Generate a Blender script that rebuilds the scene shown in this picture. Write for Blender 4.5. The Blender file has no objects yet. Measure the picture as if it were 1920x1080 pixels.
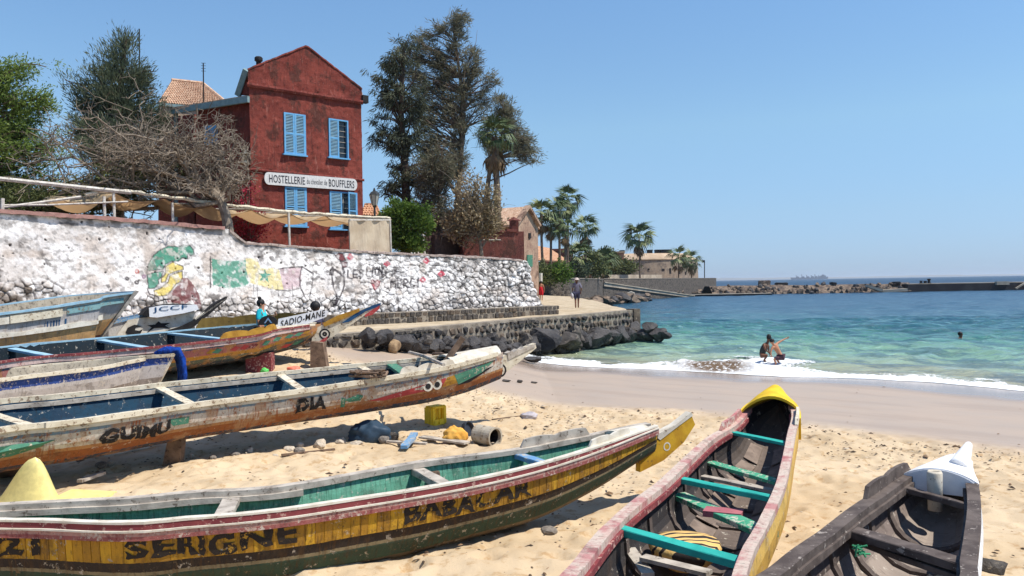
import bpy, bmesh, math, random
import numpy as np
from mathutils import Vector, Matrix, Euler, Quaternion

R = math.radians
rng = np.random.default_rng(7)
random.seed(7)
SC = bpy.context.scene
COL = SC.collection

# ------------------------------------------------------------------ camera, sky, sun, exposure
CAMH = 3.0
FPX = 1500.0
PITCH = math.atan(8 / FPX)
ROLL = R(0.955)
_f = np.array([0, math.cos(PITCH), -math.sin(PITCH)])
_r0 = np.array([1.0, 0, 0])
_u0 = np.array([0, math.sin(PITCH), math.cos(PITCH)])
_r = math.cos(ROLL) * _r0 - math.sin(ROLL) * _u0
_u = math.sin(ROLL) * _r0 + math.cos(ROLL) * _u0
_cam0 = np.array([0, 0, CAMH])

cam_data = bpy.data.cameras.new('camera')
cam = bpy.data.objects.new('camera', cam_data)
COL.objects.link(cam)
cam_data.sensor_width = 36
cam_data.lens = 36 * FPX / 1920
cam_data.clip_start = 0.1
cam_data.clip_end = 60000
M = Matrix(((_r[0], _u[0], -_f[0], 0), (_r[1], _u[1], -_f[1], 0), (_r[2], _u[2], -_f[2], CAMH), (0, 0, 0, 1)))
cam.matrix_world = M
SC.camera = cam

SUN_H = np.array([0.95, -0.28]); SUN_H /= np.linalg.norm(SUN_H)
SUN_EL = R(60)
world = bpy.data.worlds.new('World')
SC.world = world
world.use_nodes = True
wn = world.node_tree
wn.nodes.clear()
wo = wn.nodes.new('ShaderNodeOutputWorld')
wb = wn.nodes.new('ShaderNodeBackground')
ws = wn.nodes.new('ShaderNodeTexSky')
ws.sky_type = 'NISHITA'
ws.sun_disc = False
ws.sun_elevation = SUN_EL
ws.sun_rotation = math.atan2(SUN_H[0], SUN_H[1])
ws.air_density = 1.0
ws.dust_density = 0.0
ws.ozone_density = 6.0
wb.inputs['Strength'].default_value = 0.15
# low haze: the sky dims a little towards the horizon all round
_tc = wn.nodes.new('ShaderNodeTexCoord'); _sx = wn.nodes.new('ShaderNodeSeparateXYZ'); _cr = wn.nodes.new('ShaderNodeValToRGB'); _mx = wn.nodes.new('ShaderNodeMixRGB')
wn.links.new(_tc.outputs['Generated'], _sx.inputs[0]); wn.links.new(_sx.outputs[2], _cr.inputs[0])
while len(_cr.color_ramp.elements) < 5: _cr.color_ramp.elements.new(0.5)
for _e, (_p, _c) in zip(_cr.color_ramp.elements, [(0.0, (.31, .43, .735)), (.08, (.585, .63, .72)), (.185, (.88, .89, .81)), (.33, (.94, 1.0, .95)), (.6, (1, 1, 1))]):
    _e.position = _p; _e.color = (*_c, 1)
_mx.blend_type = 'MULTIPLY'; _mx.inputs[0].default_value = 1.0
wn.links.new(ws.outputs[0], _mx.inputs[1]); wn.links.new(_cr.outputs[0], _mx.inputs[2])
wn.links.new(_mx.outputs[0], wb.inputs[0])
wn.links.new(wb.outputs[0], wo.inputs[0])

sun_data = bpy.data.lights.new('sun', 'SUN')
sun_data.energy = 5.0
sun_data.angle = R(0.5)
sun_data.color = (1.0, 0.955, 0.88)
sun = bpy.data.objects.new('sun', sun_data)
COL.objects.link(sun)
sdir = Vector((SUN_H[0] * math.cos(SUN_EL), SUN_H[1] * math.cos(SUN_EL), math.sin(SUN_EL)))
sun.rotation_mode = 'QUATERNION'
sun.rotation_quaternion = sdir.to_track_quat('Z', 'Y')
sun.location = (20, 0, 40)

vs = SC.view_settings
vs.view_transform = 'Standard'
vs.look = 'None'
vs.gamma = 1.0
vs.use_curve_mapping = False
vs.exposure = 0.27
SC.cycles.use_denoising = True
SC.cycles.max_bounces = 6
SC.cycles.transparent_max_bounces = 12
SC.cycles.caustics_reflective = False
SC.cycles.caustics_refractive = False

# ------------------------------------------------------------------ pixel <-> place helpers (measuring aids)
def ray(px, py):
    return _f + ((px - 960) / FPX) * _r - ((py - 540) / FPX) * _u

def at(px, py, Y):
    d = ray(px, py)
    return _cam0 + d * (Y / d[1])

def onz(px, py, z):
    d = ray(px, py)
    return _cam0 + d * ((z - CAMH) / d[2])

def onplane(px, py, p0, n):
    d = ray(px, py)
    return _cam0 + d * (np.dot(np.array(p0) - _cam0, n) / np.dot(d, n))

def proj(P):
    Q = np.asarray(P, float) - _cam0
    z = Q @ _f
    return 960 + FPX * (Q @ _r) / z, 540 - FPX * (Q @ _u) / z

def V(*a):
    return np.array(a, float)

def unit(v):
    v = np.asarray(v, float)
    return v / (np.linalg.norm(v) + 1e-12)

def lin(c):
    """sRGB 0-255 -> linear"""
    c = np.asarray(c, float) / 255
    return tuple(np.where(c <= 0.04045, c / 12.92, ((c + 0.055) / 1.055) ** 2.4))

# ------------------------------------------------------------------ numpy noise
def _hash(ix, iy, seed=0):
    h = (ix.astype(np.int64) * 374761393 + iy.astype(np.int64) * 668265263 + seed * 982451653) & 0xffffffff
    h = ((h ^ (h >> 13)) * 1274126177) & 0xffffffff
    h = h ^ (h >> 16)
    return (h & 0xffffff) / float(0xffffff)

def vnoise(x, y, seed=0):
    x = np.asarray(x, float); y = np.asarray(y, float)
    ix = np.floor(x); iy = np.floor(y)
    fx = x - ix; fy = y - iy
    fx = fx * fx * (3 - 2 * fx); fy = fy * fy * (3 - 2 * fy)
    a = _hash(ix, iy, seed); b = _hash(ix + 1, iy, seed)
    c = _hash(ix, iy + 1, seed); d = _hash(ix + 1, iy + 1, seed)
    return (a * (1 - fx) + b * fx) * (1 - fy) + (c * (1 - fx) + d * fx) * fy

def fbm(x, y, octv=4, seed=0, gain=0.5):
    s = 0; a = 1; t = 0
    for k in range(octv):
        s = s + a * vnoise(x * 2 ** k + 17.3 * k, y * 2 ** k - 9.1 * k, seed + k)
        t += a; a *= gain
    return s / t

def voronoi(x, y, seed=0, jit=0.9):
    """F1, F2, cell id value"""
    ix = np.floor(x); iy = np.floor(y)
    f1 = np.full(x.shape, 9.0); f2 = np.full(x.shape, 9.0); cid = np.zeros(x.shape)
    for dx in (-1, 0, 1):
        for dy in (-1, 0, 1):
            cx = ix + dx; cy = iy + dy
            qx = cx + 0.5 + (_hash(cx, cy, seed) - 0.5) * jit
            qy = cy + 0.5 + (_hash(cx, cy, seed + 5) - 0.5) * jit
            d = np.hypot(qx - x, qy - y)
            closer = d < f1
            f2 = np.where(closer, f1, np.minimum(f2, d))
            cid = np.where(closer, _hash(cx, cy, seed + 9), cid)
            f1 = np.where(closer, d, f1)
    return f1, f2, cid

def smooth(a, b, x):
    t = np.clip((np.asarray(x, float) - a) / (b - a), 0, 1)
    return t * t * (3 - 2 * t)

# ------------------------------------------------------------------ mesh helpers
class MB:
    def __init__(self):
        self.v = []; self.f = []; self.m = []; self.uv = []; self.has_uv = False
    def add(self, verts, faces, mi=0, uv=None):
        o = len(self.v)
        self.v.extend([tuple(p) for p in verts])
        self.f.extend([tuple(i + o for i in fc) for fc in faces])
        self.m.extend([mi] * len(faces))
        if uv is not None:
            self.has_uv = True
            self.uv.extend([tuple(p) for p in uv])
        else:
            self.uv.extend([(0, 0)] * len(verts))
        return o
    def box(self, c, size, rot=None, mi=0, axes=None):
        c = np.array(c, float); hx, hy, hz = np.array(size, float) / 2
        if axes is None:
            axes = np.eye(3)
            if rot is not None:
                axes = np.array(Euler(rot).to_matrix()).T
        ax = [np.array(a, float) for a in axes]
        vs_ = [c + sx * hx * ax[0] + sy * hy * ax[1] + sz * hz * ax[2]
               for sx in (-1, 1) for sy in (-1, 1) for sz in (-1, 1)]
        self.add(vs_, [(0, 1, 3, 2), (4, 6, 7, 5), (0, 4, 5, 1), (2, 3, 7, 6), (0, 2, 6, 4), (1, 5, 7, 3)], mi)
    def beam(self, p, q, w, h, up=(0, 0, 1), mi=0):
        p = np.array(p, float); q = np.array(q, float)
        d = unit(q - p); s = unit(np.cross(d, up)); u_ = np.cross(s, d)
        self.box((p + q) / 2, (np.linalg.norm(q - p), w, h), axes=(d, s, u_), mi=mi)
    def tube(self, path, rad, sides=6, mi=0, cap=True):
        path = [np.array(p, float) for p in path]
        n = len(path)
        if np.isscalar(rad): rad = [rad] * n
        vs_ = []; fs = []
        ref = None
        for i, p in enumerate(path):
            d = unit(path[min(i + 1, n - 1)] - path[max(i - 1, 0)])
            if ref is None:
                ref = np.array([0, 0, 1.0]) if abs(d[2]) < 0.9 else np.array([1.0, 0, 0])
            s = unit(np.cross(d, ref)); u_ = np.cross(s, d); ref = u_
            for k in range(sides):
                a = 2 * math.pi * k / sides
                vs_.append(p + rad[i] * (math.cos(a) * s + math.sin(a) * u_))
        for i in range(n - 1):
            for k in range(sides):
                k2 = (k + 1) % sides
                fs.append((i * sides + k, i * sides + k2, (i + 1) * sides + k2, (i + 1) * sides + k))
        if cap:
            fs.append(tuple(range(sides - 1, -1, -1)))
            fs.append(tuple((n - 1) * sides + k for k in range(sides)))
        self.add(vs_, fs, mi)
    def slab(self, poly, across, mi=0):
        """polygon (list of 3-D points) extruded symmetrically by vector across (full thickness)"""
        P = [np.array(p, float) for p in poly]; a = np.array(across, float) / 2
        n = len(P)
        vs_ = [p - a for p in P] + [p + a for p in P]
        fs = [tuple(range(n - 1, -1, -1)), tuple(range(n, 2 * n))]
        for i in range(n):
            j = (i + 1) % n
            fs.append((i, j, j + n, i + n))
        self.add(vs_, fs, mi)
    def grid(self, P, mi=0, uv=None, flip=False, closed=False):
        P = np.asarray(P); nu, nv = P.shape[:2]
        fs = []
        for i in range(nu - 1 + (1 if closed else 0)):
            i2 = (i + 1) % nu
            for j in range(nv - 1):
                q = (i * nv + j, i2 * nv + j, i2 * nv + j + 1, i * nv + j + 1)
                fs.append(q[::-1] if flip else q)
        self.add(P.reshape(-1, 3), fs, mi, None if uv is None else np.asarray(uv).reshape(-1, 2))
    def ball(self, c, r, seg=10, rings=7, mi=0, axes=None):
        c = np.array(c, float)
        r = np.array([r, r, r] if np.isscalar(r) else r, float)
        ax = np.eye(3) if axes is None else np.array(axes, float)
        P = np.zeros((seg, rings + 1, 3))
        for i in range(seg):
            for j in range(rings + 1):
                a = 2 * math.pi * i / seg; b = -math.pi / 2 + math.pi * j / rings
                l = np.array([math.cos(a) * math.cos(b) * r[0], math.sin(a) * math.cos(b) * r[1], math.sin(b) * r[2]])
                P[i, j] = c + l @ ax
        self.grid(P, mi, closed=True)
    def lathe(self, c, prof, seg=14, mi=0, axes=None):
        """prof: list (radius, height)"""
        ax = np.eye(3) if axes is None else np.array(axes, float)
        c = np.array(c, float)
        P = np.zeros((seg, len(prof), 3))
        for i in range(seg):
            a = 2 * math.pi * i / seg
            for j, (r_, h) in enumerate(prof):
                P[i, j] = c + np.array([math.cos(a) * r_, math.sin(a) * r_, h]) @ ax
        self.grid(P, mi, closed=True)

def mesh_from(name, mb, mats, origin=(0, 0, 0), smooth_=False):
    me = bpy.data.meshes.new(name)
    if len(mb.v) == 0:
        return me
    vv = np.array(mb.v, float) - np.array(origin, float)
    me.from_pydata(vv.tolist(), [], mb.f)
    for m in (mats if isinstance(mats, (list, tuple)) else [mats]):
        me.materials.append(m)
    if max(mb.m) > 0:
        me.polygons.foreach_set('material_index', mb.m)
    if mb.has_uv:
        ul = me.uv_layers.new(name='UVMap')
        li = np.zeros(len(me.loops), dtype=np.int32)
        me.loops.foreach_get('vertex_index', li)
        ul.data.foreach_set('uv', np.array(mb.uv, float)[li].ravel())
    if smooth_:
        me.polygons.foreach_set('use_smooth', [True] * len(me.polygons))
    me.update()
    return me

def wloc(o):
    p = np.array(o.location, float)
    while o.parent is not None:
        o = o.parent; p = p + np.array(o.location, float)
    return p

def obj(name, mb, mats, parent=None, origin=None, smooth_=False, label=None, kind=None):
    """link the collected shape as ONE mesh object; vertices are given in world space"""
    base = np.zeros(3) if parent is None else wloc(parent)
    org = base if origin is None else np.array(origin, float)
    if parent is None and origin is None:
        org = np.zeros(3)
    me = mesh_from(name, mb, mats, org, smooth_)
    o = bpy.data.objects.new(name, me)
    COL.objects.link(o)
    o.parent = parent
    o.location = tuple(org - base)
    if label: o['label'] = label
    if kind: o['kind'] = kind
    return o

def tag(o, label=None, cat=None, group=None, kind=None):
    if label: o['label'] = label
    if cat: o['category'] = cat
    if group: o['group'] = group
    if kind: o['kind'] = kind
    return o

def thing(name, label, cat, loc=(0, 0, 0), group=None, rz=0.0):
    o = bpy.data.objects.new(name, None)
    o.empty_display_size = 0.2
    COL.objects.link(o)
    o.location = tuple(float(a) for a in loc)
    o.rotation_euler = (0, 0, rz)
    return tag(o, label, cat, group)

def inst(name, me, loc, rot=(0, 0, 0), scale=(1, 1, 1), parent=None):
    """object sharing mesh data; loc in world space when parent is unrotated"""
    o = bpy.data.objects.new(name, me)
    COL.objects.link(o)
    base = np.zeros(3) if parent is None else wloc(parent)
    o.parent = parent
    o.location = tuple(np.array(loc, float) - base)
    o.rotation_euler = rot
    o.scale = scale if not np.isscalar(scale) else (scale,) * 3
    return o

def fast_mesh(name, Vt, quads, mat, attr=None, smooth_=True, uv=None):
    """big numpy mesh: Vt (n,3), quads (m,4)"""
    me = bpy.data.meshes.new(name)
    n = len(Vt); m = len(quads)
    k = quads.shape[1]
    me.vertices.add(n); me.vertices.foreach_set('co', np.asarray(Vt, np.float32).ravel())
    me.loops.add(m * k); me.loops.foreach_set('vertex_index', np.asarray(quads, np.int32).ravel())
    me.polygons.add(m)
    me.polygons.foreach_set('loop_start', np.arange(0, m * k, k, dtype=np.int32))
    me.polygons.foreach_set('use_smooth', np.full(m, smooth_))
    for mt in (mat if isinstance(mat, (list, tuple)) else [mat]):
        me.materials.append(mt)
    me.update(calc_edges=True)
    if attr:
        for nm, arr in attr.items():
            arr = np.asarray(arr, np.float32)
            if arr.ndim == 1:
                a = me.attributes.new(nm, 'FLOAT', 'POINT'); a.data.foreach_set('value', arr)
            else:
                a = me.attributes.new(nm, 'FLOAT_COLOR', 'POINT')
                if arr.shape[1] == 3: arr = np.concatenate([arr, np.ones((n, 1), np.float32)], 1)
                a.data.foreach_set('color', arr.ravel())
    me.validate(verbose=False)
    return me

def grid_quads(nu, nv):
    i = np.arange(nu - 1)[:, None] * nv + np.arange(nv - 1)[None, :]
    i = i.ravel()
    return np.stack([i, i + nv, i + nv + 1, i + 1], 1)

def link(name, me, loc=(0, 0, 0), parent=None):
    o = bpy.data.objects.new(name, me)
    COL.objects.link(o)
    o.parent = parent
    o.location = tuple(loc)
    return o

# ------------------------------------------------------------------ material helpers
class N:
    def __init__(self, name):
        self.m = bpy.data.materials.new(name)
        self.m.use_nodes = True
        self.t = self.m.node_tree
        self.t.nodes.clear()
        self.out = self.t.nodes.new('ShaderNodeOutputMaterial')
        self.b = self.t.nodes.new('ShaderNodeBsdfPrincipled')
        self.t.links.new(self.b.outputs[0], self.out.inputs[0])
        self._tc = None
    def n(self, typ, **kw):
        nd = self.t.nodes.new('ShaderNode' + typ)
        for k, v in kw.items(): setattr(nd, k, v)
        return nd
    def l(self, a, b): self.t.links.new(a, b)
    def put(self, sock, val):
        if val is None: return
        if hasattr(val, 'is_output'): self.l(val, sock)
        else:
            if sock.type == 'RGBA' and not np.isscalar(val) and len(val) == 3: val = (*val, 1)
            sock.default_value = val
    def tc(self, which='Object'):
        if self._tc is None: self._tc = self.n('TexCoord')
        return self._tc.outputs[which]
    def pos(self):
        return self.n('NewGeometry').outputs['Position']
    def map(self, vec, scale=(1, 1, 1), rot=(0, 0, 0), loc=(0, 0, 0)):
        nd = self.n('Mapping'); self.l(vec, nd.inputs[0])
        nd.inputs['Scale'].default_value = scale if not np.isscalar(scale) else (scale,) * 3
        nd.inputs['Rotation'].default_value = rot
        nd.inputs['Location'].default_value = loc
        return nd.outputs[0]
    def noise(self, scale=5, detail=4, vec=None, rough=0.55, dist=0.0):
        nd = self.n('TexNoise'); self.l(vec if vec is not None else self.tc(), nd.inputs['Vector'])
        nd.inputs['Scale'].default_value = scale; nd.inputs['Detail'].default_value = detail
        nd.inputs['Roughness'].default_value = rough; nd.inputs['Distortion'].default_value = dist
        return nd.outputs['Fac']
    def vor(self, scale=5, vec=None, feature='F1', out='Distance', rnd=1.0):
        nd = self.n('TexVoronoi', feature=feature); self.l(vec if vec is not None else self.tc(), nd.inputs['Vector'])
        nd.inputs['Scale'].default_value = scale; nd.inputs['Randomness'].default_value = rnd
        return nd.outputs[out]
    def attr(self, name, out='Fac'):
        nd = self.n('Attribute'); nd.attribute_name = name
        return nd.outputs[out]
    def ramp(self, fac, stops, interp='LINEAR'):
        nd = self.n('ValToRGB'); self.put(nd.inputs[0], fac)
        cr = nd.color_ramp; cr.interpolation = interp
        while len(cr.elements) < len(stops): cr.elements.new(0.5)
        for e, (p, c) in zip(cr.elements, stops):
            e.position = p
            c = (c, c, c) if np.isscalar(c) else c
            e.color = (*c[:3], 1)
        return nd.outputs[0]
    def step(self, fac, a, b):
        nd = self.n('MapRange'); nd.interpolation_type = 'SMOOTHSTEP'
        self.put(nd.inputs[0], fac); nd.inputs[1].default_value = a; nd.inputs[2].default_value = b
        return nd.outputs[0]
    def mix(self, fac, a, b, mode='MIX'):
        nd = self.n('MixRGB', blend_type=mode)
        self.put(nd.inputs[0], fac); self.put(nd.inputs[1], a); self.put(nd.inputs[2], b)
        return nd.outputs[0]
    def math(self, op, a, b=None, clamp=False):
        nd = self.n('Math', operation=op, use_clamp=clamp)
        self.put(nd.inputs[0], a)
        if b is not None: self.put(nd.inputs[1], b)
        return nd.outputs[0]
    def sep(self, vec):
        nd = self.n('SeparateXYZ'); self.l(vec, nd.inputs[0]); return nd.outputs
    def comb(self, x, y, z=0.0):
        nd = self.n('CombineXYZ'); self.put(nd.inputs[0], x); self.put(nd.inputs[1], y); self.put(nd.inputs[2], z)
        return nd.outputs[0]
    def bump(self, h, strength=0.5, dist=0.02, normal=None):
        nd = self.n('Bump'); self.put(nd.inputs['Height'], h)
        nd.inputs['Strength'].default_value = strength; nd.inputs['Distance'].default_value = dist
        if normal is not None: self.l(normal, nd.inputs['Normal'])
        return nd.outputs[0]
    def fin(self, col=None, rough=None, normal=None, spec=0.3, metal=None, trans=None):
        self.put(self.b.inputs['Base Color'], col)
        self.put(self.b.inputs['Roughness'], rough if rough is not None else 0.85)
        if normal is not None: self.l(normal, self.b.inputs['Normal'])
        self.b.inputs['Specular IOR Level'].default_value = spec
        if metal is not None: self.b.inputs['Metallic'].default_value = metal
        return self.m

def rough_mat(name, c1, c2, scale=3.0, rough=0.85, bump=0.4, bdist=0.02, c3=None, c3amt=0.62, spec=0.25, bscale=None, stretch=(1, 1, 1)):
    """two-tone noisy surface, optional third tone in patches"""
    k = N(name)
    vec = k.map(k.tc(), stretch)
    n1 = k.noise(scale, 6, vec)
    col = k.mix(k.step(n1, 0.35, 0.65), c1, c2)
    if c3 is not None:
        n2 = k.noise(scale * 2.3, 8, vec, rough=0.65)
        col = k.mix(k.step(n2, c3amt - 0.05, c3amt + 0.05), col, c3)
    n3 = k.noise(bscale or scale * 9, 6, vec, rough=0.6)
    return k.fin(col, rough, k.bump(n3, bump, bdist), spec)

def wood_mat(name, c1, c2, c3, chip=0.6, axis='UV', rough=0.8):
    """old painted wood: paint c1 mottled with c2, bare/dirty c3 where it has flaked"""
    k = N(name)
    vec = k.tc('Object')
    n1 = k.noise(6, 6, vec); n2 = k.noise(18, 8, vec, rough=0.7); n3 = k.noise(70, 4, vec)
    col = k.mix(k.step(n1, 0.35, 0.65), c1, c2)
    f = k.math('ADD', k.math('MULTIPLY', n2, 0.75), k.math('MULTIPLY', n1, 0.25))
    col = k.mix(k.step(f, chip - 0.02, chip + 0.02), col, c3)
    return k.fin(col, rough, k.bump(k.math('ADD', k.math('MULTIPLY', n3, 0.5), n2), 0.5, 0.008), 0.25)

def plain(name, c, rough=0.6, spec=0.3, metal=None):
    k = N(name)
    n1 = k.noise(14, 5)
    cc = np.array(c)
    col = k.mix(k.step(n1, 0.3, 0.7), tuple(cc * 0.86), tuple(np.minimum(cc * 1.06, 0.95)))
    return k.fin(col, rough, k.bump(k.noise(90, 3), 0.15, 0.004), spec, metal)
# ------------------------------------------------------------------ shore shape
SH0 = V(1.25, 31.0); SHN = V(0.63, 0.7766); SHD = V(0.7766, -0.63)
def shore(x, y):
    """metres seaward (+) or landward (-) of the waterline"""
    x = np.asarray(x, float); y = np.asarray(y, float)
    s = (x - SH0[0]) * SHD[0] + (y - SH0[1]) * SHD[1]
    t = (x - SH0[0]) * SHN[0] + (y - SH0[1]) * SHN[1]
    return t + 0.5 * np.sin(s * 0.33 + 0.6) + 0.25 * np.sin(s * 0.9)
def sand_z(x, y):
    x = np.asarray(x, float); y = np.asarray(y, float)
    t = shore(x, y)
    z = np.interp(t, [-60, -30, -20, -10, 0, 6, 20, 60], [0.9, 0.62, 0.52, 0.29, 0.0, -0.25, -0.9, -3.0])
    berm = 0.95 * np.clip((1.0 - x) / 6.5, 0, 1) ** 0.92 * smooth(11, 23, y)
    return z + berm
def ground(px, py):
    """where the view ray meets the sand"""
    d = ray(px, py)
    k = np.linspace(3, 90, 4000)
    P = _cam0[None] + d[None] / d[1] * k[:, None]
    below = P[:, 2] <= sand_z(P[:, 0], P[:, 1])
    i = int(np.argmax(below)) if below.any() else len(k) - 1
    p = P[i].copy(); p[2] = float(sand_z(p[0], p[1]))
    return p

# ------------------------------------------------------------------ sand
def nonuni(a, b, lo, hi, fine, coarse):
    out = [a]
    while out[-1] < b:
        x = out[-1]
        d = max(0, lo - x, x - hi)
        out.append(x + min(fine + d * 0.03, coarse))
    return np.array(out)
xs = nonuni(-30, 60, -6.5, 8.5, 0.05, 1.0)
ys = nonuni(-12, 70, 5.0, 17, 0.05, 0.5)
X, Y = np.meshgrid(xs, ys, indexing='ij')
T = shore(X, Y)
Z = sand_z(X, Y)
dry = smooth(-9.6, -11.2, T + 0.5 * (fbm(X * 0.6, Y * 0.6, 3, 21) - 0.5) * 2)
rel = (fbm(X * 0.55, Y * 0.55, 3, 1) - 0.5) * 0.10 + (fbm(X * 1.7, Y * 1.7, 4, 2) - 0.5) * 0.15 + (fbm(X * 6, Y * 6, 3, 3) - 0.5) * 0.075
# footprints: jittered shallow hollows with a raised rim
f1, f2, cid = voronoi(X * 2.1, Y * 2.1, 31)
foot = np.where(cid > 0.35, -0.06 * np.exp(-(f1 / 0.24) ** 2) + 0.025 * np.exp(-((f1 - 0.36) / 0.1) ** 2), 0)
Z = Z + (rel + foot) * dry + (1 - dry) * (fbm(X * 0.8, Y * 0.8, 2, 8) - 0.5) * 0.015
k = N('beach_sand')
dryN = k.attr('dry'); tN = k.attr('shoret')
big = k.noise(0.8, 5); mid = k.noise(7, 6, rough=0.65); fine = k.noise(130, 3)
cdry = k.mix(k.step(big, 0.35, 0.65), lin((200, 178, 146)), lin((186, 163, 130)))
cdry = k.mix(k.step(mid, 0.52, 0.68), cdry, lin((172, 142, 104)))
cdry = k.mix(k.math('MULTIPLY', k.step(k.vor(38), 0.16, 0.05), k.step(k.noise(2.2, 4), 0.46, 0.62)), cdry, lin((120, 96, 72)))
cwet = k.mix(k.step(big, 0.3, 0.7), lin((166, 149, 132)), lin((172, 152, 132)))
cwet = k.mix(k.step(tN, -4.0, -0.5), cwet, lin((150, 132, 118)))
col = k.mix(dryN, cwet, cdry)
h = k.math('ADD', k.math('MULTIPLY', fine, 0.35), mid)
nrm = k.bump(k.math('MULTIPLY', h, dryN), 0.75, 0.02)
wl_ = k.step(k.math('ADD', tN, k.math('MULTIPLY', k.noise(0.6, 4), 2.0)), -2.6, -1.4)
col = k.mix(k.math('MULTIPLY', wl_, 0.5), col, lin((128, 108, 92)))
col = k.mix(k.math('MULTIPLY', k.math('SUBTRACT', 1.0, dryN), k.math('MULTIPLY', k.step(k.noise(0.9, 6, k.map(k.map(k.tc(), 1, (0, 0, 0.68)), (0.25, 1.6, 1)), rough=.65), 0.5, 0.62), 0.4)), col, lin((152, 132, 114)))
ro = k.mix(wl_, k.ramp(dryN, [(0, 0.5), (0.5, 0.6), (1, 0.95)]), (0.2, 0.2, 0.2))
SAND = k.fin(col, ro, nrm, 0.3)
me = fast_mesh('sand_beach', np.stack([X, Y, Z], -1).reshape(-1, 3), grid_quads(*X.shape), SAND,
               {'dry': dry.ravel(), 'shoret': T.ravel()})
tag(link('sand_beach', me), kind='structure')

# ------------------------------------------------------------------ sea (one sheet to the horizon)
yy = np.concatenate([np.arange(12, 60, 0.16), 60 * 1.03 ** np.arange(0, 200)])
yy = yy[yy < 22000]
aa = np.linspace(-1.0, 1.6, 300)
A_, Y = np.meshgrid(aa, yy, indexing='ij')
X = A_ * (Y + 8)
T = shore(X, Y)
fade = 1 / (1 + (Y / 170) ** 2)
sh = smooth(-1, 9, T)
ang = 0.35
u1 = X * math.cos(ang) + Y * math.sin(ang); v1 = -X * math.sin(ang) + Y * math.cos(ang)
Z = fade * sh * ((fbm(u1 * 0.35, v1 * 0.8, 4, 41) - 0.5) * 0.55 + (fbm(u1 * 1.5, v1 * 2.4, 3, 44) - 0.5) * 0.2)
swell = 0.16 * np.exp(-((T - 3.4 - 0.8 * np.sin(X * 0.3)) / 0.9) ** 2) * smooth(0, 14, X)
Z = Z + swell * fade
k = N('sea_water')
t = k.attr('shoret')
vecw = k.map(k.pos(), (1, 1, 1), (0, 0, -0.35))
pn = k.noise(0.09, 4, k.map(k.pos(), (1, 2.0, 1)))
tt = k.math('ADD', t, k.math('MULTIPLY', k.math('SUBTRACT', pn, 0.5), k.math('MULTIPLY', t, 0.4)))
ca = k.ramp(k.math('DIVIDE', tt, 60.0), [(0.0, lin((160, 148, 120))), (0.06, lin((148, 162, 130))), (0.15, lin((122, 156, 130))),
            (0.28, lin((78, 128, 112))), (0.5, lin((40, 94, 98))), (0.95, lin((18, 66, 86)))])
col = k.mix(k.step(t, 45, 130), ca, lin((18, 58, 84)))
col = k.mix(k.step(t, 150, 420), col, lin((18, 42, 68)))
rp_ = k.map(k.pos(), (1, 1, 1), (0, 0, 0.68))
streak = k.noise(0.55, 8, k.map(rp_, (0.45, 1.1, 1)), rough=0.72)
col = k.mix(k.math('MULTIPLY', k.step(k.noise(1.3, 7, k.map(rp_, (0.5, 1.0, 1), (0, 0, 0), (7, 3, 0)), rough=0.75), 0.5, 0.64), 0.6), col, k.mix(0.5, col, lin((156, 196, 200))))
col = k.mix(k.math('MULTIPLY', k.step(streak, 0.46, 0.58), 0.95), col, k.mix(0.62, col, lin((10, 56, 82)), 'MIX'))
far_ = k.noise(0.14, 8, k.map(rp_, (0.35, 1.0, 1)), rough=0.7)
col = k.mix(k.math('MULTIPLY', k.math('MULTIPLY', k.step(far_, 0.46, 0.6), k.step(t, 12, 40)), 0.55), col, k.mix(0.6, col, lin((8, 40, 66))))
w1 = k.noise(1.1, 6, k.map(k.pos(), (0.8, 2.0, 1), (0, 0, -0.35)), rough=0.62, dist=0.6)
w2 = k.noise(4.5, 5, k.map(k.pos(), (0.8, 1.9, 1), (0, 0, -0.2)), rough=0.6, dist=0.4)
nb = k.bump(w2, 0.55, 0.07, k.bump(w1, 0.8, 0.3))
SEA = k.fin(col, k.ramp(k.math('DIVIDE', t, 300.0), [(0, 0.12), (0.2, 0.22), (1, 0.42)]), nb, 0.5)
SEA.node_tree.nodes['Principled BSDF'].inputs['IOR'].default_value = 1.33
me = fast_mesh('sea', np.stack([X, Y, Z], -1).reshape(-1, 3), grid_quads(*X.shape), SEA, {'shoret': T.ravel()})
tag(link('sea', me), kind='structure')

# ------------------------------------------------------------------ foam of the breaking wave
ss = np.arange(-2.2, 34, 0.05); ts = np.arange(-1.6, 4.6, 0.05)
S_, T_ = np.meshgrid(ss, ts, indexing='ij')
PX = SH0[0] + S_ * SHD[0] + T_ * SHN[0]; PY = SH0[1] + S_ * SHD[1] + T_ * SHN[1]
Tq = shore(PX, PY)
edge_in = -0.75 + 0.5 * (fbm(S_ * 0.5, S_ * 0 + 3, 3, 51) - 0.5) * 2
wid = 1.9 + 0.6 * np.sin(S_ * 0.31) + 1.0 * smooth(5, 16, S_) + 1.1 * np.exp(-((S_ - 7) / 3) ** 2)
q = (Tq - edge_in) / wid
dens = smooth(0, 0.05, q) * (1.0 * np.exp(-((q - 0.10) / 0.13) ** 2) + 0.52 * (1 - smooth(0.4, 1.35, q)) + 0.25 * np.exp(-((q - 1.25) / 0.12) ** 2) + 0.5 * np.exp(-((S_ - 7.2) / 2.2) ** 2))
dens = dens + (fbm(S_ * 0.9, T_ * 2.0, 6, 53, 0.62) - 0.5) * 1.7 - 0.10
dens = np.where(q < 0, 0, dens) * smooth(1.6, 1.2, q)
zf = np.maximum(sand_z(PX, PY), 0) + 0.015 + 0.15 * np.exp(-((q - 0.35) / 0.28) ** 2) * (0.2 + fbm(S_ * 1.2, T_ * 1.5, 4, 57))
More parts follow.
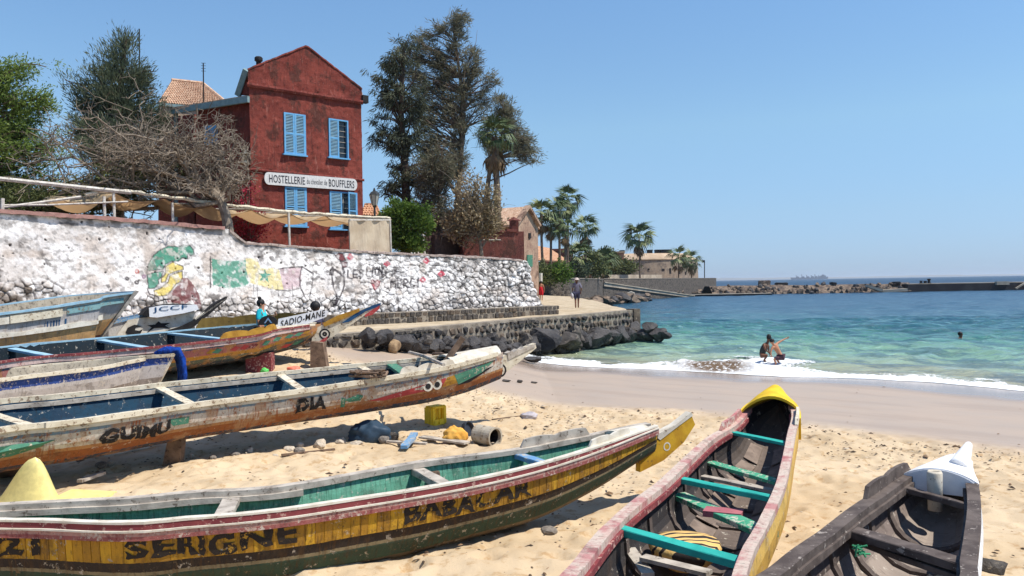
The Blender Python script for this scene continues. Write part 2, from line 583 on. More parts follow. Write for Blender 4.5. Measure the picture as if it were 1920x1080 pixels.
zf = np.maximum(sand_z(PX, PY), 0) + 0.008 + (zf - np.maximum(sand_z(PX, PY), 0)) * smooth(0.0, 0.3, q) + (fbm(S_ * 5, T_ * 5, 3, 58) - 0.5) * 0.09 * smooth(0, 0.3, q) + 0.26 * np.exp(-((S_ - 7.2) / 2.6) ** 2 - ((T_ - 0.6) / 0.55) ** 2) * fbm(S_ * 2.3, T_ * 2.6, 4, 59) + 0.16 * np.exp(-((Tq - 3.4) / 0.9) ** 2)
silt = np.exp(-((S_ - 7.0) / 1.1) ** 2 - ((T_ - 0.1) / 0.7) ** 2) * 1.6
k = N('sea_foam')
fo = k.attr('dens'); nn = k.noise(9, 5, rough=0.65)
al = k.step(k.math('ADD', fo, k.math('MULTIPLY', k.math('SUBTRACT', nn, 0.5), 1.1)), 0.38, 0.72)
k.put(k.b.inputs['Alpha'], al)
fc = k.mix(k.math('MULTIPLY', k.attr('silt'), k.step(nn, 0.36, 0.5)), (0.78, 0.79, 0.78), lin((104, 84, 64)))
FOAM = k.fin(fc, 0.8, k.bump(nn, 0.6, 0.05), 0.3)
Vt = np.stack([PX, PY, zf], -1).reshape(-1, 3); Q = grid_quads(*S_.shape)
keep = dens.ravel()[Q].max(1) > 0.02
me = fast_mesh('wave_foam', Vt, Q[keep], FOAM, {'dens': dens.ravel(), 'silt': silt.ravel()})
tag(link('wave_foam', me), kind='stuff', label='white foam of the small wave breaking along the sand')

# ------------------------------------------------------------------ path, terrace, garden ground
SEAW = [(-7.6, 21.6), (-6.4, 22.7), (-5.35, 23.6), (-4.3, 24.9), (-2.84, 26.8), (-1.18, 29.5), (0.88, 32.9), (3.27, 35.8), (4.9, 38.4), (6.05, 40.2)]
BACK = [(6.15, 44.0), (6.1, 50.0), (6.6, 64.0), (6.3, 74.0), (6.3, 84.0)]
PZ = 1.55
front = [V(*p, PZ) for p in SEAW] + [V(x, y, PZ) for x, y in BACK]
inner = [V(x - 6.2, y + 6.6, PZ) for x, y in SEAW[:-1]] + [V(-3.0, 43, PZ), V(-4, 47, PZ + .05), V(-4, 53, PZ + .15), V(-5, 66, PZ + .5), V(-5, 76, PZ + .75), V(-5, 85, PZ + .85)]
def dens_line(P, m=6):
    out = []
    for a, b in zip(P[:-1], P[1:]):
        for i in range(m): out.append(a + (b - a) * i / m)
    return np.array(out + [P[-1]])
Fd, Id = dens_line(front), dens_line(inner)
vv = np.linspace(0, 1, 30)
Pg = Fd[:, None] * (1 - vv)[None, :, None] + Id[:, None] * vv[None, :, None]
Pg[..., 2] += (fbm(Pg[..., 0] * 0.7, Pg[..., 1] * 0.7, 3, 61) - 0.5) * 0.08
PATHM = rough_mat('trodden_path', lin((188, 172, 146)), lin((168, 150, 122)), 1.2, 0.95, 0.6, 0.03, lin((138, 124, 104)), 0.6)
mb = MB(); mb.grid(Pg)
tag(obj('path', mb, PATHM, smooth_=True), kind='structure')

WR = V(1.4, 37.0); WD = V(-0.732, -0.681); WN = V(0.681, -0.732)      # white wall: right end, direction to the left, outward
TERR = 4.0
mb = MB()
wl = [WR + WD * s - WN * 0.5 for s in (1.2, 8, 16, 26, 40)]
poly = [(p[0], p[1]) for p in wl] + [(-75, 20), (-75, 76), (-1.2, 76), (-0.2, 60), (0.4, 45), (0.4, 38.5)]
n = len(poly)
mb.add([(x, y, TERR) for x, y in poly] + [(x, y, 0.2) for x, y in poly],
       [tuple(range(n))[::-1]] + [(i, (i + 1) % n, (i + 1) % n + n, i + n) for i in range(n)])
EARTH = rough_mat('dry_earth', lin((150, 124, 92)), lin((122, 98, 72)), 1.0, 0.95, 0.6, 0.03)
tag(obj('terrace_ground', mb, EARTH), kind='structure')

mb = MB()
poly = [(-40, 79.6), (-3, 78.6), (5.9, 84.6), (14.6, 129.5), (25, 151), (50.0, 200), (55, 222), (62, 280), (-60, 290)]
n = len(poly)
mb.add([(x, y, 3.2) for x, y in poly] + [(x, y, -1) for x, y in poly],
       [tuple(range(n))] + [(i + n, (i + 1) % n + n, (i + 1) % n, i) for i in range(n)])
tag(obj('garden_ground', mb, EARTH), kind='structure')

# ------------------------------------------------------------------ stone courses
def rock_mesh(name, mat, seed, sub=2, amp=0.3, squash=(1, 1, 1)):
    bm = bmesh.new(); bmesh.ops.create_icosphere(bm, subdivisions=sub, radius=0.5)
    r_ = np.random.default_rng(seed)
    nc_ = 5 if amp < .35 else 11
    offs = r_.uniform(-1, 1, (nc_, 3))
    offs /= np.linalg.norm(offs, axis=1)[:, None]
    cut = r_.uniform(0.24, 0.44, nc_)
    for v in bm.verts:
        p = np.array(v.co)
        for o_, c_ in zip(offs, cut):
            d = p @ o_ - c_
            if d > 0: p = p - o_ * d * (0.85 if nc_ == 5 else 0.97)
        nz = float(fbm(np.array([p[0] * 4 + seed * 3.1]), np.array([p[1] * 4 + p[2] * 5.3]), 3, seed)[0]) - 0.5
        p = p * (1 + amp * nz)
        v.co = Vector(p * np.array(squash))
    me_ = bpy.data.meshes.new(name); bm.to_mesh(me_); bm.free()
    me_.materials.append(mat)
    return me_
BASALT = rough_mat('dark_basalt', lin((92, 86, 80)), lin((58, 54, 52)), 2.2, 0.85, 0.8, 0.04, lin((128, 118, 104)), 0.62)
BASALT2 = rough_mat('brown_basalt', lin((112, 98, 84)), lin((76, 66, 58)), 2.2, 0.85, 0.8, 0.04, lin((150, 136, 116)), 0.62)
MORTAR = rough_mat('pale_mortar', lin((150, 140, 126)), lin((118, 108, 96)), 3, 0.95, 0.8, 0.03, lin((84, 78, 70)), 0.6)
SHORE_ROCK = rough_mat('shore_boulder', lin((74, 70, 68)), lin((44, 42, 43)), 1.4, 0.7, 0.9, 0.06, lin((122, 114, 104)), 0.66, spec=0.4)
def block_mesh(name, mat, seed):
    """squared rubble stone, ~44 triangles"""
    bm = bmesh.new(); bmesh.ops.create_cube(bm, size=1.0)
    bmesh.ops.bevel(bm, geom=bm.edges[:], offset=0.16, segments=1, affect='EDGES')
    r_ = np.random.default_rng(seed)
    for v in bm.verts: v.co = Vector(np.array(v.co) * (1 + r_.uniform(-0.14, 0.1, 3)) + r_.uniform(-0.05, 0.05, 3))
    me_ = bpy.data.meshes.new(name); bm.to_mesh(me_); bm.free(); me_.materials.append(mat)
    return me_
RND = [rock_mesh('rubble_stone', m_, 30 + s, 1, 0.25) for s, m_ in enumerate([BASALT, BASALT2, BASALT, SHORE_ROCK, BASALT2, BASALT])]
BLK = [block_mesh('rubble_block', m_, s) for s, m_ in enumerate([BASALT, BASALT2, BASALT, BASALT, BASALT2, BASALT])]

def stone_course(parent, pts, z0, z1, row, wmean, depth=0.14, proud=0.05, limit=300, vis=None, seed=1, shapes=None):
    shapes = shapes or BLK
    """rubble stones set in a mortar face along the plan polyline pts (front face to the right-hand side of travel)"""
    r_ = np.random.default_rng(seed)
    cand = []
    for a, b in zip(pts[:-1], pts[1:]):
        a = V(*a); b = V(*b); L = np.linalg.norm(b - a); d = (b - a) / L; nrm_ = V(d[1], -d[0])
        z = z0
        while z < z1 - 0.05:
            hh = min(row * r_.uniform(0.8, 1.2), z1 - z)
            if z1 - z - hh < 0.08: hh = z1 - z
            s = r_.uniform(-0.1, 0.05)
            while s < L:
                w_ = wmean * r_.uniform(0.6, 1.5)
                c = a + d * (s + w_ / 2) + nrm_ * (proud - depth / 2 + r_.uniform(-0.03, 0.03))
                zc = z + hh / 2
                if vis is None or vis(c[0], c[1], zc + hh / 2): cand.append((c, zc, w_, hh, math.atan2(d[1], d[0])))
                s += w_ + 0.025
            z += hh + 0.02
    cand.sort(key=lambda q: -q[2] * q[3] / (q[0][1] ** 2))
    for c, zc, w_, hh, a in cand[:limit]:
        inst('stone', shapes[r_.integers(len(shapes))], (c[0], c[1], zc), (r_.uniform(-.06, .06), r_.uniform(-.07, .07), a), (w_ * (0.96 if shapes is BLK else 1.15), depth * r_.uniform(0.9, 1.5), hh * (0.95 if shapes is BLK else 1.2)), parent)
    if len(cand) > limit:
        mb_ = MB()
        for c, zc, w_, hh, a in cand[limit:]:
            mb_.box((c[0], c[1], zc), (w_ * 0.93, depth, hh * 0.92), (0, 0, a))
        obj('small_stones', mb_, BASALT, parent, kind='stuff')

# sea wall under the path
sw = thing('sea_wall', 'low sea wall of dark rubble stones holding up the sandy path', 'sea wall', (0.4, 31.4, 0))
mb = MB()
for a, b in zip(SEAW[:-1], SEAW[1:]):
    a = V(*a); b = V(*b); d = (b - a) / np.linalg.norm(b - a); nr = V(d[1], -d[0])
    P = [V(*(a), 0), V(*(b), 0)]
    q = [a, b, b - nr * 0.5, a - nr * 0.5]
    mb.add([(p[0], p[1], -0.6) for p in q] + [(p[0], p[1], PZ + 0.03) for p in q],
           [(3, 2, 1, 0), (4, 5, 6, 7), (0, 1, 5, 4), (1, 2, 6, 5), (2, 3, 7, 6), (3, 0, 4, 7)])
e = [SEAW[-1]] + BACK[:3]
for a, b in zip(e[:-1], e[1:]):
    a = V(*a); b = V(*b); d = (b - a) / np.linalg.norm(b - a); nr = V(d[1], -d[0])
    q = [a, b, b - nr * 0.5, a - nr * 0.5]
    mb.add([(p[0], p[1], -0.8) for p in q] + [(p[0], p[1], PZ - 0.02) for p in q],
           [(3, 2, 1, 0), (4, 5, 6, 7), (0, 1, 5, 4), (1, 2, 6, 5), (2, 3, 7, 6), (3, 0, 4, 7)])
obj('mortar_face', mb, MORTAR, sw)
stone_course(sw, SEAW, -0.2, PZ - .03, 0.25, 0.34, depth=0.3, proud=0.10, limit=295, vis=lambda x, y, z: z > sand_z(x, y) + 0.02, seed=3, shapes=RND)
mb = MB(); mb.box((6.12, 40.5, 0.75), (0.5, 0.5, 1.75), (0, 0, 0.75))
obj('corner_pier', mb, BASALT2, sw)

# stone bench along the foot of the white wall
bench_pts = [(-6.4, 28.75), (-6.0, 29.1), (-2.0, 32.75), (2.07, 36.6)]
bw = thing('stone_bench', 'long low bench of dark stones and pale mortar at the foot of the white wall', 'bench', (-2, 32.7, PZ))
mb = MB()
for a, b in zip(bench_pts[:-1], bench_pts[1:]):
    a = V(*a); b = V(*b); d = (b - a) / np.linalg.norm(b - a); nr = V(d[1], -d[0])
    q = [a, b, b - nr * 1.0, a - nr * 1.0]
    mb.add([(p[0], p[1], PZ - 0.2) for p in q] + [(p[0], p[1], PZ + 0.42) for p in q],
           [(3, 2, 1, 0), (4, 5, 6, 7), (0, 1, 5, 4), (1, 2, 6, 5), (2, 3, 7, 6), (3, 0, 4, 7)])
obj('mortar_body', mb, MORTAR, bw)
stone_course(bw, bench_pts[1:] , PZ + 0.0, PZ + 0.42, 0.2, 0.2, depth=0.1, proud=0.025, limit=200, seed=5)
stone_course(bw, [bench_pts[-1], (bench_pts[-1][0] - 0.66, bench_pts[-1][1] + 0.7)], PZ, PZ + 0.42, 0.2, 0.24, depth=0.1, proud=0.025, seed=6)
# ------------------------------------------------------------------ white rubble wall with its mural
wall = thing('white_wall', 'tall whitewashed rubble wall with a faded flag mural between beach and red house', 'wall', (-7, 29, 1.2))
top_px = [(-140, 388), (0, 398), (210, 412), (422, 430), (428, 431), (460, 456), (700, 474), (900, 483), (985, 489)]
tpS, tpZ = [], []
for px, py in top_px:
    P = onplane(px, py, (*(WR - WN * 0.35), 2), V(*WN, 0))
    tpS.append((P[0] - WR[0]) * WD[0] + (P[1] - WR[1]) * WD[1]); tpZ.append(P[2])
o_ = np.argsort(tpS); tpS = np.array(tpS)[o_]; tpZ = np.array(tpZ)[o_]
# plan path of the top edge: round nose at the right end, then straight to the left
nose = []
for a in np.linspace(-100, 0, 26):
    r_ = 0.55; a = R(a)
    c = WR + WD * 0.75 - WN * (0.35 + r_)
    nrm_ = WN * math.cos(a) + WD * math.sin(a)
    nose.append((c + nrm_ * r_, nrm_, 0.75 + r_ * math.sin(a)))
strt = [(WR + WD * s - WN * 0.35, WN, s) for s in np.arange(0.77, 26.0, 0.0195)]
pl = nose + strt
NW = len(pl); nv = 150
PXY = np.array([p[0] for p in pl]); NRM = np.array([p[1] for p in pl]); SS = np.array([p[2] for p in pl])
ZT = np.interp(SS, tpS, tpZ) + (fbm(SS * 1.2, SS * 0, 3, 70) - 0.5) * 0.09
ZT[:26] = np.linspace(ZT[26] - 0.35, ZT[26], 26)
ZB = np.interp(SS, [0, 12, 20, 26], [1.6, 1.25, 1.1, 1.1])
vq = np.linspace(0, 1, nv)
flare = 0.35 * (1 - vq) ** 1.3
endf = smooth(2.2, 0.3, SS)
off = flare[None, :] * (1 + 1.5 * endf[:, None] * (1 - vq)[None, :])
Zg = ZB[:, None] + (ZT - ZB)[:, None] * vq[None]
Ug = np.cumsum(np.r_[0, np.linalg.norm(np.diff(PXY, axis=0), axis=1)])[:, None] + 0 * Zg
P3 = np.concatenate([PXY[:, None] + NRM[:, None] * off[..., None], Zg[..., None]], -1)
Qc = P3 - _cam0
dz = Qc @ _f
PXg = 960 + FPX * (Qc @ _r) / dz; PYg = 540 - FPX * (Qc @ _u) / dz
# relief
n_lo = fbm(Ug * 0.9, Zg * 0.9, 4, 71) - 0.5
n_mid = fbm(Ug * 3.2, Zg * 3.2, 4, 72) - 0.5
n_hi = fbm(Ug * 12, Zg * 12, 3, 73) - 0.5
wx = Ug + 0.12 * n_mid; wz = Zg + 0.12 * (fbm(Ug * 3, Zg * 3 + 50, 3, 77) - 0.5)
CELL = 3.9
f1, f2, cid = voronoi(wx * CELL, wz * CELL * 1.15, 75)
crack = 1 - smooth(0.02, 0.16 + 0.1 * n_mid, f2 - f1)
rub = smooth(790, 900, PXg) * smooth(480, 505, PYg) * (0.55 + 0.5 * smooth(0.42, 0.58, fbm(Ug * 1.1 + 9, Zg * 1.1, 3, 78)))
rub = np.maximum(rub, smooth(160, 70, PXg) * smooth(505, 560, PYg))
rub = np.maximum(rub, smooth(545, 585, PYg + 30 * n_lo) * 0.9)
rub = np.maximum(rub, smooth(640, 720, PXg) * 0.34)
rub = np.maximum(rub, 0.03)
rub = np.clip(rub + n_lo * 0.35 * (rub > 0.2), 0, 1)
relief = n_lo * 0.06 + n_mid * 0.05 + n_hi * 0.03 + rub * (0.05 * (1 - (f1 / 0.7) ** 2).clip(0) * (0.4 + 1.2 * cid) - 0.07 * crack) + 0.05 * (cid - 0.5) * rub
pit1, _, pid = voronoi(Ug * 4.1, Zg * 4.1, 79)
pits = ((pit1 < 0.05 + 0.14 * (pid - 0.86) / 0.14) & (pid > 0.86)).astype(float) * (1 - smooth(0.3, 0.8, rub))
relief = relief - 0.05 * pits
P3[..., 0] += NRM[:, None, 0] * relief; P3[..., 1] += NRM[:, None, 1] * relief
# colour of the wash, stains and the mural (paint on the wall, not light)
Cw = np.zeros(Zg.shape + (3,))
def lay(mask, c):
    global Cw
    Cw = Cw * (1 - mask[..., None]) + np.array(c)[None, None] * mask[..., None]
Cw[:] = lin((236, 232, 228))
lay(smooth(0.48, 0.62, fbm(Ug * 1.1, Zg * 1.3, 5, 81)) * 0.7, lin((208, 199, 192)))
lay(smooth(0.5, 0.66, fbm(Ug * 2.6, Zg * 2.6, 5, 82)) * 0.5, lin((222, 219, 218)))
lay(smooth(0.58, 0.74, fbm(Ug * 1.6, Zg * 2.2 + 7, 5, 83)) * 0.5, lin((176, 156, 138)))
topd = (ZT[:, None] - Zg)
lay(smooth(0.55, 0.0, topd) * smooth(0.40, 0.6, fbm(Ug * 4, Zg * 5, 5, 84)) * 0.8, lin((92, 88, 84)))
lay(smooth(0.56, 0.66, fbm(Ug * 9, Zg * 11, 4, 86)) * 0.5, lin((112, 106, 102)))
lay(smooth(0.57, 0.63, fbm(Ug * 5, Zg * 7, 5, 85)) * smooth(0.45, 0.6, fbm(Ug * 0.8, Zg * 0.8, 3, 94)) * 0.7, lin((84, 78, 76)))
lay(crack * smooth(0.18, 0.6, rub) * smooth(0.36, 0.56, fbm(Ug * 3, Zg * 3, 4, 87)) * 0.92, lin((58, 54, 52)))
lay(crack * 0.30 * smooth(0.5, 0.66, fbm(Ug * 1.3, Zg * 1.3, 3, 88)), lin((118, 110, 106)))
lay(pits * 0.85, lin((60, 52, 50)))
lay(smooth(0.3, 0.8, rub) * smooth(0.46, 0.6, fbm(Ug * 5 + 3, Zg * 5, 5, 76)) * 0.6, lin((142, 137, 132)))
lay(smooth(0.3, 0.8, rub) * smooth(0.56, 0.66, fbm(Ug * 7 + 3, Zg * 7, 5, 74)) * 0.8, lin((78, 74, 72)))
low = smooth(1.0, 0.0, Zg - ZB[:, None])
lay(low * smooth(0.42, 0.62, fbm(Ug * 2.2, Zg * 3, 5, 89)) * 0.55, lin((120, 108, 96)))
lay(smooth(150, 60, PXg) * smooth(500, 560, PYg) * smooth(0.4, 0.55, fbm(Ug * 5, Zg * 5, 4, 90)) * 0.7, lin((96, 84, 74)))

jx = PXg + 4 * n_mid + 2 * n_hi; jy = PYg + 4 * (fbm(Ug * 3.2 + 40, Zg * 3.2, 4, 91) - 0.5)
wear = smooth(0.36, 0.5, fbm(Ug * 7, Zg * 7, 5, 92))
def inpoly(poly):
    m = np.zeros(jx.shape, bool)
    n_ = len(poly)
    for i in range(n_):
        x1, y1 = poly[i]; x2, y2 = poly[(i + 1) % n_]
        c = ((y1 > jy) != (y2 > jy)) & (jx < (x2 - x1) * (jy - y1) / (y2 - y1 + 1e-9) + x1)
        m ^= c
    return m.astype(float)
def segd(a, b):
    ax, ay = a; bx, by = b
    L2 = (bx - ax) ** 2 + (by - ay) ** 2 + 1e-9
    t_ = np.clip(((jx - ax) * (bx - ax) + (jy - ay) * (by - ay)) / L2, 0, 1)
    return np.hypot(jx - ax - t_ * (bx - ax), jy - ay - t_ * (by - ay))
def line(pts, w, c, a=0.9, close=False):
    pts = list(pts) + ([pts[0]] if close else [])
    d = np.full(jx.shape, 99.0)
    for p, q in zip(pts[:-1], pts[1:]): d = np.minimum(d, segd(p, q))
    lay(smooth(w * 1.25, w * 0.6, d) * a * (0.65 + 0.35 * wear), c)
def fill(pts, c, a=0.9, edge=None):
    lay(inpoly(pts) * a * (0.35 + 0.65 * wear), c)
    if edge is not None: line(pts, 1.3, edge, 0.75, True)
def R5(pts): return [(240 + x / 5.333, 440 + y / 5.333) for x, y in pts]
GREEN = lin((72, 142, 118)); YEL = lin((216, 196, 112)); MAR = lin((112, 48, 52)); INK = lin((58, 52, 56)); PALEY = lin((222, 208, 150))
fill(R5([(195, 360), (215, 270), (260, 200), (320, 150), (400, 110), (500, 120), (560, 100), (620, 110), (655, 150), (660, 195), (620, 205), (600, 180), (590, 240), (540, 235), (500, 265), (430, 270), (380, 300), (350, 345)]), GREEN, 0.95, INK)
fill(R5([(190, 400), (350, 360), (330, 420), (300, 450), (310, 490), (260, 540), (200, 540)]), GREEN, 0.9, INK)
fill(R5([(330, 430), (370, 390), (380, 320), (450, 275), (545, 310), (550, 340), (480, 370), (400, 400), (370, 470), (335, 475)]), YEL, 0.95, INK)
fill(R5([(260, 560), (330, 530), (400, 470), (420, 410), (540, 360), (545, 420), (520, 470), (480, 490), (440, 540), (400, 600), (320, 610), (270, 610)]), YEL, 0.95, INK)
fill(R5([(400, 600), (500, 500), (540, 430), (600, 430), (680, 540), (720, 640), (740, 740), (700, 740), (640, 660), (560, 690), (390, 670)]), MAR, 0.8)
fill(R5([(555, 490), (580, 440), (600, 450), (590, 520), (570, 560)]), lin((206, 190, 184)), 0.8)
line(R5([(190, 540), (215, 600), (300, 620), (310, 660), (370, 640), (390, 680)]), 1.4, INK)
fill(R5([(835, 240), (1000, 270), (1170, 255), (1175, 340), (1210, 480), (1170, 520), (1000, 540), (850, 500)]), lin((88, 150, 128)), 0.92)
fill(R5([(1175, 240), (1290, 240), (1330, 330), (1510, 340), (1560, 550), (1480, 555), (1220, 480), (1175, 340)]), PALEY, 0.85)
fill(R5([(1515, 335), (1735, 330), (1720, 540), (1560, 550)]), lin((198, 172, 176)), 0.8)
star = [(1365 + r_ * math.sin(a), 410 - r_ * math.cos(a)) for a, r_ in [(i * math.pi / 5 + 0.1, 78 if i % 2 == 0 else 30) for i in range(10)]]
fill(R5(star), lin((78, 146, 132)), 0.95)
line(R5([(820, 215), (825, 520)]), 1.3, INK); line(R5([(1510, 340), (1740, 320), (1850, 385)]), 1.6, INK)
line(R5([(1740, 320), (1715, 420), (1715, 520), (1770, 640)]), 1.2, INK); line(R5([(1850, 385), (1845, 480), (1815, 610)]), 1.3, INK)
line(R5([(1480, 555), (1600, 560), (1720, 540)]), 1.2, INK)
for xx in (1250, 1290, 1640, 1500): line(R5([(xx, 500), (xx + 8, 620)]), 1.0, INK, 0.6)
def R6(pts): return [(600 + x / 6, 460 + y / 6) for x, y in pts]
fill(R6([(170, 120), (215, 90), (255, 100), (290, 170), (240, 185), (190, 150)]), MAR, 0.9, INK)
fill(R6([(225, 185), (300, 190), (305, 235), (260, 255)]), MAR, 0.9, INK)
line(R6([(60, 60), (160, 105)]), 1.2, INK, 0.7)
line(R6([(140, 250), (110, 330), (140, 320), (150, 270), (210, 300), (250, 340), (270, 300), (255, 255)]), 2.2, INK)
line(R6([(130, 330), (145, 450), (190, 590), (160, 670)]), 1.5, INK); line(R6([(265, 340), (275, 440), (220, 590), (170, 670)]), 1.5, INK)
line(R6([(200, 600), (165, 665)]), 3.0, INK)
heart = [(620, 500), (570, 430), (570, 400), (590, 385), (615, 405), (645, 385), (672, 405), (668, 445)]
fill(R6(heart), lin((186, 84, 92)), 0.85, lin((110, 40, 48)))
for hx, hy in ((340, 130), (755, 210), (1195, 175), (1365, 320), (1160, 390)):
    line(R6([(hx - 28, hy), (hx, hy - 28), (hx + 25, hy), (hx, hy + 22)]), 2.2, lin((190, 70, 88)), 0.9, True)
STROKE = {'L': [[(0, 0), (0, 1), (.9, 1)]], 'E': [[(.9, 0), (0, 0), (0, 1), (.9, 1)], [(0, .5), (.7, .5)]], 'S': [[(.9, .1), (.4, 0), (0, .2), (.3, .5), (.9, .7), (.6, 1), (0, .9)]],
          'I': [[(.4, 0), (.4, 1)]], 'O': [[(.4, 0), (.9, .4), (.6, 1), (.1, .8), (0, .3), (.4, 0)]], 'N': [[(0, 1), (0, 0), (.8, 1), (.8, 0)]], 'D': [[(0, 0), (0, 1), (.6, .9), (.9, .5), (.6, .1), (0, 0)]],
          'M': [[(0, 1), (.1, 0), (.45, .6), (.8, 0), (.9, 1)]], 'R': [[(0, 1), (0, 0), (.8, .1), (.8, .4), (0, .5), (.9, 1)]], 'C': [[(.9, .1), (.3, 0), (0, .5), (.3, 1), (.9, .9)]],
          'Z': [[(0, 0), (.9, 0), (0, 1), (.9, 1)]]}
def scrawl(txt, x, y, w, h, dx, c, a, sl=0.0):
    for ch in txt:
        if ch != ' ':
            for st in STROKE[ch]: line([(x + p * w, y + q_ * h + sl * p) for p, q_ in st], 1.7, c, a)
        x += dx; y -= sl
scrawl('LES', 652, 507, 9, 14, 10.5, INK, 0.9, 1.0); scrawl('LIONS', 688, 502, 7, 15, 7.6, INK, 0.85, 0.5)
scrawl('DE', 735, 505, 6, 9, 7.5, INK, 0.6); scrawl('MERCI', 733, 524, 9, 16, 12, INK, 0.85, 0.6)
for cx, cy, rr, cc in ((257, 508, 3.5, lin((176, 84, 72))), (238, 523, 2.5, INK), (256, 529, 3, INK), (270, 518, 3, lin((150, 120, 140)))):
    line([(cx + rr * math.cos(a), cy + rr * math.sin(a)) for a in np.linspace(0, 6.28, 9)], 1.6, cc, 0.9)

# top and back of the wall
rows = [P3]; cols = [Cw]
for back, dzv in ((0.06, 0.02), (0.3, 0.0), (0.46, -0.03), (0.5, -1.4)):
    q = np.zeros((NW, 1, 3)); q[:, 0, :2] = PXY - NRM * back; q[:, 0, 2] = ZT + dzv + (fbm(SS * 3 + back * 9, SS * 0, 3, 95) - .5) * 0.05
    rows.append(q); cc = np.zeros((NW, 1, 3)); cc[:] = lin((150, 138, 130)); cols.append(cc)
G = np.concatenate(rows, 1); CC = np.concatenate(cols, 1)
k = N('whitewashed_rubble')
cw = k.attr('paint', 'Color')
g1 = k.noise(26, 6, rough=0.7); g2 = k.noise(90, 3)
cw2 = k.mix(k.math('MULTIPLY', k.step(g1, 0.56, 0.66), 0.4), cw, lin((120, 110, 104)))
WHITEWASH = k.fin(cw2, 0.95, k.bump(k.math('ADD', g1, k.math('MULTIPLY', g2, 0.4)), 0.6, 0.02), 0.15)
me = fast_mesh('rubble_face', G.reshape(-1, 3) - np.array(wall.location), grid_quads(NW, nv + 4), WHITEWASH, {'paint': CC.reshape(-1, 3)})
link('rubble_face', me, parent=wall)
# separate stones standing out of the wash
WASHSTONE = rough_mat('washed_stone', lin((224, 220, 216)), lin((200, 194, 188)), 5, 0.95, 0.7, 0.02, lin((130, 122, 116)), 0.6)
BARESTONE = rough_mat('bare_stone', lin((140, 126, 112)), lin((98, 88, 80)), 3, 0.95, 0.7, 0.02, lin((180, 170, 160)), 0.62)
WS = [rock_mesh('wall_stone_shape', m_, 200 + i, 1, 0.25) for i, m_ in enumerate([WASHSTONE, WASHSTONE, WASHSTONE, BARESTONE])]
cells = {}
r_ = np.random.default_rng(11)
step = 6
cand = []
idx = np.argwhere((rub[::step, ::step] > 0.66))
seen = set()
for a, b in idx:
    i, j = a * step, b * step
    key = (int(math.floor(wx[i, j] * CELL)), int(math.floor(wz[i, j] * CELL * 1.15)))
    if key in seen: continue
    if f1[i, j] > 0.22 or j > nv - 8 or (600 < PXg[i, j] < 850 and PYg[i, j] < 575) or r_.random() < 0.35: continue
    seen.add(key); cand.append((i, j))
cand.sort(key=lambda q: -abs(dz[q[0], q[1]]) * 0 + dz[q[0], q[1]])
r_.shuffle(cand)
for i, j in cand[:150]:
    p = P3[i, j]; nn_ = NRM[i]
    bare = PXg[i, j] < 180 or (PYg[i, j] > 565 and r_.random() < 0.5)
    me_ = WS[3] if bare else WS[r_.integers(3)]
    s = r_.uniform(0.13, 0.27)
    inst('stone', me_, (p[0] - nn_[0] * 0.03, p[1] - nn_[1] * 0.03, p[2]), (r_.uniform(-.4, .4), r_.uniform(-.4, .4), math.atan2(WD[1], WD[0]) + r_.uniform(-.3, .3)), (s * 1.25, s * 0.5, s * 0.85), wall)
# pink coping on the high part
mb = MB()
PINK = rough_mat('pink_coping', lin((172, 132, 122)), lin((150, 112, 104)), 5, 0.95, 0.6, 0.02, lin((120, 104, 98)), 0.6)
PALECOP = rough_mat('worn_pale_coping', lin((176, 160, 150)), lin((150, 132, 124)), 5, 0.95, 0.6, 0.02, lin((112, 102, 96)), 0.58)
s_split = float(tpS[int(np.argmin([abs(proj((*(WR + WD * q - WN * 0.35), 4.9))[0] - 425) for q in tpS]))])
for s_a, s_b, w_, h_, m_, lab in ((0.9, s_split, 0.27, 0.01, PALECOP, 'thin worn edge of the low part'), (s_split + 0.05, 26, 0.32, 0.05, PINK, 'pinkish coping of the high part')):
    P = []
    for s in np.arange(s_a, s_b, 0.2):
        z = float(np.interp(s, tpS, tpZ)); p = WR + WD * s - WN * 0.57
        p = V(p[0], p[1], z + 0.03)
        P.append([p + np.array([WN[0] * o1, WN[1] * o1, o2 + random.uniform(-.02, .02)]) for o1, o2 in ((w_, -.06), (w_, h_), (0, h_ + .03), (-w_, h_), (-w_, -.06))])
    mb = MB(); mb.grid(np.array(P))
    obj('coping', mb, m_, wall, label=lab)
# ------------------------------------------------------------------ pirogues
def spline(pts, n):
    """Catmull-Rom through pts, n samples evenly by chord length"""
    P = np.array(pts, float)
    if len(P) == 2:
        t = np.linspace(0, 1, n)[:, None]; return P[0] * (1 - t) + P[1] * t
    Q = np.vstack([2 * P[0] - P[1], P, 2 * P[-1] - P[-2]])
    out = []
    for i in range(1, len(Q) - 2):
        for t in np.linspace(0, 1, 40, endpoint=False):
            a, b, c, d = Q[i - 1], Q[i], Q[i + 1], Q[i + 2]
            out.append(0.5 * ((2 * b) + (c - a) * t + (2 * a - 5 * b + 4 * c - d) * t * t + (3 * b - a - 3 * c + d) * t ** 3))
    out.append(P[-1]); out = np.array(out)
    L = np.r_[0, np.cumsum(np.linalg.norm(np.diff(out, axis=0), axis=1))]
    s = np.linspace(0, L[-1], n)
    return np.stack([np.interp(s, L, out[:, k]) for k in range(out.shape[1])], 1)

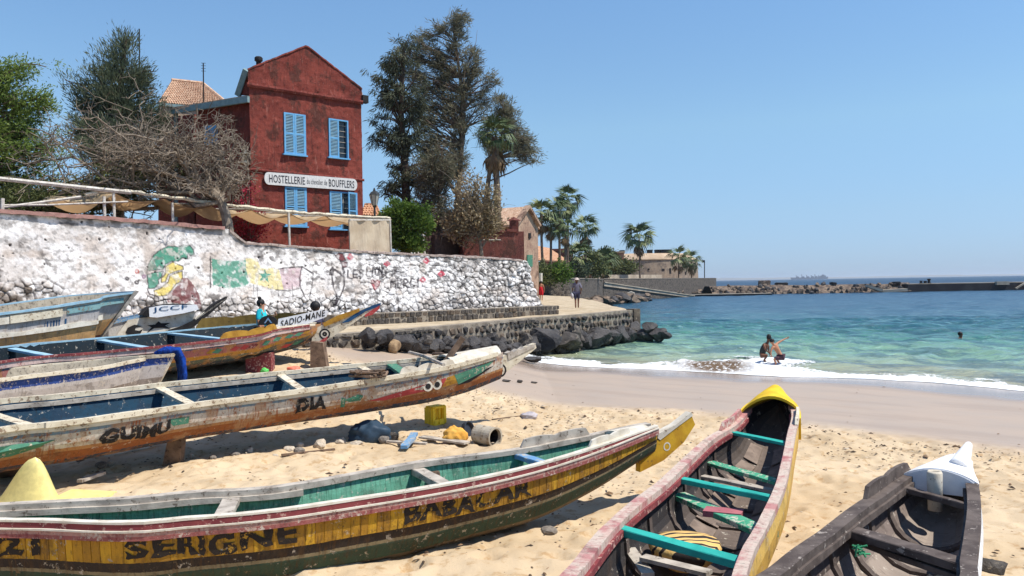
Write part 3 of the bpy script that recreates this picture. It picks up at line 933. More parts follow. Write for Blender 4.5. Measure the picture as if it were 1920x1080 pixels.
class Hull:
    def __init__(self, near, far, keel, prof, th=0.04, n=70, rake=0.0):
        """near/far: world points of the two gunwales from stern to bow; keel: [(s, z)]; prof: [(height fraction, half-width fraction)]"""
        self.n = n
        self.Nn = spline(near, n); self.Ff = spline(far, n)
        self.s = np.linspace(0, 1, n)
        self.kz = np.interp(self.s, [q[0] for q in keel], [q[1] for q in keel])
        # soften keel kinks
        for _ in range(6): self.kz[1:-1] = (self.kz[:-2] + 2 * self.kz[1:-1] + self.kz[2:]) / 4
        self.pz = np.array([q[0] for q in prof]); self.py = np.array([q[1] for q in prof])
        self.th = th; self.rake = rake
        C = (self.Nn + self.Ff) / 2
        self.C = C
        A = self.Ff - self.Nn; A[:, 2] = 0
        self.half = np.linalg.norm(A, axis=1) / 2
        d = np.gradient(C, axis=0); d[:, 2] = 0
        d /= np.linalg.norm(d, axis=1)[:, None]
        self.d = d
        self.acr = np.stack([-d[:, 1], d[:, 0], 0 * d[:, 0]], 1)       # to the far side
        sg = np.sign((self.acr * A).sum(1).mean()); self.acr *= sg
        self.L = np.r_[0, np.cumsum(np.linalg.norm(np.diff(C[:, :2], axis=0), axis=1))]
    def _i(self, s, arr):
        x = np.clip(s, 0, 1) * (self.n - 1); i = int(min(math.floor(x), self.n - 2)); f = x - i
        return arr[i] * (1 - f) + arr[i + 1] * f
    def pt(self, s, side, zf, off=0.0, inner=False):
        """side -1 near, +1 far; zf height fraction; off outward"""
        G = self._i(s, self.Nn if side < 0 else self.Ff)
        C = self._i(s, self.C); ac = self._i(s, self.acr); kz = self._i(s, self.kz)
        hw = (G - C)[:2] @ ac[:2]            # signed half width to this gunwale
        yf = float(np.interp(zf, self.pz, self.py))
        w = hw * yf
        sgn = side
        if inner:
            w = sgn * max(0.0, abs(w) - self.th); z = kz + self.th * 1.0 + max(0, zf) * (G[2] - kz - self.th)
        else:
            z = kz + zf * (G[2] - kz)
        w = w + sgn * off
        p = V(C[0] + ac[0] * w, C[1] + ac[1] * w, z)
        if self.rake and s > .7: p = p - self._i(s, self.d) * self.rake * (1 - zf) * (s - .7) / .3
        return p
    def s_of_len(self, m): return float(np.interp(m, self.L, self.s))
    def s_near_px(self, px, zf=1.0, side=-1):
        ss_ = np.linspace(0, 1, 400)
        xx = np.array([proj(self.pt(q, side, zf))[0] for q in ss_])
        return float(ss_[np.argmin(abs(xx - px))])
    def shell(self, root, mo, mi_, name='hull', zmax=1.0, s0=0.0, s1=1.0):
        mb_ = MB()
        zo = np.unique(np.r_[self.pz, np.linspace(0, 1, 13)]); zo = zo[zo <= zmax + 1e-6]
        sv = np.linspace(s0, s1, self.n)
        Po, uv = [], []
        for s in sv:
            u_ = float(np.interp(s, self.s, self.L))
            row = [self.pt(s, -1, z) for z in zo[::-1]] + [self.pt(s, 1, z) for z in zo]
            Po.append(row); uv.append([(u_, z) for z in zo[::-1]] + [(u_, z) for z in zo])
        Po = np.array(Po); mb_.grid(Po, 0, uv)
        Pi, uv = [], []
        for s in sv:
            u_ = float(np.interp(s, self.s, self.L))
            Pi.append([self.pt(s, -1, z, inner=True) for z in zo[::-1]] + [self.pt(s, 1, z, inner=True) for z in zo])
            uv.append([(u_, z) for z in zo[::-1]] + [(u_, z) for z in zo])
        Pi = np.array(Pi); mb_.grid(Pi, 1, uv, flip=True)
        for j in (0, -1):                     # rims
            q = np.stack([Po[:, j], Pi[:, j]], 1); mb_.grid(q, 0)
        for i in (0, -1):                     # end caps
            m = len(Po[i]); mb_.add(list(Po[i]), [tuple(range(m))], 0)
        return obj(name, mb_, [mo, mi_], root, smooth_=False)
    def sweep(self, root, name, mat, side, zf, rect, s0=0.0, s1=1.0, wob=0.0, n=60, top=None, label=None):
        """rail: rect = (out0, out1, z0, z1) relative to the hull side at height zf"""
        mb_ = MB(); P = []; uv = []
        for s in np.linspace(s0, s1, n):
            o0, o1, z0, z1 = rect
            tz = 0 if top is None else float(top(s))
            g = self.pt(s, side, zf); ac = self._i(s, self.acr) * side
            u_ = float(np.interp(s, self.s, self.L)); wv = (float(vnoise(np.array([u_ * 3.1]), np.array([side * 5.0]), 5)[0]) - .5) * wob
            hw = abs((g - self._i(s, self.C))[:2] @ self._i(s, self.acr)[:2])
            o0 = max(o0, -hw)
            P.append([g + ac * o0 + V(0, 0, z0), g + ac * o1 + V(0, 0, z0), g + ac * o1 + V(0, 0, z1 + tz + wv), g + ac * o0 + V(0, 0, z1 + tz + wv), g + ac * o0 + V(0, 0, z0)])
            uv.append([(u_, 0), (u_, .3), (u_, .6), (u_, .9), (u_, 1)])
        P = np.array(P); mb_.grid(P, 0, uv)
        for i in (0, -1): mb_.add(list(P[i][:4]), [(0, 1, 2, 3)])
        return obj(name, mb_, mat, root, label=label)
    def thwart(self, root, mat, s, width, thick, zf=0.86, name='thwart', label=None, ext=0.0, skew=0.0, drop=0.0):
        a = self.pt(s - skew, -1, zf, inner=True); b = self.pt(s + skew, 1, zf, inner=True)
        a[2] -= drop; b[2] -= drop
        d = unit(b - a)
        mb_ = MB(); P = a - d * ext; Q = b + d * ext
        ax = unit(np.cross(V(0, 0, 1), d)); up = np.cross(d, ax)
        nseg = 7; rows_ = []
        for i in range(nseg):
            t = i / (nseg - 1); c = P + (Q - P) * t
            ww = width / 2 * (1 + random.uniform(-.04, .04)); tt_ = thick / 2
            b1 = 0.2 * min(ww, tt_)
            sec = [(-ww, -tt_), (ww, -tt_), (ww, tt_ - b1), (ww - b1, tt_), (-ww + b1, tt_), (-ww, tt_ - b1), (-ww, -tt_)]
            rows_.append([c + ax * q[0] + up * (q[1] + random.uniform(-.003, .003)) for q in sec])
        mb_.grid(np.array(rows_))
        for i in (0, -1): mb_.add(list(rows_[i][:6]), [tuple(range(6))])
        return obj(name, mb_, mat, root, label=label)
    def rib(self, root, mat, s, wd=0.05, th=0.03, ztop=0.95, name='rib'):
        mb_ = MB(); rows_ = []
        zs = [ztop, .7, .5, .3, .15, .06, 0.0]
        seq = [(-1, z) for z in zs] + [(1, z) for z in zs[::-1]]
        ds = wd / max(self.L[-1], 1e-3) / 2
        for side, z in seq:
            p0 = self.pt(s - ds, side, z, inner=True); p1 = self.pt(s + ds, side, z, inner=True)
            c = self._i(s, self.C); c = V(c[0], c[1], self._i(s, self.Nn)[2] + 0.1)
            inw = unit(c - (p0 + p1) / 2)
            rows_.append([p0, p1, p1 + inw * th, p0 + inw * th, p0])
        mb_.grid(np.array(rows_))
        return obj(name, mb_, mat, root)
    def letters(self, root, txt, s0, s1, z0, z1, mat, side=-1, off=0.012, name='painted_name', bold=0.02, slant=0.0, flipz=False, th=None):
        """lettering laid on the hull side between stations s0..s1 and heights z0..z1"""
        u0 = float(np.interp(s0, self.s, self.L)); u1 = float(np.interp(s1, self.s, self.L))
        me_, w, h = text_mesh(txt, bold)
        mb_ = MB()
        vv_ = []
        for x, y in me_['v']:
            u_ = u0 + (u1 - u0) * x / w
            s = float(np.interp(u_, self.L, self.s))
            zz = z0 + (z1 - z0) * (y / h)
            s += (float(vnoise(np.array([x * 7.0 + 3]), np.array([y * 9.0]), 8)[0]) - .5) * .05 * h / self.L[-1] * (u1 - u0) / w * 3; zz += (float(vnoise(np.array([x * 6.0]), np.array([y * 8.0 + 5]), 9)[0]) - .5) * .05 + .03 * math.sin(x * 2.1)
            vv_.append(self.pt(s, side, zz, off))
        mb_.add(vv_, me_['f'])
        return obj(name, mb_, mat, root)
    def patch(self, root, name, poly, mat, side=-1, off=0.008, label=None):
        """flat painted figure on the side; poly in (s, zf)"""
        P = []
        n_ = len(poly)
        for i in range(n_):
            a = np.array(poly[i]); b = np.array(poly[(i + 1) % n_])
            for t in np.linspace(0, 1, 4, endpoint=False): P.append(a + (b - a) * t)
        c = np.mean(P, 0)
        mb_ = MB(); vv_ = [self.pt(c[0], side, c[1], off)] + [self.pt(q[0], side, q[1], off) for q in P]
        m = len(P)
        mb_.add(vv_, [(0, i + 1, (i + 1) % m + 1) for i in range(m)])
        return obj(name, mb_, mat, root, label=label)

_txt_cache = {}
def text_mesh(txt, bold=0.02, cut=24):
    """outline of txt as a cut-up flat mesh with x in 0..w and y in 0..h (built-in font)"""
    key = (txt, bold, cut)
    if key in _txt_cache: return _txt_cache[key]
    cu = bpy.data.curves.new('lettering', 'FONT')
    cu.body = txt; cu.size = 1.0; cu.offset = bold; cu.resolution_u = 3; cu.space_character = 1.08
    o = bpy.data.objects.new('lettering', cu); COL.objects.link(o)
    dg = bpy.context.evaluated_depsgraph_get(); dg.update()
    me_ = bpy.data.meshes.new_from_object(o.evaluated_get(dg))
    bpy.data.objects.remove(o); bpy.data.curves.remove(cu)
    bm = bmesh.new(); bm.from_mesh(me_); bpy.data.meshes.remove(me_)
    xs_ = [v.co.x for v in bm.verts]; ys_ = [v.co.y for v in bm.verts]
    x0, x1, y0, y1 = min(xs_), max(xs_), min(ys_), max(ys_)
    for i in range(1, cut):
        g = bm.verts[:] + bm.edges[:] + bm.faces[:]
        bmesh.ops.bisect_plane(bm, geom=g, plane_co=(x0 + (x1 - x0) * i / cut, 0, 0), plane_no=(1, 0, 0))
    for i in range(1, 4):
        g = bm.verts[:] + bm.edges[:] + bm.faces[:]
        bmesh.ops.bisect_plane(bm, geom=g, plane_co=(0, y0 + (y1 - y0) * i / 4, 0), plane_no=(0, 1, 0))
    bm.verts.index_update()
    vv_ = [(v.co.x - x0, v.co.y - y0) for v in bm.verts]
    ff = [tuple(v.index for v in f.verts) for f in bm.faces]
    bm.free()
    _txt_cache[key] = ({'v': vv_, 'f': ff}, x1 - x0, y1 - y0)
    return _txt_cache[key]

def hull_mat(name, bands, chip, chipamt=0.62, streak=None, streakamt=0.5, groove=0.0, dirt=None, edge=0.02, rough=0.75, wander=0.03):
    """painted planks: bands = [(height fraction from, colour)], flaking to chip, optional run-down stains"""
    k = N(name)
    uv = k.tc('UV'); sx = k.sep(uv)
    u, v = sx[0], sx[1]
    ob = k.tc('Object')
    nw = k.noise(2.2, 3, ob)
    v2 = k.math('ADD', v, k.math('MULTIPLY', k.math('SUBTRACT', nw, 0.5), wander))
    v2 = k.math('ADD', v2, k.math('MULTIPLY', k.math('SUBTRACT', k.noise(40, 3, ob), 0.5), edge))
    col = k.ramp(v2, [(max(0, b), c) for b, c in bands], 'CONSTANT')
    pv = k.comb(k.math('MULTIPLY', u, 1.0), k.math('MULTIPLY', v, 0.35), 0)
    n1 = k.noise(5, 6, ob, rough=0.65); n2 = k.noise(22, 7, ob, rough=0.7)
    n3 = k.noise(14, 5, pv, rough=0.7)
    col = k.mix(k.math('MULTIPLY', k.step(n1, 0.4, 0.62), 0.45), col, k.mix(0.5, col, (0.02, 0.018, 0.015)))
    col = k.mix(k.math('MULTIPLY', k.step(n3, 0.5, 0.7), 0.4), col, k.mix(0.55, col, chip))
    f = k.math('ADD', k.math('MULTIPLY', n2, 0.6), k.math('MULTIPLY', n1, 0.4))
    col = k.mix(k.step(f, chipamt - 0.015, chipamt + 0.02), col, chip)
    if dirt is not None:
        col = k.mix(k.math('MULTIPLY', k.step(k.noise(3.0, 5, ob), 0.5, 0.62), 0.7), col, dirt)
    c9 = k.noise(9, 9, k.map(ob, (1, 1, 1), (0, 0, 0), (3, 1, 7)), rough=.74)
    col = k.mix(k.step(c9, .60, .625), col, k.mix(0.6, chip, lin((206, 196, 180))))
    col = k.mix(k.math('MULTIPLY', k.step(k.noise(30, 5, k.comb(u, k.math('MULTIPLY', v, 0.2), 3.0), rough=.6), .56, .66), .6), col, k.mix(.7, col, (.02, .016, .012)))
    col = k.mix(k.math('MULTIPLY', k.step(k.noise(3.4, 8, k.map(ob, (1, 1, 1), (0, 0, 0), (9, 4, 1)), rough=.72), .57, .63), .7), col, k.mix(.6, col, lin((70, 56, 46))))
    if streak is not None:
        sn = k.noise(26, 4, k.comb(u, k.math('MULTIPLY', v, 0.12), 0), rough=0.6)
        big_ = k.noise(1.6, 4, ob)
        col = k.mix(k.math('MULTIPLY', k.math('MULTIPLY', k.step(sn, 0.48, 0.66), k.step(big_, 0.35, 0.6)), streakamt), col, streak)
    hgt = k.math('ADD', n2, k.math('MULTIPLY', k.noise(60, 3, k.comb(u, k.math('MULTIPLY', v, 3.0), 0)), 0.6))
    if groove:
        gw = k.n('TexWave', wave_type='BANDS', bands_direction='X', wave_profile='SAW'); k.l(k.comb(u, 0, 0), gw.inputs[0]); gw.inputs['Scale'].default_value = groove
        gw.inputs['Distortion'].default_value = 0.5
        hgt = k.math('ADD', hgt, k.math('MULTIPLY', gw.outputs['Fac'], 0.6))
        col = k.mix(k.math('MULTIPLY', k.step(gw.outputs['Fac'], 0.16, 0.02), 0.55), col, k.mix(0.6, col, (0.015, 0.012, 0.01)))
    return k.fin(col, rough, k.bump(hgt, 0.6, 0.012), 0.3)

# paints
GREYWOOD = wood_mat('grey_bare_wood', lin((186, 176, 162)), lin((150, 140, 128)), lin((104, 92, 80)), 0.58)
DARKWOOD = wood_mat('dark_tarred_wood', lin((100, 89, 82)), lin((72, 62, 57)), lin((150, 140, 130)), 0.6)
BROWNWOOD = wood_mat('brown_bare_wood', lin((128, 106, 88)), lin((96, 78, 64)), lin((64, 52, 44)), 0.58)
WHITEP = wood_mat('old_white_paint', lin((212, 205, 190)), lin((190, 180, 162)), lin((128, 112, 94)), 0.6)
CREAMP = wood_mat('cream_paint', lin((208, 198, 176)), lin((190, 178, 154)), lin((134, 114, 94)), 0.56)
BRIGHTWHITE = wood_mat('fresh_white_paint', lin((226, 226, 226)), lin((216, 216, 218)), lin((150, 146, 142)), 0.68)
MAROONP = wood_mat('maroon_paint', lin((130, 62, 62)), lin((112, 50, 54)), lin((176, 140, 128)), 0.56)
PINKRED = wood_mat('worn_pink_red_paint', lin((178, 116, 108)), lin((196, 158, 146)), lin((150, 70, 74)), 0.55)
YELLOWP = wood_mat('yellow_paint', lin((196, 152, 40)), lin((176, 130, 34)), lin((120, 92, 50)), 0.6)
BRYELLOW = wood_mat('bright_yellow_paint', lin((222, 186, 46)), lin((206, 168, 40)), lin((150, 124, 50)), 0.66)
TURQ = wood_mat('turquoise_paint', lin((46, 164, 150)), lin((36, 146, 134)), lin((24, 96, 92)), 0.64)
BLUEP = wood_mat('worn_blue_paint', lin((96, 140, 178)), lin((120, 150, 176)), lin((170, 164, 152)), 0.54)
PALEBLUE = wood_mat('pale_blue_paint', lin((150, 182, 196)), lin((128, 164, 184)), lin((172, 160, 146)), 0.6)
BLACKP = wood_mat('black_paint', lin((40, 38, 38)), lin((28, 26, 28)), lin((96, 88, 78)), 0.66)
INKP = wood_mat('faded_black_lettering', lin((48, 40, 34)), lin((36, 31, 28)), lin((172, 130, 48)), 0.575)
INKB = wood_mat('black_lettering', lin((38, 36, 36)), lin((28, 26, 28)), lin((168, 154, 132)), 0.59)
GREENP = wood_mat('faded_green_paint', lin((78, 128, 104)), lin((60, 112, 92)), lin((170, 160, 140)), 0.58)
OCHRE = wood_mat('ochre_paint', lin((176, 134, 52)), lin((150, 108, 40)), lin((96, 72, 44)), 0.6)
OLIVE = wood_mat('olive_paint', lin((120, 98, 48)), lin((100, 80, 38)), lin((70, 56, 34)), 0.6)
BLUEDEEP = wood_mat('deep_blue_paint', lin((34, 78, 116)), lin((26, 62, 98)), lin((80, 90, 96)), 0.64)
REDP = wood_mat('faded_red_paint', lin((176, 72, 70)), lin((160, 62, 62)), lin((190, 150, 140)), 0.6)

def board(root, name, mat, pts, across, label=None):
    mb_ = MB(); mb_.slab(pts, across); return obj(name, mb_, mat, root, label=label)
def wavy_board(root, name, mat, H, side, s0, s1, h0, hump, nh, th=0.03, out=0.0, label=None, up=0.0):
    """carved wash board along a gunwale: scalloped top"""
    P = []
    for s in np.linspace(s0, s1, nh * 10 + 1):
        t = (s - s0) / (s1 - s0)
        g = H.pt(s, side, 1.0); ac = H._i(s, H.acr) * side
        hh = h0 * min(1, t / 0.05 + 0.15, (1 - t) / 0.05 + 0.15) + hump * abs(math.sin(math.pi * nh * t)) ** 0.7
        P.append([g + ac * (out - th / 2) + V(0, 0, up), g + ac * (out + th / 2) + V(0, 0, up), g + ac * (out + th / 2) + V(0, 0, up + hh), g + ac * (out - th / 2) + V(0, 0, up + hh), g + ac * (out - th / 2) + V(0, 0, up)])
    mb_ = MB(); P = np.array(P); mb_.grid(P)
    for i in (0, -1): mb_.add(list(P[i][:4]), [(0, 1, 2, 3)])
    return obj(name, mb_, mat, root, label=label)
def crown_deck(root, name, mat, H, s0, s1, crown, n=14, m=9, th=0.03, label=None, rise=0.0, widen=0.0):
    """arched fore deck between the gunwales"""
    top = []; bot = []
    for s in np.linspace(s0, s1, n):
        a = H.pt(s, -1, 1.0); b = H.pt(s, 1, 1.0)
        ac = unit(b - a) if np.linalg.norm(b - a) > 1e-3 else H._i(s, H.acr)
        a = a - ac * widen; b = b + ac * widen
        w = np.linalg.norm(b - a)
        row = []; rb = []
        for j in range(m):
            t = j / (m - 1)
            p = a + (b - a) * t + V(0, 0, crown * min(1, w / 0.35) * math.sin(math.pi * t) ** 0.8 + rise)
            row.append(p); rb.append(p - V(0, 0, th))
        top.append(row); bot.append(rb)
    T_ = np.array(top); B_ = np.array(bot); mb_ = MB()
    mb_.grid(T_); mb_.grid(B_, flip=True)
    mb_.grid(np.stack([T_[0], B_[0]], 1)); mb_.grid(np.stack([T_[-1], B_[-1]], 1))
    mb_.grid(np.stack([T_[:, 0], B_[:, 0]], 1)); mb_.grid(np.stack([T_[:, -1], B_[:, -1]], 1))
    return obj(name, mb_, mat, root, label=label, smooth_=True)
def disc_on(root, name, mat, c, nrm_, r, r_in=0.0, n=20, off=0.0):
    nrm_ = unit(nrm_); a = unit(np.cross(nrm_, V(0, 0, 1))); b = np.cross(nrm_, a)
    c = np.array(c) + nrm_ * off; mb_ = MB(); vs_ = []; fs = []
    for i in range(n):
        t = 2 * math.pi * i / n
        e = math.cos(t) * a + math.sin(t) * b
        vs_ += [c + e * r, c + e * r_in]
    for i in range(n):
        j = (i + 1) % n; fs.append((2 * i, 2 * j, 2 * j + 1, 2 * i + 1))
    mb_.add(vs_, fs); return obj(name, mb_, mat, root)

DUG = [(0, .26), (.05, .46), (.16, .66), (.34, .82), (.55, .92), (1, 1)]

# ============ yellow boat across the foreground
zn = [1.17, 1.16, 1.15, 1.16, 1.2, 1.28, 1.40, 1.5]
npx = [(0, 977), (248, 983), (350, 975.6), (560, 955), (874, 904), (1049, 861), (1224, 801.5)]
fpx = [(0, 949), (251, 935), (376, 924.5), (560, 910), (786, 869), (987, 841), (1132, 812.5), (1222, 795)]
near = [onz(*p, z) for p, z in zip(npx, [1.17, 1.15, 1.15, 1.15, 1.17, 1.24, 1.36])]
far = [onz(*p, z) for p, z in zip(fpx, [1.17, 1.15, 1.15, 1.15, 1.17, 1.22, 1.29, 1.36])]
stern = (near[0] + far[0]) / 2 + V(-1.25, -0.62, 0.12)
near = [stern + V(0.03, -.05, 0)] + near; far = [stern + V(-0.03, .05, 0)] + far
YB = Hull(near, far, [(0, .85), (.12, .56), (.3, .47), (.6, .47), (.78, .58), (.9, .80), (1, 1.06)], DUG, th=0.035, n=90)
ya = thing('pirogue', 'long yellow wooden boat with faded black lettering and worn green inside across the foreground', 'boat', (-1.5, 5.9, 0.5), 'wooden boats drawn up on the beach')
YHULL = hull_mat('yellow_green_hull', [(0, lin((104, 92, 72))), (.05, lin((110, 96, 76))), (.14, lin((54, 74, 58))), (.36, lin((140, 126, 96))), (.41, lin((50, 40, 34))), (.53, lin((188, 142, 38)))], lin((120, 100, 72)), 0.60, streak=lin((84, 58, 30)), streakamt=0.6)
GREENIN = hull_mat('green_inside', [(0, lin((84, 124, 104))), (.3, lin((98, 160, 134))), (.8, lin((106, 168, 142)))], lin((150, 164, 146)), 0.58, streak=lin((52, 90, 74)), streakamt=0.8, groove=6.0)
YB.shell(ya, YHULL, GREENIN)
# upright yellow boards of the near side
YPL = [hull_mat('yellow_board', [(0, c), (.5, c)], lin((116, 88, 46)), 0.58, streak=lin((88, 60, 28)), streakamt=0.65) for c in (lin((200, 152, 40)), lin((184, 136, 36)), lin((168, 122, 36)))]
for side in (-1,):
    u = 0.5; r2 = np.random.default_rng(4)
    while u < YB.L[-1] - 0.22:
        w = r2.uniform(0.055, 0.085)
        s_a = YB.s_of_len(u); s_b = YB.s_of_len(u + w - 0.006)
        mb = MB(); o1 = 0.006 + r2.uniform(-.002, .002)
        P = []; uvp = []
        for s in (s_a, s_a, s_b, s_b):
            pass
        rows_ = []
        uvr = []
        for (s, off_) in ((s_a, 0.0), (s_a, o1), (s_b, o1), (s_b, 0.0)):
            rows_.append([YB.pt(s, side, z, off_) for z in (.535, .65, .78, .86)])
            uvr.append([(float(np.interp(s, YB.s, YB.L)), z) for z in (.535, .65, .78, .86)])
        mb.grid(np.array(rows_), 0, uvr)
        obj('plank', mb, YPL[r2.integers(3)], ya)
        u += w
RAILR = hull_mat('red_white_rail', [(0, lin((158, 92, 86))), (.45, lin((186, 140, 128))), (.8, lin((196, 170, 156)))], lin((186, 160, 146)), 0.55, streak=lin((120, 52, 54)), streakamt=0.8)
YB.sweep(ya, 'rubbing_strake', RAILR, -1, 0.88, (0.0, .032, -.045, .02), wob=0.005)
YB.sweep(ya, 'white_lip', WHITEP, -1, 0.88, (0.0, .042, .022, .036), wob=0.005)
YB.sweep(ya, 'gunwale', WHITEP, -1, 1.0, (-.05, .02, 0.004, .022), wob=0.006, label='whitish near rail')
YB.sweep(ya, 'red_rail', MAROONP, -1, 1.0, (.0, .016, -.045, 0.002), wob=0.003)
YB.sweep(ya, 'gunwale', GREYWOOD, 1, 1.0, (-.07, .035, -.03, .022), wob=0.01, label='bare grey far rail')
YB.sweep(ya, 'inner_rail', GREYWOOD, 1, 0.93, (-.10, -.045, -.03, .02), s0=.02, s1=.5, wob=0.01)
for px, w, th_, m_ in ((392, .15, .05, GREYWOOD), (835, .13, .06, GREYWOOD), (1020, .12, .05, BLUEP)):
    s = YB.s_near_px(px + 18, 1.0)
    YB.thwart(ya, m_, s, w, th_, 0.90, label='blue worn seat' if m_ is BLUEP else None)
s = YB.s_near_px(800, 1.0, 1)
board(ya, 'seat_post', BROWNWOOD, [YB.pt(s, 1, .86, inner=True) + V(.02, -.03, 0), YB.pt(s, 1, .1, inner=True) + V(.02, -.06, 0), YB.pt(s + .012, 1, .1, inner=True) + V(.02, -.06, 0), YB.pt(s + .012, 1, .86, inner=True) + V(.02, -.03, 0)], YB._i(s, YB.acr) * .05)
YB.letters(ya, '21', YB.s_near_px(-2, .7), YB.s_near_px(77, .7), .56, .84, INKP, name='painted_number', bold=.05)
YB.letters(ya, 'SERIGNE', YB.s_near_px(236, .7), YB.s_near_px(556, .7), .57, .83, INKP, bold=.04)
YB.letters(ya, 'BABACAR', YB.s_near_px(756, .7), YB.s_near_px(998, .7), .57, .85, INKP, bold=.04)
# prow spur
bowc = YB.pt(1, -1, 1.0) * .5 + YB.pt(1, 1, 1.0) * .5
pn = V(-YB.d[-1][1], YB.d[-1][0], 0)
def bp(px, py, c0=None, n0=None): return onplane(px, py, bowc if c0 is None else c0, pn if n0 is None else n0)
board(ya, 'prow', YELLOWP, [bp(1198, 815), bp(1232, 824), bp(1262, 803), bp(1292, 778), bp(1299, 795), bp(1278, 828), bp(1240, 862), bp(1196, 884)], pn * .085)
board(ya, 'prow_cap', WHITEP, [bp(1228, 820), bp(1230, 812), bp(1262, 795), bp(1291, 772), bp(1294, 778), bp(1263, 801), bp(1233, 824)], pn * .10)
disc_on(ya, 'painted_ring', WHITEP, bp(1246, 836), -pn if pn[1] > 0 else pn, .05, .035, off=.045)
wavy_board(ya, 'carved_board', GREYWOOD, YB, 1, .80, .91, .07, .025, 2, up=.02, label='grey scalloped board on the far rail')
wavy_board(ya, 'carved_board', WHITEP, YB, -1, .86, .945, .05, .02, 2, up=.02, out=-.06, label='white carved board with a blue patch')
crown_deck(ya, 'fore_deck', WHITEP, YB, .93, .985, .05)

# ============ red and yellow boat on the right, seen from its stern
lpx = [(1010, 1135), (1065, 1080), (1153, 977), (1240, 907), (1323, 830), (1373, 797), (1405, 764)]
rpx = [(1380, 1135), (1400, 1072), (1418, 1025), (1450, 965), (1473, 905), (1487, 830), (1495, 775)]
lz = [1.12, 1.12, 1.10, 1.10, 1.14, 1.20, 1.30]; rz_ = [1.12, 1.12, 1.10, 1.10, 1.14, 1.22, 1.32]
L_ = [onz(*p, z) for p, z in zip(lpx, lz)]; R_ = [onz(*p, z) for p, z in zip(rpx, rz_)]
bow = (L_[-1] + R_[-1]) / 2 + V(.28, .55, .10)
ddr = unit((L_[0] + R_[0]) - (L_[2] + R_[2]))
st = (L_[0] + R_[0]) / 2 + ddr * 1.7 + V(0, 0, .12)
acx = V(ddr[1], -ddr[0], 0) * -1
hb = np.linalg.norm(R_[0] - L_[0]) / 2
sa = unit((R_[0] - L_[0]) * V(1, 1, 0))
L2 = [st - sa * .05, (st + L_[0] + R_[0] - (L_[0] + R_[0]) / 2) / 2 - sa * hb * .8] + L_ + [bow - sa * .03]
R2 = [st + sa * .05, (st + L_[0] + R_[0] - (L_[0] + R_[0]) / 2) / 2 + sa * hb * .8] + R_ + [bow + sa * .03]
RB = Hull(L2, R2, [(0, .8), (.15, .5), (.4, .46), (.7, .5), (.85, .68), (.95, .95), (1, 1.25)], [(0, .3), (.08, .6), (.25, .88), (.5, 1.0), (.75, 1.02), (1, 1)], th=.05, n=90)
rb = thing('pirogue', 'narrow boat with worn red rails, turquoise seats and a bright yellow bow', 'boat', (2.2, 7.0, 0.5), 'wooden boats drawn up on the beach')
RHULL = hull_mat('cream_yellow_hull', [(0, lin((150, 120, 70))), (.2, lin((206, 164, 76))), (.75, lin((214, 176, 92)))], lin((176, 150, 104)), 0.62, dirt=lin((176, 146, 92)))
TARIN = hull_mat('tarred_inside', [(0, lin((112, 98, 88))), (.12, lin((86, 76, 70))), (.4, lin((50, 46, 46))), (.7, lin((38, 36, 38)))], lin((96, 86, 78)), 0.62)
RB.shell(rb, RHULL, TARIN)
REDRAIL = hull_mat('worn_red_rail', [(0, lin((176, 124, 114))), (.35, lin((200, 180, 164))), (.7, lin((196, 166, 152)))], lin((198, 180, 164)), 0.5, streak=lin((150, 70, 76)), streakamt=0.7, dirt=lin((172, 98, 100)))
for sd, lab in ((-1, 'worn red and grey left rail'), (1, 'worn red and grey right rail')):
    RB.sweep(rb, 'gunwale', REDRAIL, sd, 1.0, (-.075, .03 if sd < 0 else .012, -.03, .025), wob=.012, s1=.93, label=lab)
    RB.sweep(rb, 'inner_rail', MAROONP, sd, .95, (-.10, -.035, -.05, .0), wob=.008, s1=.9)
def two(px1, py1, px2, py2, z, H): pass
PATCHY = wood_mat('flaking_green_paint', lin((78, 158, 124)), lin((54, 138, 106)), lin((178, 180, 160)), 0.54)
PINKSEAT = wood_mat('dull_pink_paint', lin((172, 104, 108)), lin((156, 92, 98)), lin((92, 64, 66)), 0.6)
def seat_px(H, root, ml, mr, mat, width, thick, zf, name='thwart', label=None, drop=0.0):
    """seat whose left end shows at ml and right end at mr"""
    def best(p, side):
        ss_ = np.linspace(.05, .95, 300)
        d_ = [np.hypot(*(np.array(proj(H.pt(q, side, zf, inner=True))) - np.array(p))) for q in ss_]
        return float(ss_[int(np.argmin(d_))])
    sl_, sr_ = best(ml, -1), best(mr, 1)
    return H.thwart(root, mat, (sl_ + sr_) / 2, width, thick, zf, name, label, skew=(sr_ - sl_) / 2, ext=-0.005, drop=drop), (sl_ + sr_) / 2
seat_px(RB, rb, (1372, 812), (1474, 832), TURQ, .09, .035, .90)
seat_px(RB, rb, (1272, 899), (1446, 932), TURQ, .10, .045, .90)
seat_px(RB, rb, (1172, 1002), (1374, 1048), TURQ, .11, .055, .90)
_, sg1 = seat_px(RB, rb, (1338, 876), (1455, 906), PATCHY, .13, .035, .60, label='flaking pale green low seat')
_, sg3 = seat_px(RB, rb, (1318, 896), (1450, 920), GREYWOOD, .10, .03, .50, label='bare grey low seat')
so, sg2 = seat_px(RB, rb, (1290, 945), (1415, 990), PATCHY, .17, .05, .62, label='green low seat with a pink middle')
a_ = RB.pt(sg2, -1, .62, inner=True); b_ = RB.pt(sg2, 1, .62, inner=True)
mb = MB(); ax_ = unit(b_ - a_); cx_ = unit(np.cross(V(0, 0, 1), ax_))
mb.box(a_ + (b_ - a_) * .53 + V(0, 0, .001), (np.linalg.norm(b_ - a_) * .34, .172, .054), axes=(ax_, cx_, V(0, 0, 1)))
obj('pink_band', mb, PINKSEAT, so)
for s in (.40, .47, .54, .61, .68, .76): RB.rib(rb, DARKWOOD, s, .07, .025, .55)
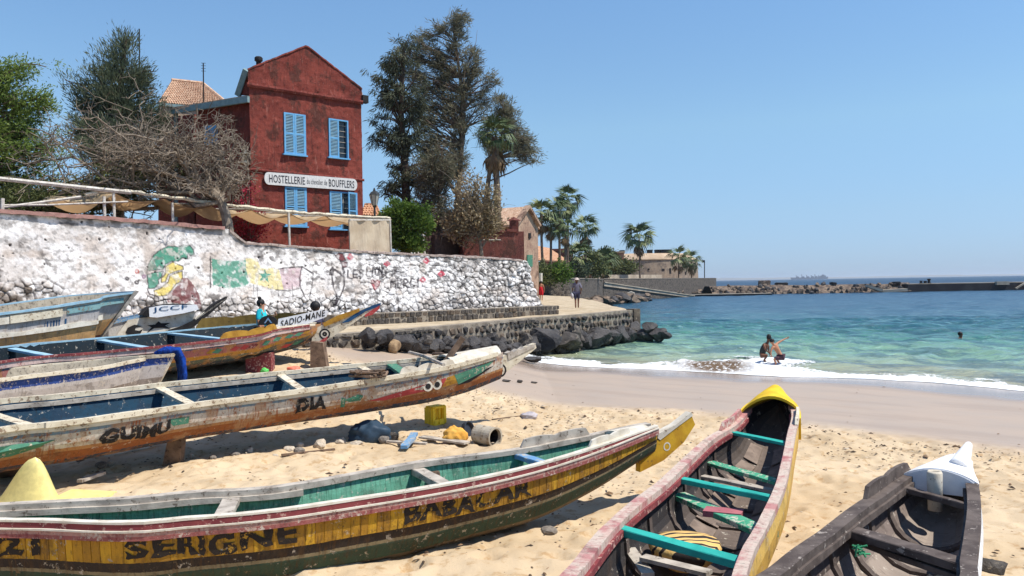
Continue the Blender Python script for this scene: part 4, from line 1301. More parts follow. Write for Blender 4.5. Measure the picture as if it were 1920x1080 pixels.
BARETAN = wood_mat('bare_sunlit_boards', lin((136, 120, 108)), lin((112, 98, 88)), lin((78, 68, 62)), 0.6)  # sunlit tone of the boat bottom put into the board colour
for i, s in enumerate(np.linspace(.30, .84, 10)):
    for kk, zf_ in ((-1, .03), (1, .03)):
        p0 = RB.pt(s, kk, .012, inner=True); p1 = RB.pt(s + .05, kk, .012, inner=True); q1 = RB.pt(s + .05, kk, .17, inner=True); q0 = RB.pt(s, kk, .17, inner=True)
        mb = MB(); mb.slab([p0 + V(0, 0, .015), p1 + V(0, 0, .015), q1 + V(0, 0, .015), q0 + V(0, 0, .015)], V(0, 0, .012)); obj('floor_board', mb, BARETAN, rb)
# bow hood
crown_deck(rb, 'bow_hood', BRYELLOW, RB, .905, .999, .20, n=16, m=11, th=.035, widen=.03, rise=.02)
for sd in (-1, 1): RB.sweep(rb, 'bow_cheek', BRYELLOW, sd, .86, (-.01, .03, -.16, .10), s0=.86 if sd > 0 else .89, s1=.995)
wavy_board(rb, 'wash_board', REDRAIL, RB, -1, .80, .90, .09, .0, 1, th=.035, up=.02, out=.0)
wavy_board(rb, 'wash_board', CREAMP, RB, 1, .82, .90, .07, .0, 1, th=.035, up=.02, out=.0)

# ============ dark boat at bottom right with white bow
lpx = [(1400, 1110), (1440, 1080), (1492, 1041), (1585, 971), (1650, 925), (1700, 893)]
rpx = [(1822, 1110), (1828, 1060), (1836, 981), (1835, 940), (1831, 915)]
L_ = [onz(*p, z) for p, z in zip(lpx, [1.06, 1.05, 1.05, 1.05, 1.07, 1.09])]
R_ = [onz(*p, z) for p, z in zip(rpx, [1.06, 1.05, 1.05, 1.06, 1.09])]
bow = onz(1803, 866, 1.2)
sa = unit((R_[0] - L_[0]) * V(1, 1, 0)); ddr = V(-.62, -.78, 0)
st = (L_[0] + R_[0]) / 2 + ddr * 2.2 + V(0, 0, .15)
hb = np.linalg.norm(R_[0] - L_[0]) / 2
mid = ((L_[0] + R_[0]) / 2 + st) / 2
L2 = [st - sa * .05, mid - sa * hb * .8] + L_ + [bow - V(.10, -.03, 0)]; R2 = [st + sa * .05, mid + sa * hb * .8] + R_ + [bow + V(.08, -.05, 0)]
DB = Hull(L2, R2, [(0, .8), (.15, .5), (.4, .45), (.75, .48), (.9, .62), (1, .95)], [(0, .3), (.08, .6), (.25, .86), (.5, 1.02), (.78, 1.06), (1, 1)], th=.045, n=90)
db = thing('pirogue', 'dark weathered boat with a white bow and an upright white peg', 'boat', (3.2, 5.6, 0.5), 'wooden boats drawn up on the beach')
DHULL = hull_mat('white_over_dark_hull', [(0, lin((120, 110, 104))), (.3, lin((216, 216, 216))), (.85, lin((222, 222, 222)))], lin((160, 154, 148)), 0.66)
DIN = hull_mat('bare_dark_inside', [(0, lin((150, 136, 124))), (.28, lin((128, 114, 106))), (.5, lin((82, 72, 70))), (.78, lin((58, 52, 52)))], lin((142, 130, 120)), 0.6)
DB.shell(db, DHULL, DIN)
for sd in (-1, 1):
    DB.sweep(db, 'gunwale', DARKWOOD, sd, 1.0, (-.09, .012 if sd > 0 else .03, -.04, .03), wob=.012, s1=.93)
    DB.sweep(db, 'inner_rail', DARKWOOD, sd, .93, (-.12, -.06, -.04, .015), wob=.01, s1=.9)
wavy_board(db, 'carved_board', DARKWOOD, DB, -1, .74, .925, .10, .02, 2, th=.035, up=.02, out=.01)
seat_px(DB, db, (1692, 922), (1818, 954), DARKWOOD, .07, .05, .90)
seat_px(DB, db, (1592, 1002), (1800, 1062), DARKWOOD, .15, .06, .88)
seat_px(DB, db, (1606, 1028), (1790, 1086), DARKWOOD, .12, .04, .74)
for s in (.5, .58, .66, .74, .82): DB.rib(db, DARKWOOD, s, .07, .03, .7)
crown_deck(db, 'bow_deck', BRIGHTWHITE, DB, .905, .997, .10, n=14, m=11, th=.03, widen=.02, rise=.03)
sF = .905
rows_ = []
a = DB.pt(sF, -1, 1.0); b = DB.pt(sF, 1, 1.0)
top = [a + (b - a) * t + V(0, 0, .10 * math.sin(math.pi * t) ** .8 + .02) for t in np.linspace(0, 1, 11)]
low_ = [a + (b - a) * t + V(0, 0, -.10) for t in np.linspace(1, 0, 5)]
board(db, 'bow_bulkhead', BRIGHTWHITE, top + low_, DB._i(sF, DB.d) * .025)
peg = (a + b) / 2 - DB._i(sF, DB.d) * .16 + V(0, 0, -.22)
mb = MB(); mb.lathe(peg, [(.0, 0), (.06, 0), (.065, .34), (.055, .36), (.046, .34), (.044, .12), (0, .11)], 14)
obj('mooring_peg', mb, WHITEP, db, smooth_=True)
mb = MB(); tip = [onz(1790, 872, 1.22), onz(1802, 850, 1.30), onz(1818, 830, 1.36)]
c = bow + V(0.02, .0, .0); P_ = [c + V(-.20, -.24, -.02), c + V(.0, -.02, .085), at(1816, 834, c[1] + .14)]
mb.tube(spline(P_, 8), list(np.linspace(.10, .034, 8)), 14); obj('bow_spur', mb, BRIGHTWHITE, db, smooth_=True)

# ============ DIA / GUIMU boat propped on posts
npx = [(-260, 850), (0, 807), (178, 785), (366, 758), (560, 733), (706, 711), (836, 689), (940, 660)]
fpx = [(-260, 790), (0, 752), (110, 742), (294, 722), (480, 703), (664, 685), (786, 673), (930, 655)]
nz = [1.40, 1.38, 1.38, 1.38, 1.42, 1.50, 1.60, 1.78]; fz = [1.53, 1.52, 1.52, 1.53, 1.57, 1.62, 1.68, 1.80]
near = [onz(*p, z) for p, z in zip(npx, nz)]; far = [onz(*p, z) for p, z in zip(fpx, fz)]
GB = Hull(near, far, [(0, .78), (.2, .76), (.5, .82), (.7, .89), (.84, .97), (.93, 1.1), (1, 1.28)], DUG, th=.04, n=90)
ga = thing('pirogue', 'rusty white boat with blue inside and black lettering, propped on wooden posts', 'boat', (-4, 11.5, 0.8), 'wooden boats drawn up on the beach')
GHULL = hull_mat('rust_stained_hull', [(0, lin((46, 60, 80))), (.18, lin((142, 84, 44))), (.36, lin((172, 124, 78))), (.44, lin((198, 190, 176))), (.76, lin((104, 130, 150))), (.83, lin((184, 170, 156)))],
                 lin((142, 96, 66)), 0.55, streak=lin((142, 78, 40)), streakamt=0.95, dirt=lin((164, 128, 94)), wander=.06)
BLUEIN = hull_mat('blue_inside', [(0, lin((40, 46, 52))), (.2, lin((26, 52, 68))), (.5, lin((26, 64, 86)))], lin((44, 68, 82)), 0.64, dirt=lin((30, 52, 72)))
GB.shell(ga, GHULL, BLUEIN)
GB.sweep(ga, 'gunwale', CREAMP, -1, 1.0, (-.05, .04, -.04, .025), wob=.012, s1=.985)
GB.sweep(ga, 'gunwale', CREAMP, 1, 1.0, (-.05, .04, -.04, .025), wob=.012, s1=.985)
GB.sweep(ga, 'inner_rail', GREYWOOD, 1, .88, (-.08, -.04, -.03, .03), s1=.85)
GB.sweep(ga, 'top_strake', CREAMP, -1, .92, (-.01, .018, -.05, .06), s1=.98)
for px in (40, 340, 545, 690):
    GB.thwart(ga, CREAMP, GB.s_near_px(px + 28, 1.0), .14, .04, .93)
s = GB.s_near_px(768, 1.0)
GB.thwart(ga, GREENP, s, .18, .05, .92, label='green seat')
GB.letters(ga, 'GUIMU', GB.s_near_px(186, .6), GB.s_near_px(318, .6), .38, .70, INKB, bold=.06)
GB.letters(ga, 'DIA', GB.s_near_px(556, .6), GB.s_near_px(614, .6), .38, .76, INKB, bold=.06)
def sP(px): return GB.s_near_px(px, .5)
GB.patch(ga, 'green_triangle', [(sP(-120), .66), (sP(105), .66), (sP(20), .42), (sP(-120), .42)], GREENP)
GB.patch(ga, 'green_fish', [(sP(644), .56), (sP(670), .66), (sP(680), .60), (sP(675), .48), (sP(655), .48)], GREENP)
GB.patch(ga, 'green_mark', [(sP(640), .64), (sP(646), .60), (sP(646), .36), (sP(640), .36)], GREENP)
GB.patch(ga, 'green_panel', [(sP(312), .72), (sP(352), .72), (sP(352), .55), (sP(322), .55)], GREENP)
GB.patch(ga, 'green_wedge', [(sP(850), .72), (sP(925), .80), (sP(905), .55), (sP(860), .40)], GREENP)
GB.patch(ga, 'orange_wedge', [(sP(838), .70), (sP(868), .74), (sP(858), .45), (sP(828), .44)], OCHRE, off=.006)
GB.patch(ga, 'red_wedge', [(sP(690), .42), (sP(835), .70), (sP(835), .46), (sP(720), .36)], REDP, off=.005)
GB.patch(ga, 'black_wedge', [(sP(855), .38), (sP(915), .62), (sP(925), .62), (sP(880), .36)], BLACKP, off=.006)
for px in (803, 820):
    c = GB.pt(sP(px), -1, .56, .006); nn_ = -GB._i(sP(px), GB.acr)
    disc_on(ga, 'painted_eye', WHITEP, c, nn_, .085, 0, off=.004); disc_on(ga, 'pupil', BLACKP, c, nn_, .048, 0, off=.010)
crown_deck(ga, 'fore_deck', WHITEP, GB, .885, .995, .10, n=14, m=9)
wavy_board(ga, 'carved_board', WHITEP, GB, -1, .775, .885, .06, .05, 3, up=.02)
bowc = (GB.pt(1, -1, 1.0) + GB.pt(1, 1, 1.0)) / 2; pn = V(-GB.d[-1][1], GB.d[-1][0], 0)
board(ga, 'prow', CREAMP, [bp(918, 680), bp(945, 666), bp(972, 655), bp(1001, 643), bp(1003, 652), bp(975, 675), bp(950, 695), bp(930, 706), bp(905, 717)], pn * .12)
wb_ = MB(); 
tops = [bp(948, 662)] + [bp(x, 658 - (x - 955) * .33 + (3 if i % 2 else 0)) for i, x in enumerate(range(955, 1000, 6))] + [bp(1001, 643), bp(1000, 650), bp(950, 674)]
wb_.slab(tops, pn * .15); obj('scalloped_crest', wb_, GREYWOOD, ga)
nf = -pn if pn[1] > 0 else pn
for r1, r0, m_ in ((.125, .09, BLACKP), (.09, .055, WHITEP), (.055, .015, BLACKP)): disc_on(ga, 'painted_spiral', m_, bp(935, 694), nf, r1, r0, off=.065)
mb = MB(); a = GB.pt(.885, -1, 1.0) * .6 + GB.pt(.885, 1, 1.0) * .4; mb.beam(a + V(-.1, 0, -.1), a + V(.28, .05, .42), .09, .10); obj('mooring_post', mb, BROWNWOOD, ga)
for px, py in ((322, 868), (6, 884)):
    g = ground(px, py); s = GB.s_near_px(px, .05)
    hb_ = GB.pt(s, -1, .10)
    mb = MB(); mb.slab([V(g[0] - .12, g[1], g[2] - .1), V(g[0] + .13, g[1], g[2] - .1), V(hb_[0] + .10, hb_[1] + .12, hb_[2] + .02), V(hb_[0] - .10, hb_[1] + .12, hb_[2] + .02)], V(0, .16, 0))
    o = obj('prop_post', mb, BROWNWOOD); tag(o, 'short wooden post under the left lettering of the rusty propped boat' if px > 100 else 'short wooden post under the rusty propped boat at the frame edge', 'post')
# poles and junk lying across the bow
for (x1, y1, x2, y2, rr, m_, lab) in ((768, 661, 832, 684, .035, GREYWOOD, 'grey pole lying across the bow of the rusty propped boat'), (812, 664, 842, 668, .03, BROWNWOOD, 'thin brown stick lying behind the bow post')):
    mb = MB(); mb.tube([onz(x1, y1, 1.72), (onz(x1, y1, 1.72) + onz(x2, y2, 1.74)) / 2 + V(0, 0, .03), onz(x2, y2, 1.74)], [rr, rr * .9, rr * .8], 7); tag(obj('pole', mb, m_), lab, 'pole')
mb = MB(); c = onz(690, 706, 1.55)
for i in range(14):
    t = rng.uniform(0, 6.28, 2); mb.tube([c + V(rng.uniform(-.3, .3), rng.uniform(-.15, .15), rng.uniform(0, .10)) for _ in range(4)], .022, 5)
tag(obj('rope_heap', mb, BROWNWOOD), 'brown heap of rope on the last white seat of the rusty propped boat', 'rope')

# ============ painted boat with the white SADIO-MANE bow board
npx = [(-200, 714), (0, 677.5), (115, 666), (300, 648), (440, 630.5), (520, 619), (603, 607)]
fpx = [(-200, 676), (0, 652), (183, 637), (390, 618), (500, 608), (600, 604)]
near = [onz(*p, z) for p, z in zip(npx, [1.75, 1.75, 1.76, 1.82, 1.92, 2.00, 2.08])]
far = [onz(*p, z) for p, z in zip(fpx, [1.90, 1.90, 1.90, 1.95, 2.03, 2.10])]
EB = Hull(near, far, [(0, 1.05), (.3, 1.05), (.6, 1.15), (.8, 1.28), (.93, 1.5), (1, 1.75)], DUG, th=.05, n=80)
ea = thing('pirogue', 'brightly painted fishing boat with a white lettered bow board and long striped prow', 'boat', (-8, 16, 0.9), 'wooden boats drawn up on the beach')
EHULL = hull_mat('flowered_hull', [(0, lin((52, 66, 76))), (.26, lin((86, 96, 84))), (.40, lin((184, 134, 44))), (.52, lin((168, 104, 96))), (.76, lin((70, 96, 122))), (.88, lin((188, 150, 150)))], lin((178, 140, 120)), 0.57, dirt=lin((176, 128, 70)), wander=.06)
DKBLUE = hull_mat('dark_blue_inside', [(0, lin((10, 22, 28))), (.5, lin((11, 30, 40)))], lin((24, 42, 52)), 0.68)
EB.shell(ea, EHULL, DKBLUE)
EB.sweep(ea, 'gunwale', MAROONP, -1, 1.0, (-.04, .03, -.03, .015), wob=.01, s1=.97)
EB.sweep(ea, 'gunwale', PALEBLUE, 1, 1.0, (-.05, .04, -.04, .03), wob=.01, s1=.97)
EB.sweep(ea, 'white_stripe', hull_mat('pinkish_white_stripe', [(0, lin((196, 172, 164))), (.5, lin((206, 188, 180)))], lin((150, 96, 96)), .55), -1, .90, (-.01, .015, -.06, .035), s1=.97)
for px in (80, 258, 408):
    EB.thwart(ea, PALEBLUE, EB.s_near_px(px + 25, 1.0), .2, .045, .95)
def sE(px): return EB.s_near_px(px, .5)
for x0_, m_ in ((392, OCHRE), (404, GREENP), (438, REDP), (455, REDP), (472, MAROONP), (498, GREENP), (520, GREENP), (542, GREENP), (560, GREENP), (575, OCHRE)):
    EB.patch(ea, 'painted_leaf', [(sE(x0_ - 9), .60), (sE(x0_), .72), (sE(x0_ + 10), .66), (sE(x0_ + 2), .54)], m_)
for x0_, m_ in ((470, BLACKP), (492, BLACKP), (535, REDP), (556, GREENP)):
    EB.patch(ea, 'painted_fish', [(sE(x0_ - 12), .22), (sE(x0_), .32), (sE(x0_ + 14), .26), (sE(x0_), .16)], m_)
# bow board
bowc = (EB.pt(1, -1, 1.0) + EB.pt(1, 1, 1.0)) / 2; pn = V(-EB.d[-1][1], EB.d[-1][0], 0); nf = -pn if pn[1] > 0 else pn
pc = EB.pt(.93, -1, 1.0) * .65 + EB.pt(.93, 1, 1.0) * .35
def ep(px, py): return onplane(px, py, pc, pn)
crown_deck(ea, 'fore_deck', CREAMP, EB, .86, .985, .02)
board(ea, 'name_board', BRIGHTWHITE, [ep(520, 620), ep(522, 598), ep(560, 590), ep(606, 580), ep(616, 584), ep(612, 594), ep(575, 608)], pn * .05)
me_, w, h = text_mesh('SADIO-MANE', .015)
mb = MB(); A0 = ep(526, 614) + nf * .032; A1 = ep(609, 592.5) + nf * .032; B0 = ep(527, 601.5) + nf * .032
mb.add([A0 + (A1 - A0) * x / w + (B0 - A0) * y / h for x, y in me_['v']], me_['f']); obj('painted_name', mb, INKB, ea)
# dark half-round end
c0 = ep(503, 606); ax_ = unit(V(pn[1], -pn[0], 0))
arc = [c0 + unit(EB._i(.86, EB.d)) * math.cos(t) * .24 + V(0, 0, 1) * (math.sin(t) * .23) + V(0, 0, -.04) for t in np.linspace(0, math.pi, 14)]
board(ea, 'round_end_board', BLACKP, arc, pn * .06)
tri = [c0 + nf * .034 + unit(EB._i(.86, EB.d)) * a_ * .10 + V(0, 0, b_ * .12) for a_, b_ in ((-1, 0), (0, 1.2), (1, 0), (.6, 0.02), (0, .75), (-.6, .02))]
mb = MB(); mb.add(tri, [(0, 1, 4, 5), (1, 2, 3, 4)]); obj('blue_chevron', mb, BLUEP, ea)
wavy_board(ea, 'carved_board', OCHRE, EB, -1, EB.s_near_px(412), EB.s_near_px(520), .10, .05, 3, th=.04, up=.02, label='ochre scalloped near board')
wavy_board(ea, 'carved_board', OLIVE, EB, 1, EB.s_near_px(368, 1, 1), EB.s_near_px(585, 1, 1), .22, .04, 4, th=.04, up=.02, label='olive scalloped far board')
board(ea, 'prow', CREAMP, [ep(585, 618), ep(610, 607), ep(640, 592), ep(676, 580), ep(712, 569), ep(712, 573), ep(682, 592), ep(645, 618), ep(615, 636), ep(585, 645)], pn * .16)
board(ea, 'prow_stripe', BLUEDEEP, [ep(640, 606), ep(672, 584), ep(700, 572), ep(714, 568), ep(713, 573), ep(685, 584), ep(655, 603)], pn * .19)
board(ea, 'prow_stripe', REDP, [ep(684, 590), ep(712, 572), ep(711, 579), ep(698, 590), ep(684, 594)], pn * .20)
board(ea, 'prow_crest', OCHRE, [ep(606, 606), ep(632, 592), ep(650, 586), ep(674, 578), ep(674, 584), ep(652, 594), ep(625, 606), ep(608, 612)], pn * .22)
board(ea, 'prow_stripe', REDP, [ep(590, 645), ep(615, 630), ep(612, 638), ep(592, 650)], pn * .20)
for r1, r0, m_ in ((.135, .095, BLACKP), (.095, .06, WHITEP), (.06, 0.015, BLACKP)): disc_on(ea, 'painted_spiral', m_, ep(609, 626), nf, r1, r0, off=.085)
g = ground(601, 690)
mb = MB(); mb.slab([V(g[0] - .22, g[1], g[2] - .1), V(g[0] + .20, g[1], g[2] - .1), V(g[0] + .10, g[1], g[2] + .62), V(g[0] - .20, g[1], g[2] + .66)], V(0, .3, 0))
tag(obj('prop_post', mb, BROWNWOOD), 'stout dark post holding up the striped prow of the painted boat', 'post')
g = ground(473, 702); 
mb = MB(); mb.box(g + V(0, .6, .2), (.6, .3, .5)); tag(obj('prop_block', mb, MAROONP), 'maroon block under the flowered hull behind the rusty propped boat', 'block')

# ============ white boat with a blue band
npx = [(-200, 739), (0, 711.5), (171, 691), (260, 677), (342, 662)]; fpx = [(-200, 715), (0, 694), (171, 677), (301, 666)]
near = [onz(*p, z) for p, z in zip(npx, [1.52, 1.52, 1.54, 1.58, 1.66])]; far = [onz(*p, z) for p, z in zip(fpx, [1.56, 1.58, 1.60, 1.68])]
FB = Hull(near, far, [(0, .85), (.6, .88), (.9, 1.0), (1, 1.05)], [(0, .3), (.1, .6), (.3, .8), (.6, .92), (1, 1)], th=.05, n=60, rake=.3)
fa = thing('rowing_boat', 'white rowing boat with a worn blue band and a blue net over its end', 'boat', (-8, 13.5, 0.9), 'wooden boats drawn up on the beach')
FHULL = hull_mat('white_blue_hull', [(0, lin((150, 138, 128))), (.3, lin((188, 180, 174))), (.70, lin((40, 72, 142))), (.93, lin((200, 194, 184)))], lin((190, 180, 168)), 0.57, edge=.06)
FIN = hull_mat('worn_cream_inside', [(0, lin((130, 120, 108))), (.5, lin((178, 166, 146)))], lin((110, 100, 88)), 0.56)
FB.shell(fa, FHULL, FIN)
FB.sweep(fa, 'gunwale', CREAMP, -1, 1.0, (-.05, .04, -.04, .025), wob=.01); FB.sweep(fa, 'gunwale', CREAMP, 1, 1.0, (-.05, .04, -.04, .025), wob=.01)
FB.thwart(fa, GREYWOOD, .85, .2, .04, .8); FB.thwart(fa, GREYWOOD, .5, .2, .04, .8)
a = FB.pt(1, -1, 1); b = FB.pt(1, 1, 1)
board(fa, 'transom', CREAMP, [a, b, FB.pt(1, 1, .5), FB.pt(1, 1, .1), FB.pt(1, -1, .1), FB.pt(1, -1, .5)], FB.d[-1] * .05)
# blue net draped over the end
k = N('blue_net'); v_ = k.vor(60, feature='DISTANCE_TO_EDGE'); nn = k.noise(12, 5)
NET = k.fin(k.mix(k.step(nn, .4, .62), lin((28, 84, 190)), lin((18, 52, 132))), .9, k.bump(k.math('ADD', nn, v_), 1.0, .04), .2)
tb = thing('fishing_net', 'bright blue fishing net draped over the end of the white rowing boat', 'net', onz(335, 664, 1.66))
mb = MB(); e = (a + b) / 2; out_ = FB.d[-1]
for i in range(16):
    p0 = a + (b - a) * (i / 15.0) ** 1; j = rng.uniform(-.03, .03, (6, 3))
    s_ = rng.uniform(.86, .97); q0 = FB.pt(s_, -1 if i < 8 else 1, .98)
    mb.tube([q0 * .5 + p0 * .5 + V(0, 0, .05) + j[0], p0 * .85 + q0 * .15 + V(0, 0, .09) + j[1], p0 + out_ * .08 + V(0, 0, .07) + j[2], p0 + out_ * .17 + V(0, 0, -.12) + j[3], p0 + out_ * .2 + V(0, 0, -.4) + j[4], p0 + out_ * .18 + V(0, 0, -.68) + j[5]], [.05, .06, .06, .055, .05, .04], 6)
obj('folds', mb, NET, tb, smooth_=True)

# ============ big orange and white boat at the left
near = [at(-160, 612, 15.6), at(0, 587, 16.6), at(128, 567.5, 17.9), at(200, 557, 18.7), at(259, 549, 19.3)]
far = [near[0] + V(-1.2, 1.5, .05), near[1] + V(-1.2, 1.5, .05), near[2] + V(-1.1, 1.4, .05), near[3] + V(-1.0, 1.2, .05), near[4] + V(-.45, .55, .02)]
CB = Hull(near, far, [(0, 1.1), (.7, 1.2), (1, 1.3)], [(0, .25), (.12, .55), (.35, .8), (.6, .93), (1, 1)], th=.06, n=50, rake=1.15)
ca_ = thing('fishing_boat', 'tall orange and white wooden boat with its end towards the flag mural', 'boat', (-10.5, 18, 1.1), 'wooden boats drawn up on the beach')
CHULL = hull_mat('orange_white_hull', [(0, lin((112, 62, 52))), (.40, lin((222, 172, 112))), (.64, lin((196, 186, 170))), (.70, lin((178, 172, 168))), (.86, lin((198, 188, 170)))], lin((150, 134, 118)), 0.6, streak=lin((140, 122, 104)), streakamt=.5, wander=.05)
CB.shell(ca_, CHULL, FIN)
CB.sweep(ca_, 'gunwale', PALEBLUE, -1, 1.0, (-.05, .05, -.02, .03), wob=.012); CB.sweep(ca_, 'gunwale', PALEBLUE, 1, 1.0, (-.05, .05, -.05, .03))
CB.sweep(ca_, 'tan_plank', CREAMP, -1, .90, (0, .05, -.08, .08), s0=CB.s_near_px(18), s1=CB.s_near_px(116), n=20)
CB.sweep(ca_, 'white_plank', WHITEP, -1, .90, (0, .035, -.08, .08), s0=0, s1=CB.s_near_px(16), n=12)
CB.sweep(ca_, 'rubbing_strake', WHITEP, -1, .68, (0, .05, -.05, .05), s1=CB.s_near_px(215), n=30, wob=.05)
CB.sweep(ca_, 'blue_plank', wood_mat('faded_teal', lin((126, 160, 160)), lin((104, 142, 146)), lin((120, 96, 76)), .56), -1, .91, (0, .02, -.07, .07), s0=CB.s_near_px(126), s1=CB.s_near_px(240), n=20)
CB.patch(ca_, 'faded_lettering', [(CB.s_near_px(82, .75), .78), (CB.s_near_px(84, .75), .78), (CB.s_near_px(84, .75), .72), (CB.s_near_px(82, .75), .71)], BLUEDEEP, off=.01)
for x0_, dx in ((88, 2), (94, 2), (99, 3), (105, 2), (110, 2), (121, 3)):
    s_ = CB.s_near_px(x0_, .75); e_ = CB.s_near_px(x0_ + dx, .75); CB.patch(ca_, 'faded_lettering', [(s_, .80), (e_, .80), (e_, .72), (s_, .71)], BLUEDEEP, off=.01)
a = CB.pt(1, -1, 1); b = CB.pt(1, 1, 1)
board(ca_, 'end_post', GREYWOOD, [a + V(.04, -.02, .06), a + V(.12, .02, .04), CB.pt(1, -1, .4) + V(.06, .02, 0), CB.pt(.97, -1, .05), CB.pt(.95, -1, .05), CB.pt(.985, -1, .5)], CB.acr[-1] * .12)

# ============ white boat with crescent and star
pcx = at(320, 590, 21.0); dirx = unit(V(.80, .60, 0)); pnx = V(-dirx[1], dirx[0], 0); nfx = -pnx
def jp(px, py, o=0.0): return onplane(px, py, pcx + nfx * o, pnx)
ja = thing('pirogue', 'white boat with a black crescent and star and a long raised black prow', 'boat', (pcx[0], pcx[1], 1.2), 'wooden boats drawn up on the beach')
JIN = BLUEDEEP
near = [jp(60, 645), jp(150, 622), jp(240, 599), jp(300, 586), jp(366, 577)]
far = [p + pnx * w_ for p, w_ in zip(near, (1.1, 1.1, .9, .6, .12))]
JB = Hull(near, far, [(0, 1.2), (.6, 1.25), (.85, 1.4), (1, 1.75)], DUG, th=.04, n=50)
JHULL = hull_mat('white_bow_hull', [(0, lin((96, 56, 48))), (.14, lin((200, 196, 190)))], lin((150, 140, 128)), .62)
JB.shell(ja, JHULL, BLUEIN)
JB.sweep(ja, 'gunwale', BLUEP, -1, 1.0, (-.05, .03, -.03, .03)); JB.sweep(ja, 'gunwale', BLUEP, 1, 1.0, (-.05, .03, -.03, .03))
board(ja, 'name_board', BRIGHTWHITE, [jp(276, 594), jp(275, 577), jp(300, 572), jp(364, 571), jp(368, 580), jp(340, 587), jp(290, 595)], pnx * .5)
me_, w, h = text_mesh('JCCF', .005)
A0 = jp(287, 587, .262); A1 = jp(352, 581, .262); B0 = jp(286, 576.5, .262); mb = MB()
mb.add([A0 + (A1 - A0) * x / w + (B0 - A0) * y / h for x, y in me_['v']], me_['f']); obj('painted_name', mb, BLUEDEEP, ja)
board(ja, 'painted_shade_edge', BLACKP, [jp(262, 590), jp(275, 576), jp(310, 570), jp(345, 569.5), jp(360, 571), jp(300, 573), jp(277, 594)], pnx * .45)  # black strip standing in for the shadow edge of the name board
def jh(px, py): return jp(px, py, .06)
board(ja, 'bow_plank', WHITEP, [jh(216, 632), jh(240, 600), jh(300, 591), jh(364, 585), jh(360, 604), jh(318, 618), jh(283, 632)], pnx * .05)
cr = [(1165, 312), (1100, 300), (1045, 325), (1028, 360), (1050, 390), (1110, 393), (1150, 370), (1170, 335), (1140, 350), (1105, 345), (1110, 325)]
mb = MB(); P_ = [jp(x / 4.364, 540 + y / 4.364, .095) for x, y in cr]; mb.slab(P_, nfx * .006); obj('black_crescent', mb, BLACKP, ja)
sx_ = [(1297, 272), (1318, 288), (1395, 285), (1350, 308), (1395, 332), (1330, 325), (1262, 328), (1200, 368), (1240, 322), (1205, 305), (1268, 300)]
mb = MB(); P_ = [jp(x / 4.364, 540 + y / 4.364, .096) for x, y in sx_]; mb.slab(P_, nfx * .006); obj('black_star', mb, BLACKP, ja)
board(ja, 'prow', BLACKP, [jh(284, 634), jh(330, 615), jh(362, 600), jh(376, 590), jh(398, 570), jh(424, 556), jh(423, 561), jh(392, 588), jh(365, 610), jh(330, 632)], pnx * .2)
board(ja, 'prow_edge', WHITEP, [jp(364, 597, .12), jp(423, 559, .12), jp(424, 561, .12), jp(366, 600, .12)], pnx * .08)
# ------------------------------------------------------------------ red house
PL = at(470, 300, 34.0)[:2]; PR = at(679, 300, 37.6)[:2]
HW = float(np.linalg.norm(PR - PL)); e1 = (PR - PL) / HW; e2 = V(-e1[1], e1[0])
e3 = unit(V(-.22, .975)) / max(.1, float(unit(V(-.22, .975)) @ e2))      # the party walls run skew to the front
def hp(a, b, z): return V(PL[0] + e1[0] * a + e3[0] * b, PL[1] + e1[1] * a + e3[1] * b, z)
HN = V(e1[1], -e1[0], 0)            # outward normal of the gable front
E1 = V(*e1, 0); E2 = V(*e2, 0)
def hit(px, py, off=0.0):
    p = onplane(px, py, hp(0, 0, 5) + HN * off, HN)
    return float((p[:2] - PL) @ e1), float(p[2])
ZC = hit(468, 163)[1]; ZS = hit(461, 131)[1]; AP = hit(575, 87)
house = thing('red_house', 'two storey dark red gabled house with blue shutters and a long white hotel sign', 'house', (*hp(HW / 2, 0, TERR),))
def plaster(name, c1, c2, c3, pale):
    k = N(name); ob = k.tc()
    n1 = k.noise(0.9, 6, ob, rough=.6); n2 = k.noise(4, 7, ob, rough=.65); n3 = k.noise(30, 5, ob, rough=.65)
    col = k.mix(k.step(n1, .38, .62), c1, c2)
    col = k.mix(k.math('MULTIPLY', k.step(n2, .54, .68), .75), col, c3)
    st = k.noise(3.0, 6, k.map(ob, (2.2, 2.2, .5)), rough=.65)
    col = k.mix(k.math('MULTIPLY', k.step(st, .58, .7), .55), col, pale)
    col = k.mix(k.math('MULTIPLY', k.step(k.noise(14, 6, ob, rough=.7), .61, .66), .7), col, pale)
    col = k.mix(k.math('MULTIPLY', k.step(k.noise(1.4, 8, k.map(ob, (1, 1, .8), (0, 0, 0), (5, 2, 3)), rough=.7), .52, .6), .75), col, k.mix(.55, c3, lin((70, 58, 50))))
    col = k.mix(k.math('MULTIPLY', k.step(k.noise(5, 5, k.map(ob, (3, 3, .25)), rough=.6), .56, .66), .55), col, k.mix(.5, c3, lin((58, 44, 40))))
    return k.fin(col, .95, k.bump(k.math('ADD', n3, k.math('MULTIPLY', n2, 1.2)), .9, .03), .12)
REDW = plaster('red_plaster', lin((132, 66, 56)), lin((116, 57, 49)), lin((84, 42, 37)), lin((166, 112, 98)))
REDT = plaster('red_trim_plaster', lin((146, 78, 68)), lin((124, 62, 55)), lin((96, 48, 43)), lin((186, 140, 124)))
SHUT = wood_mat('blue_shutter_paint', lin((104, 164, 204)), lin((90, 150, 194)), lin((150, 168, 176)), .58)
SHUTD = wood_mat('grey_louvre_paint', lin((132, 168, 184)), lin((112, 152, 176)), lin((110, 130, 140)), .66)
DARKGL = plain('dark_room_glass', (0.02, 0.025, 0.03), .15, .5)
TILE = rough_mat('terracotta_tiles', lin((196, 160, 132)), lin((168, 130, 104)), 4, .9, .6, .02, lin((210, 186, 160)), .56)
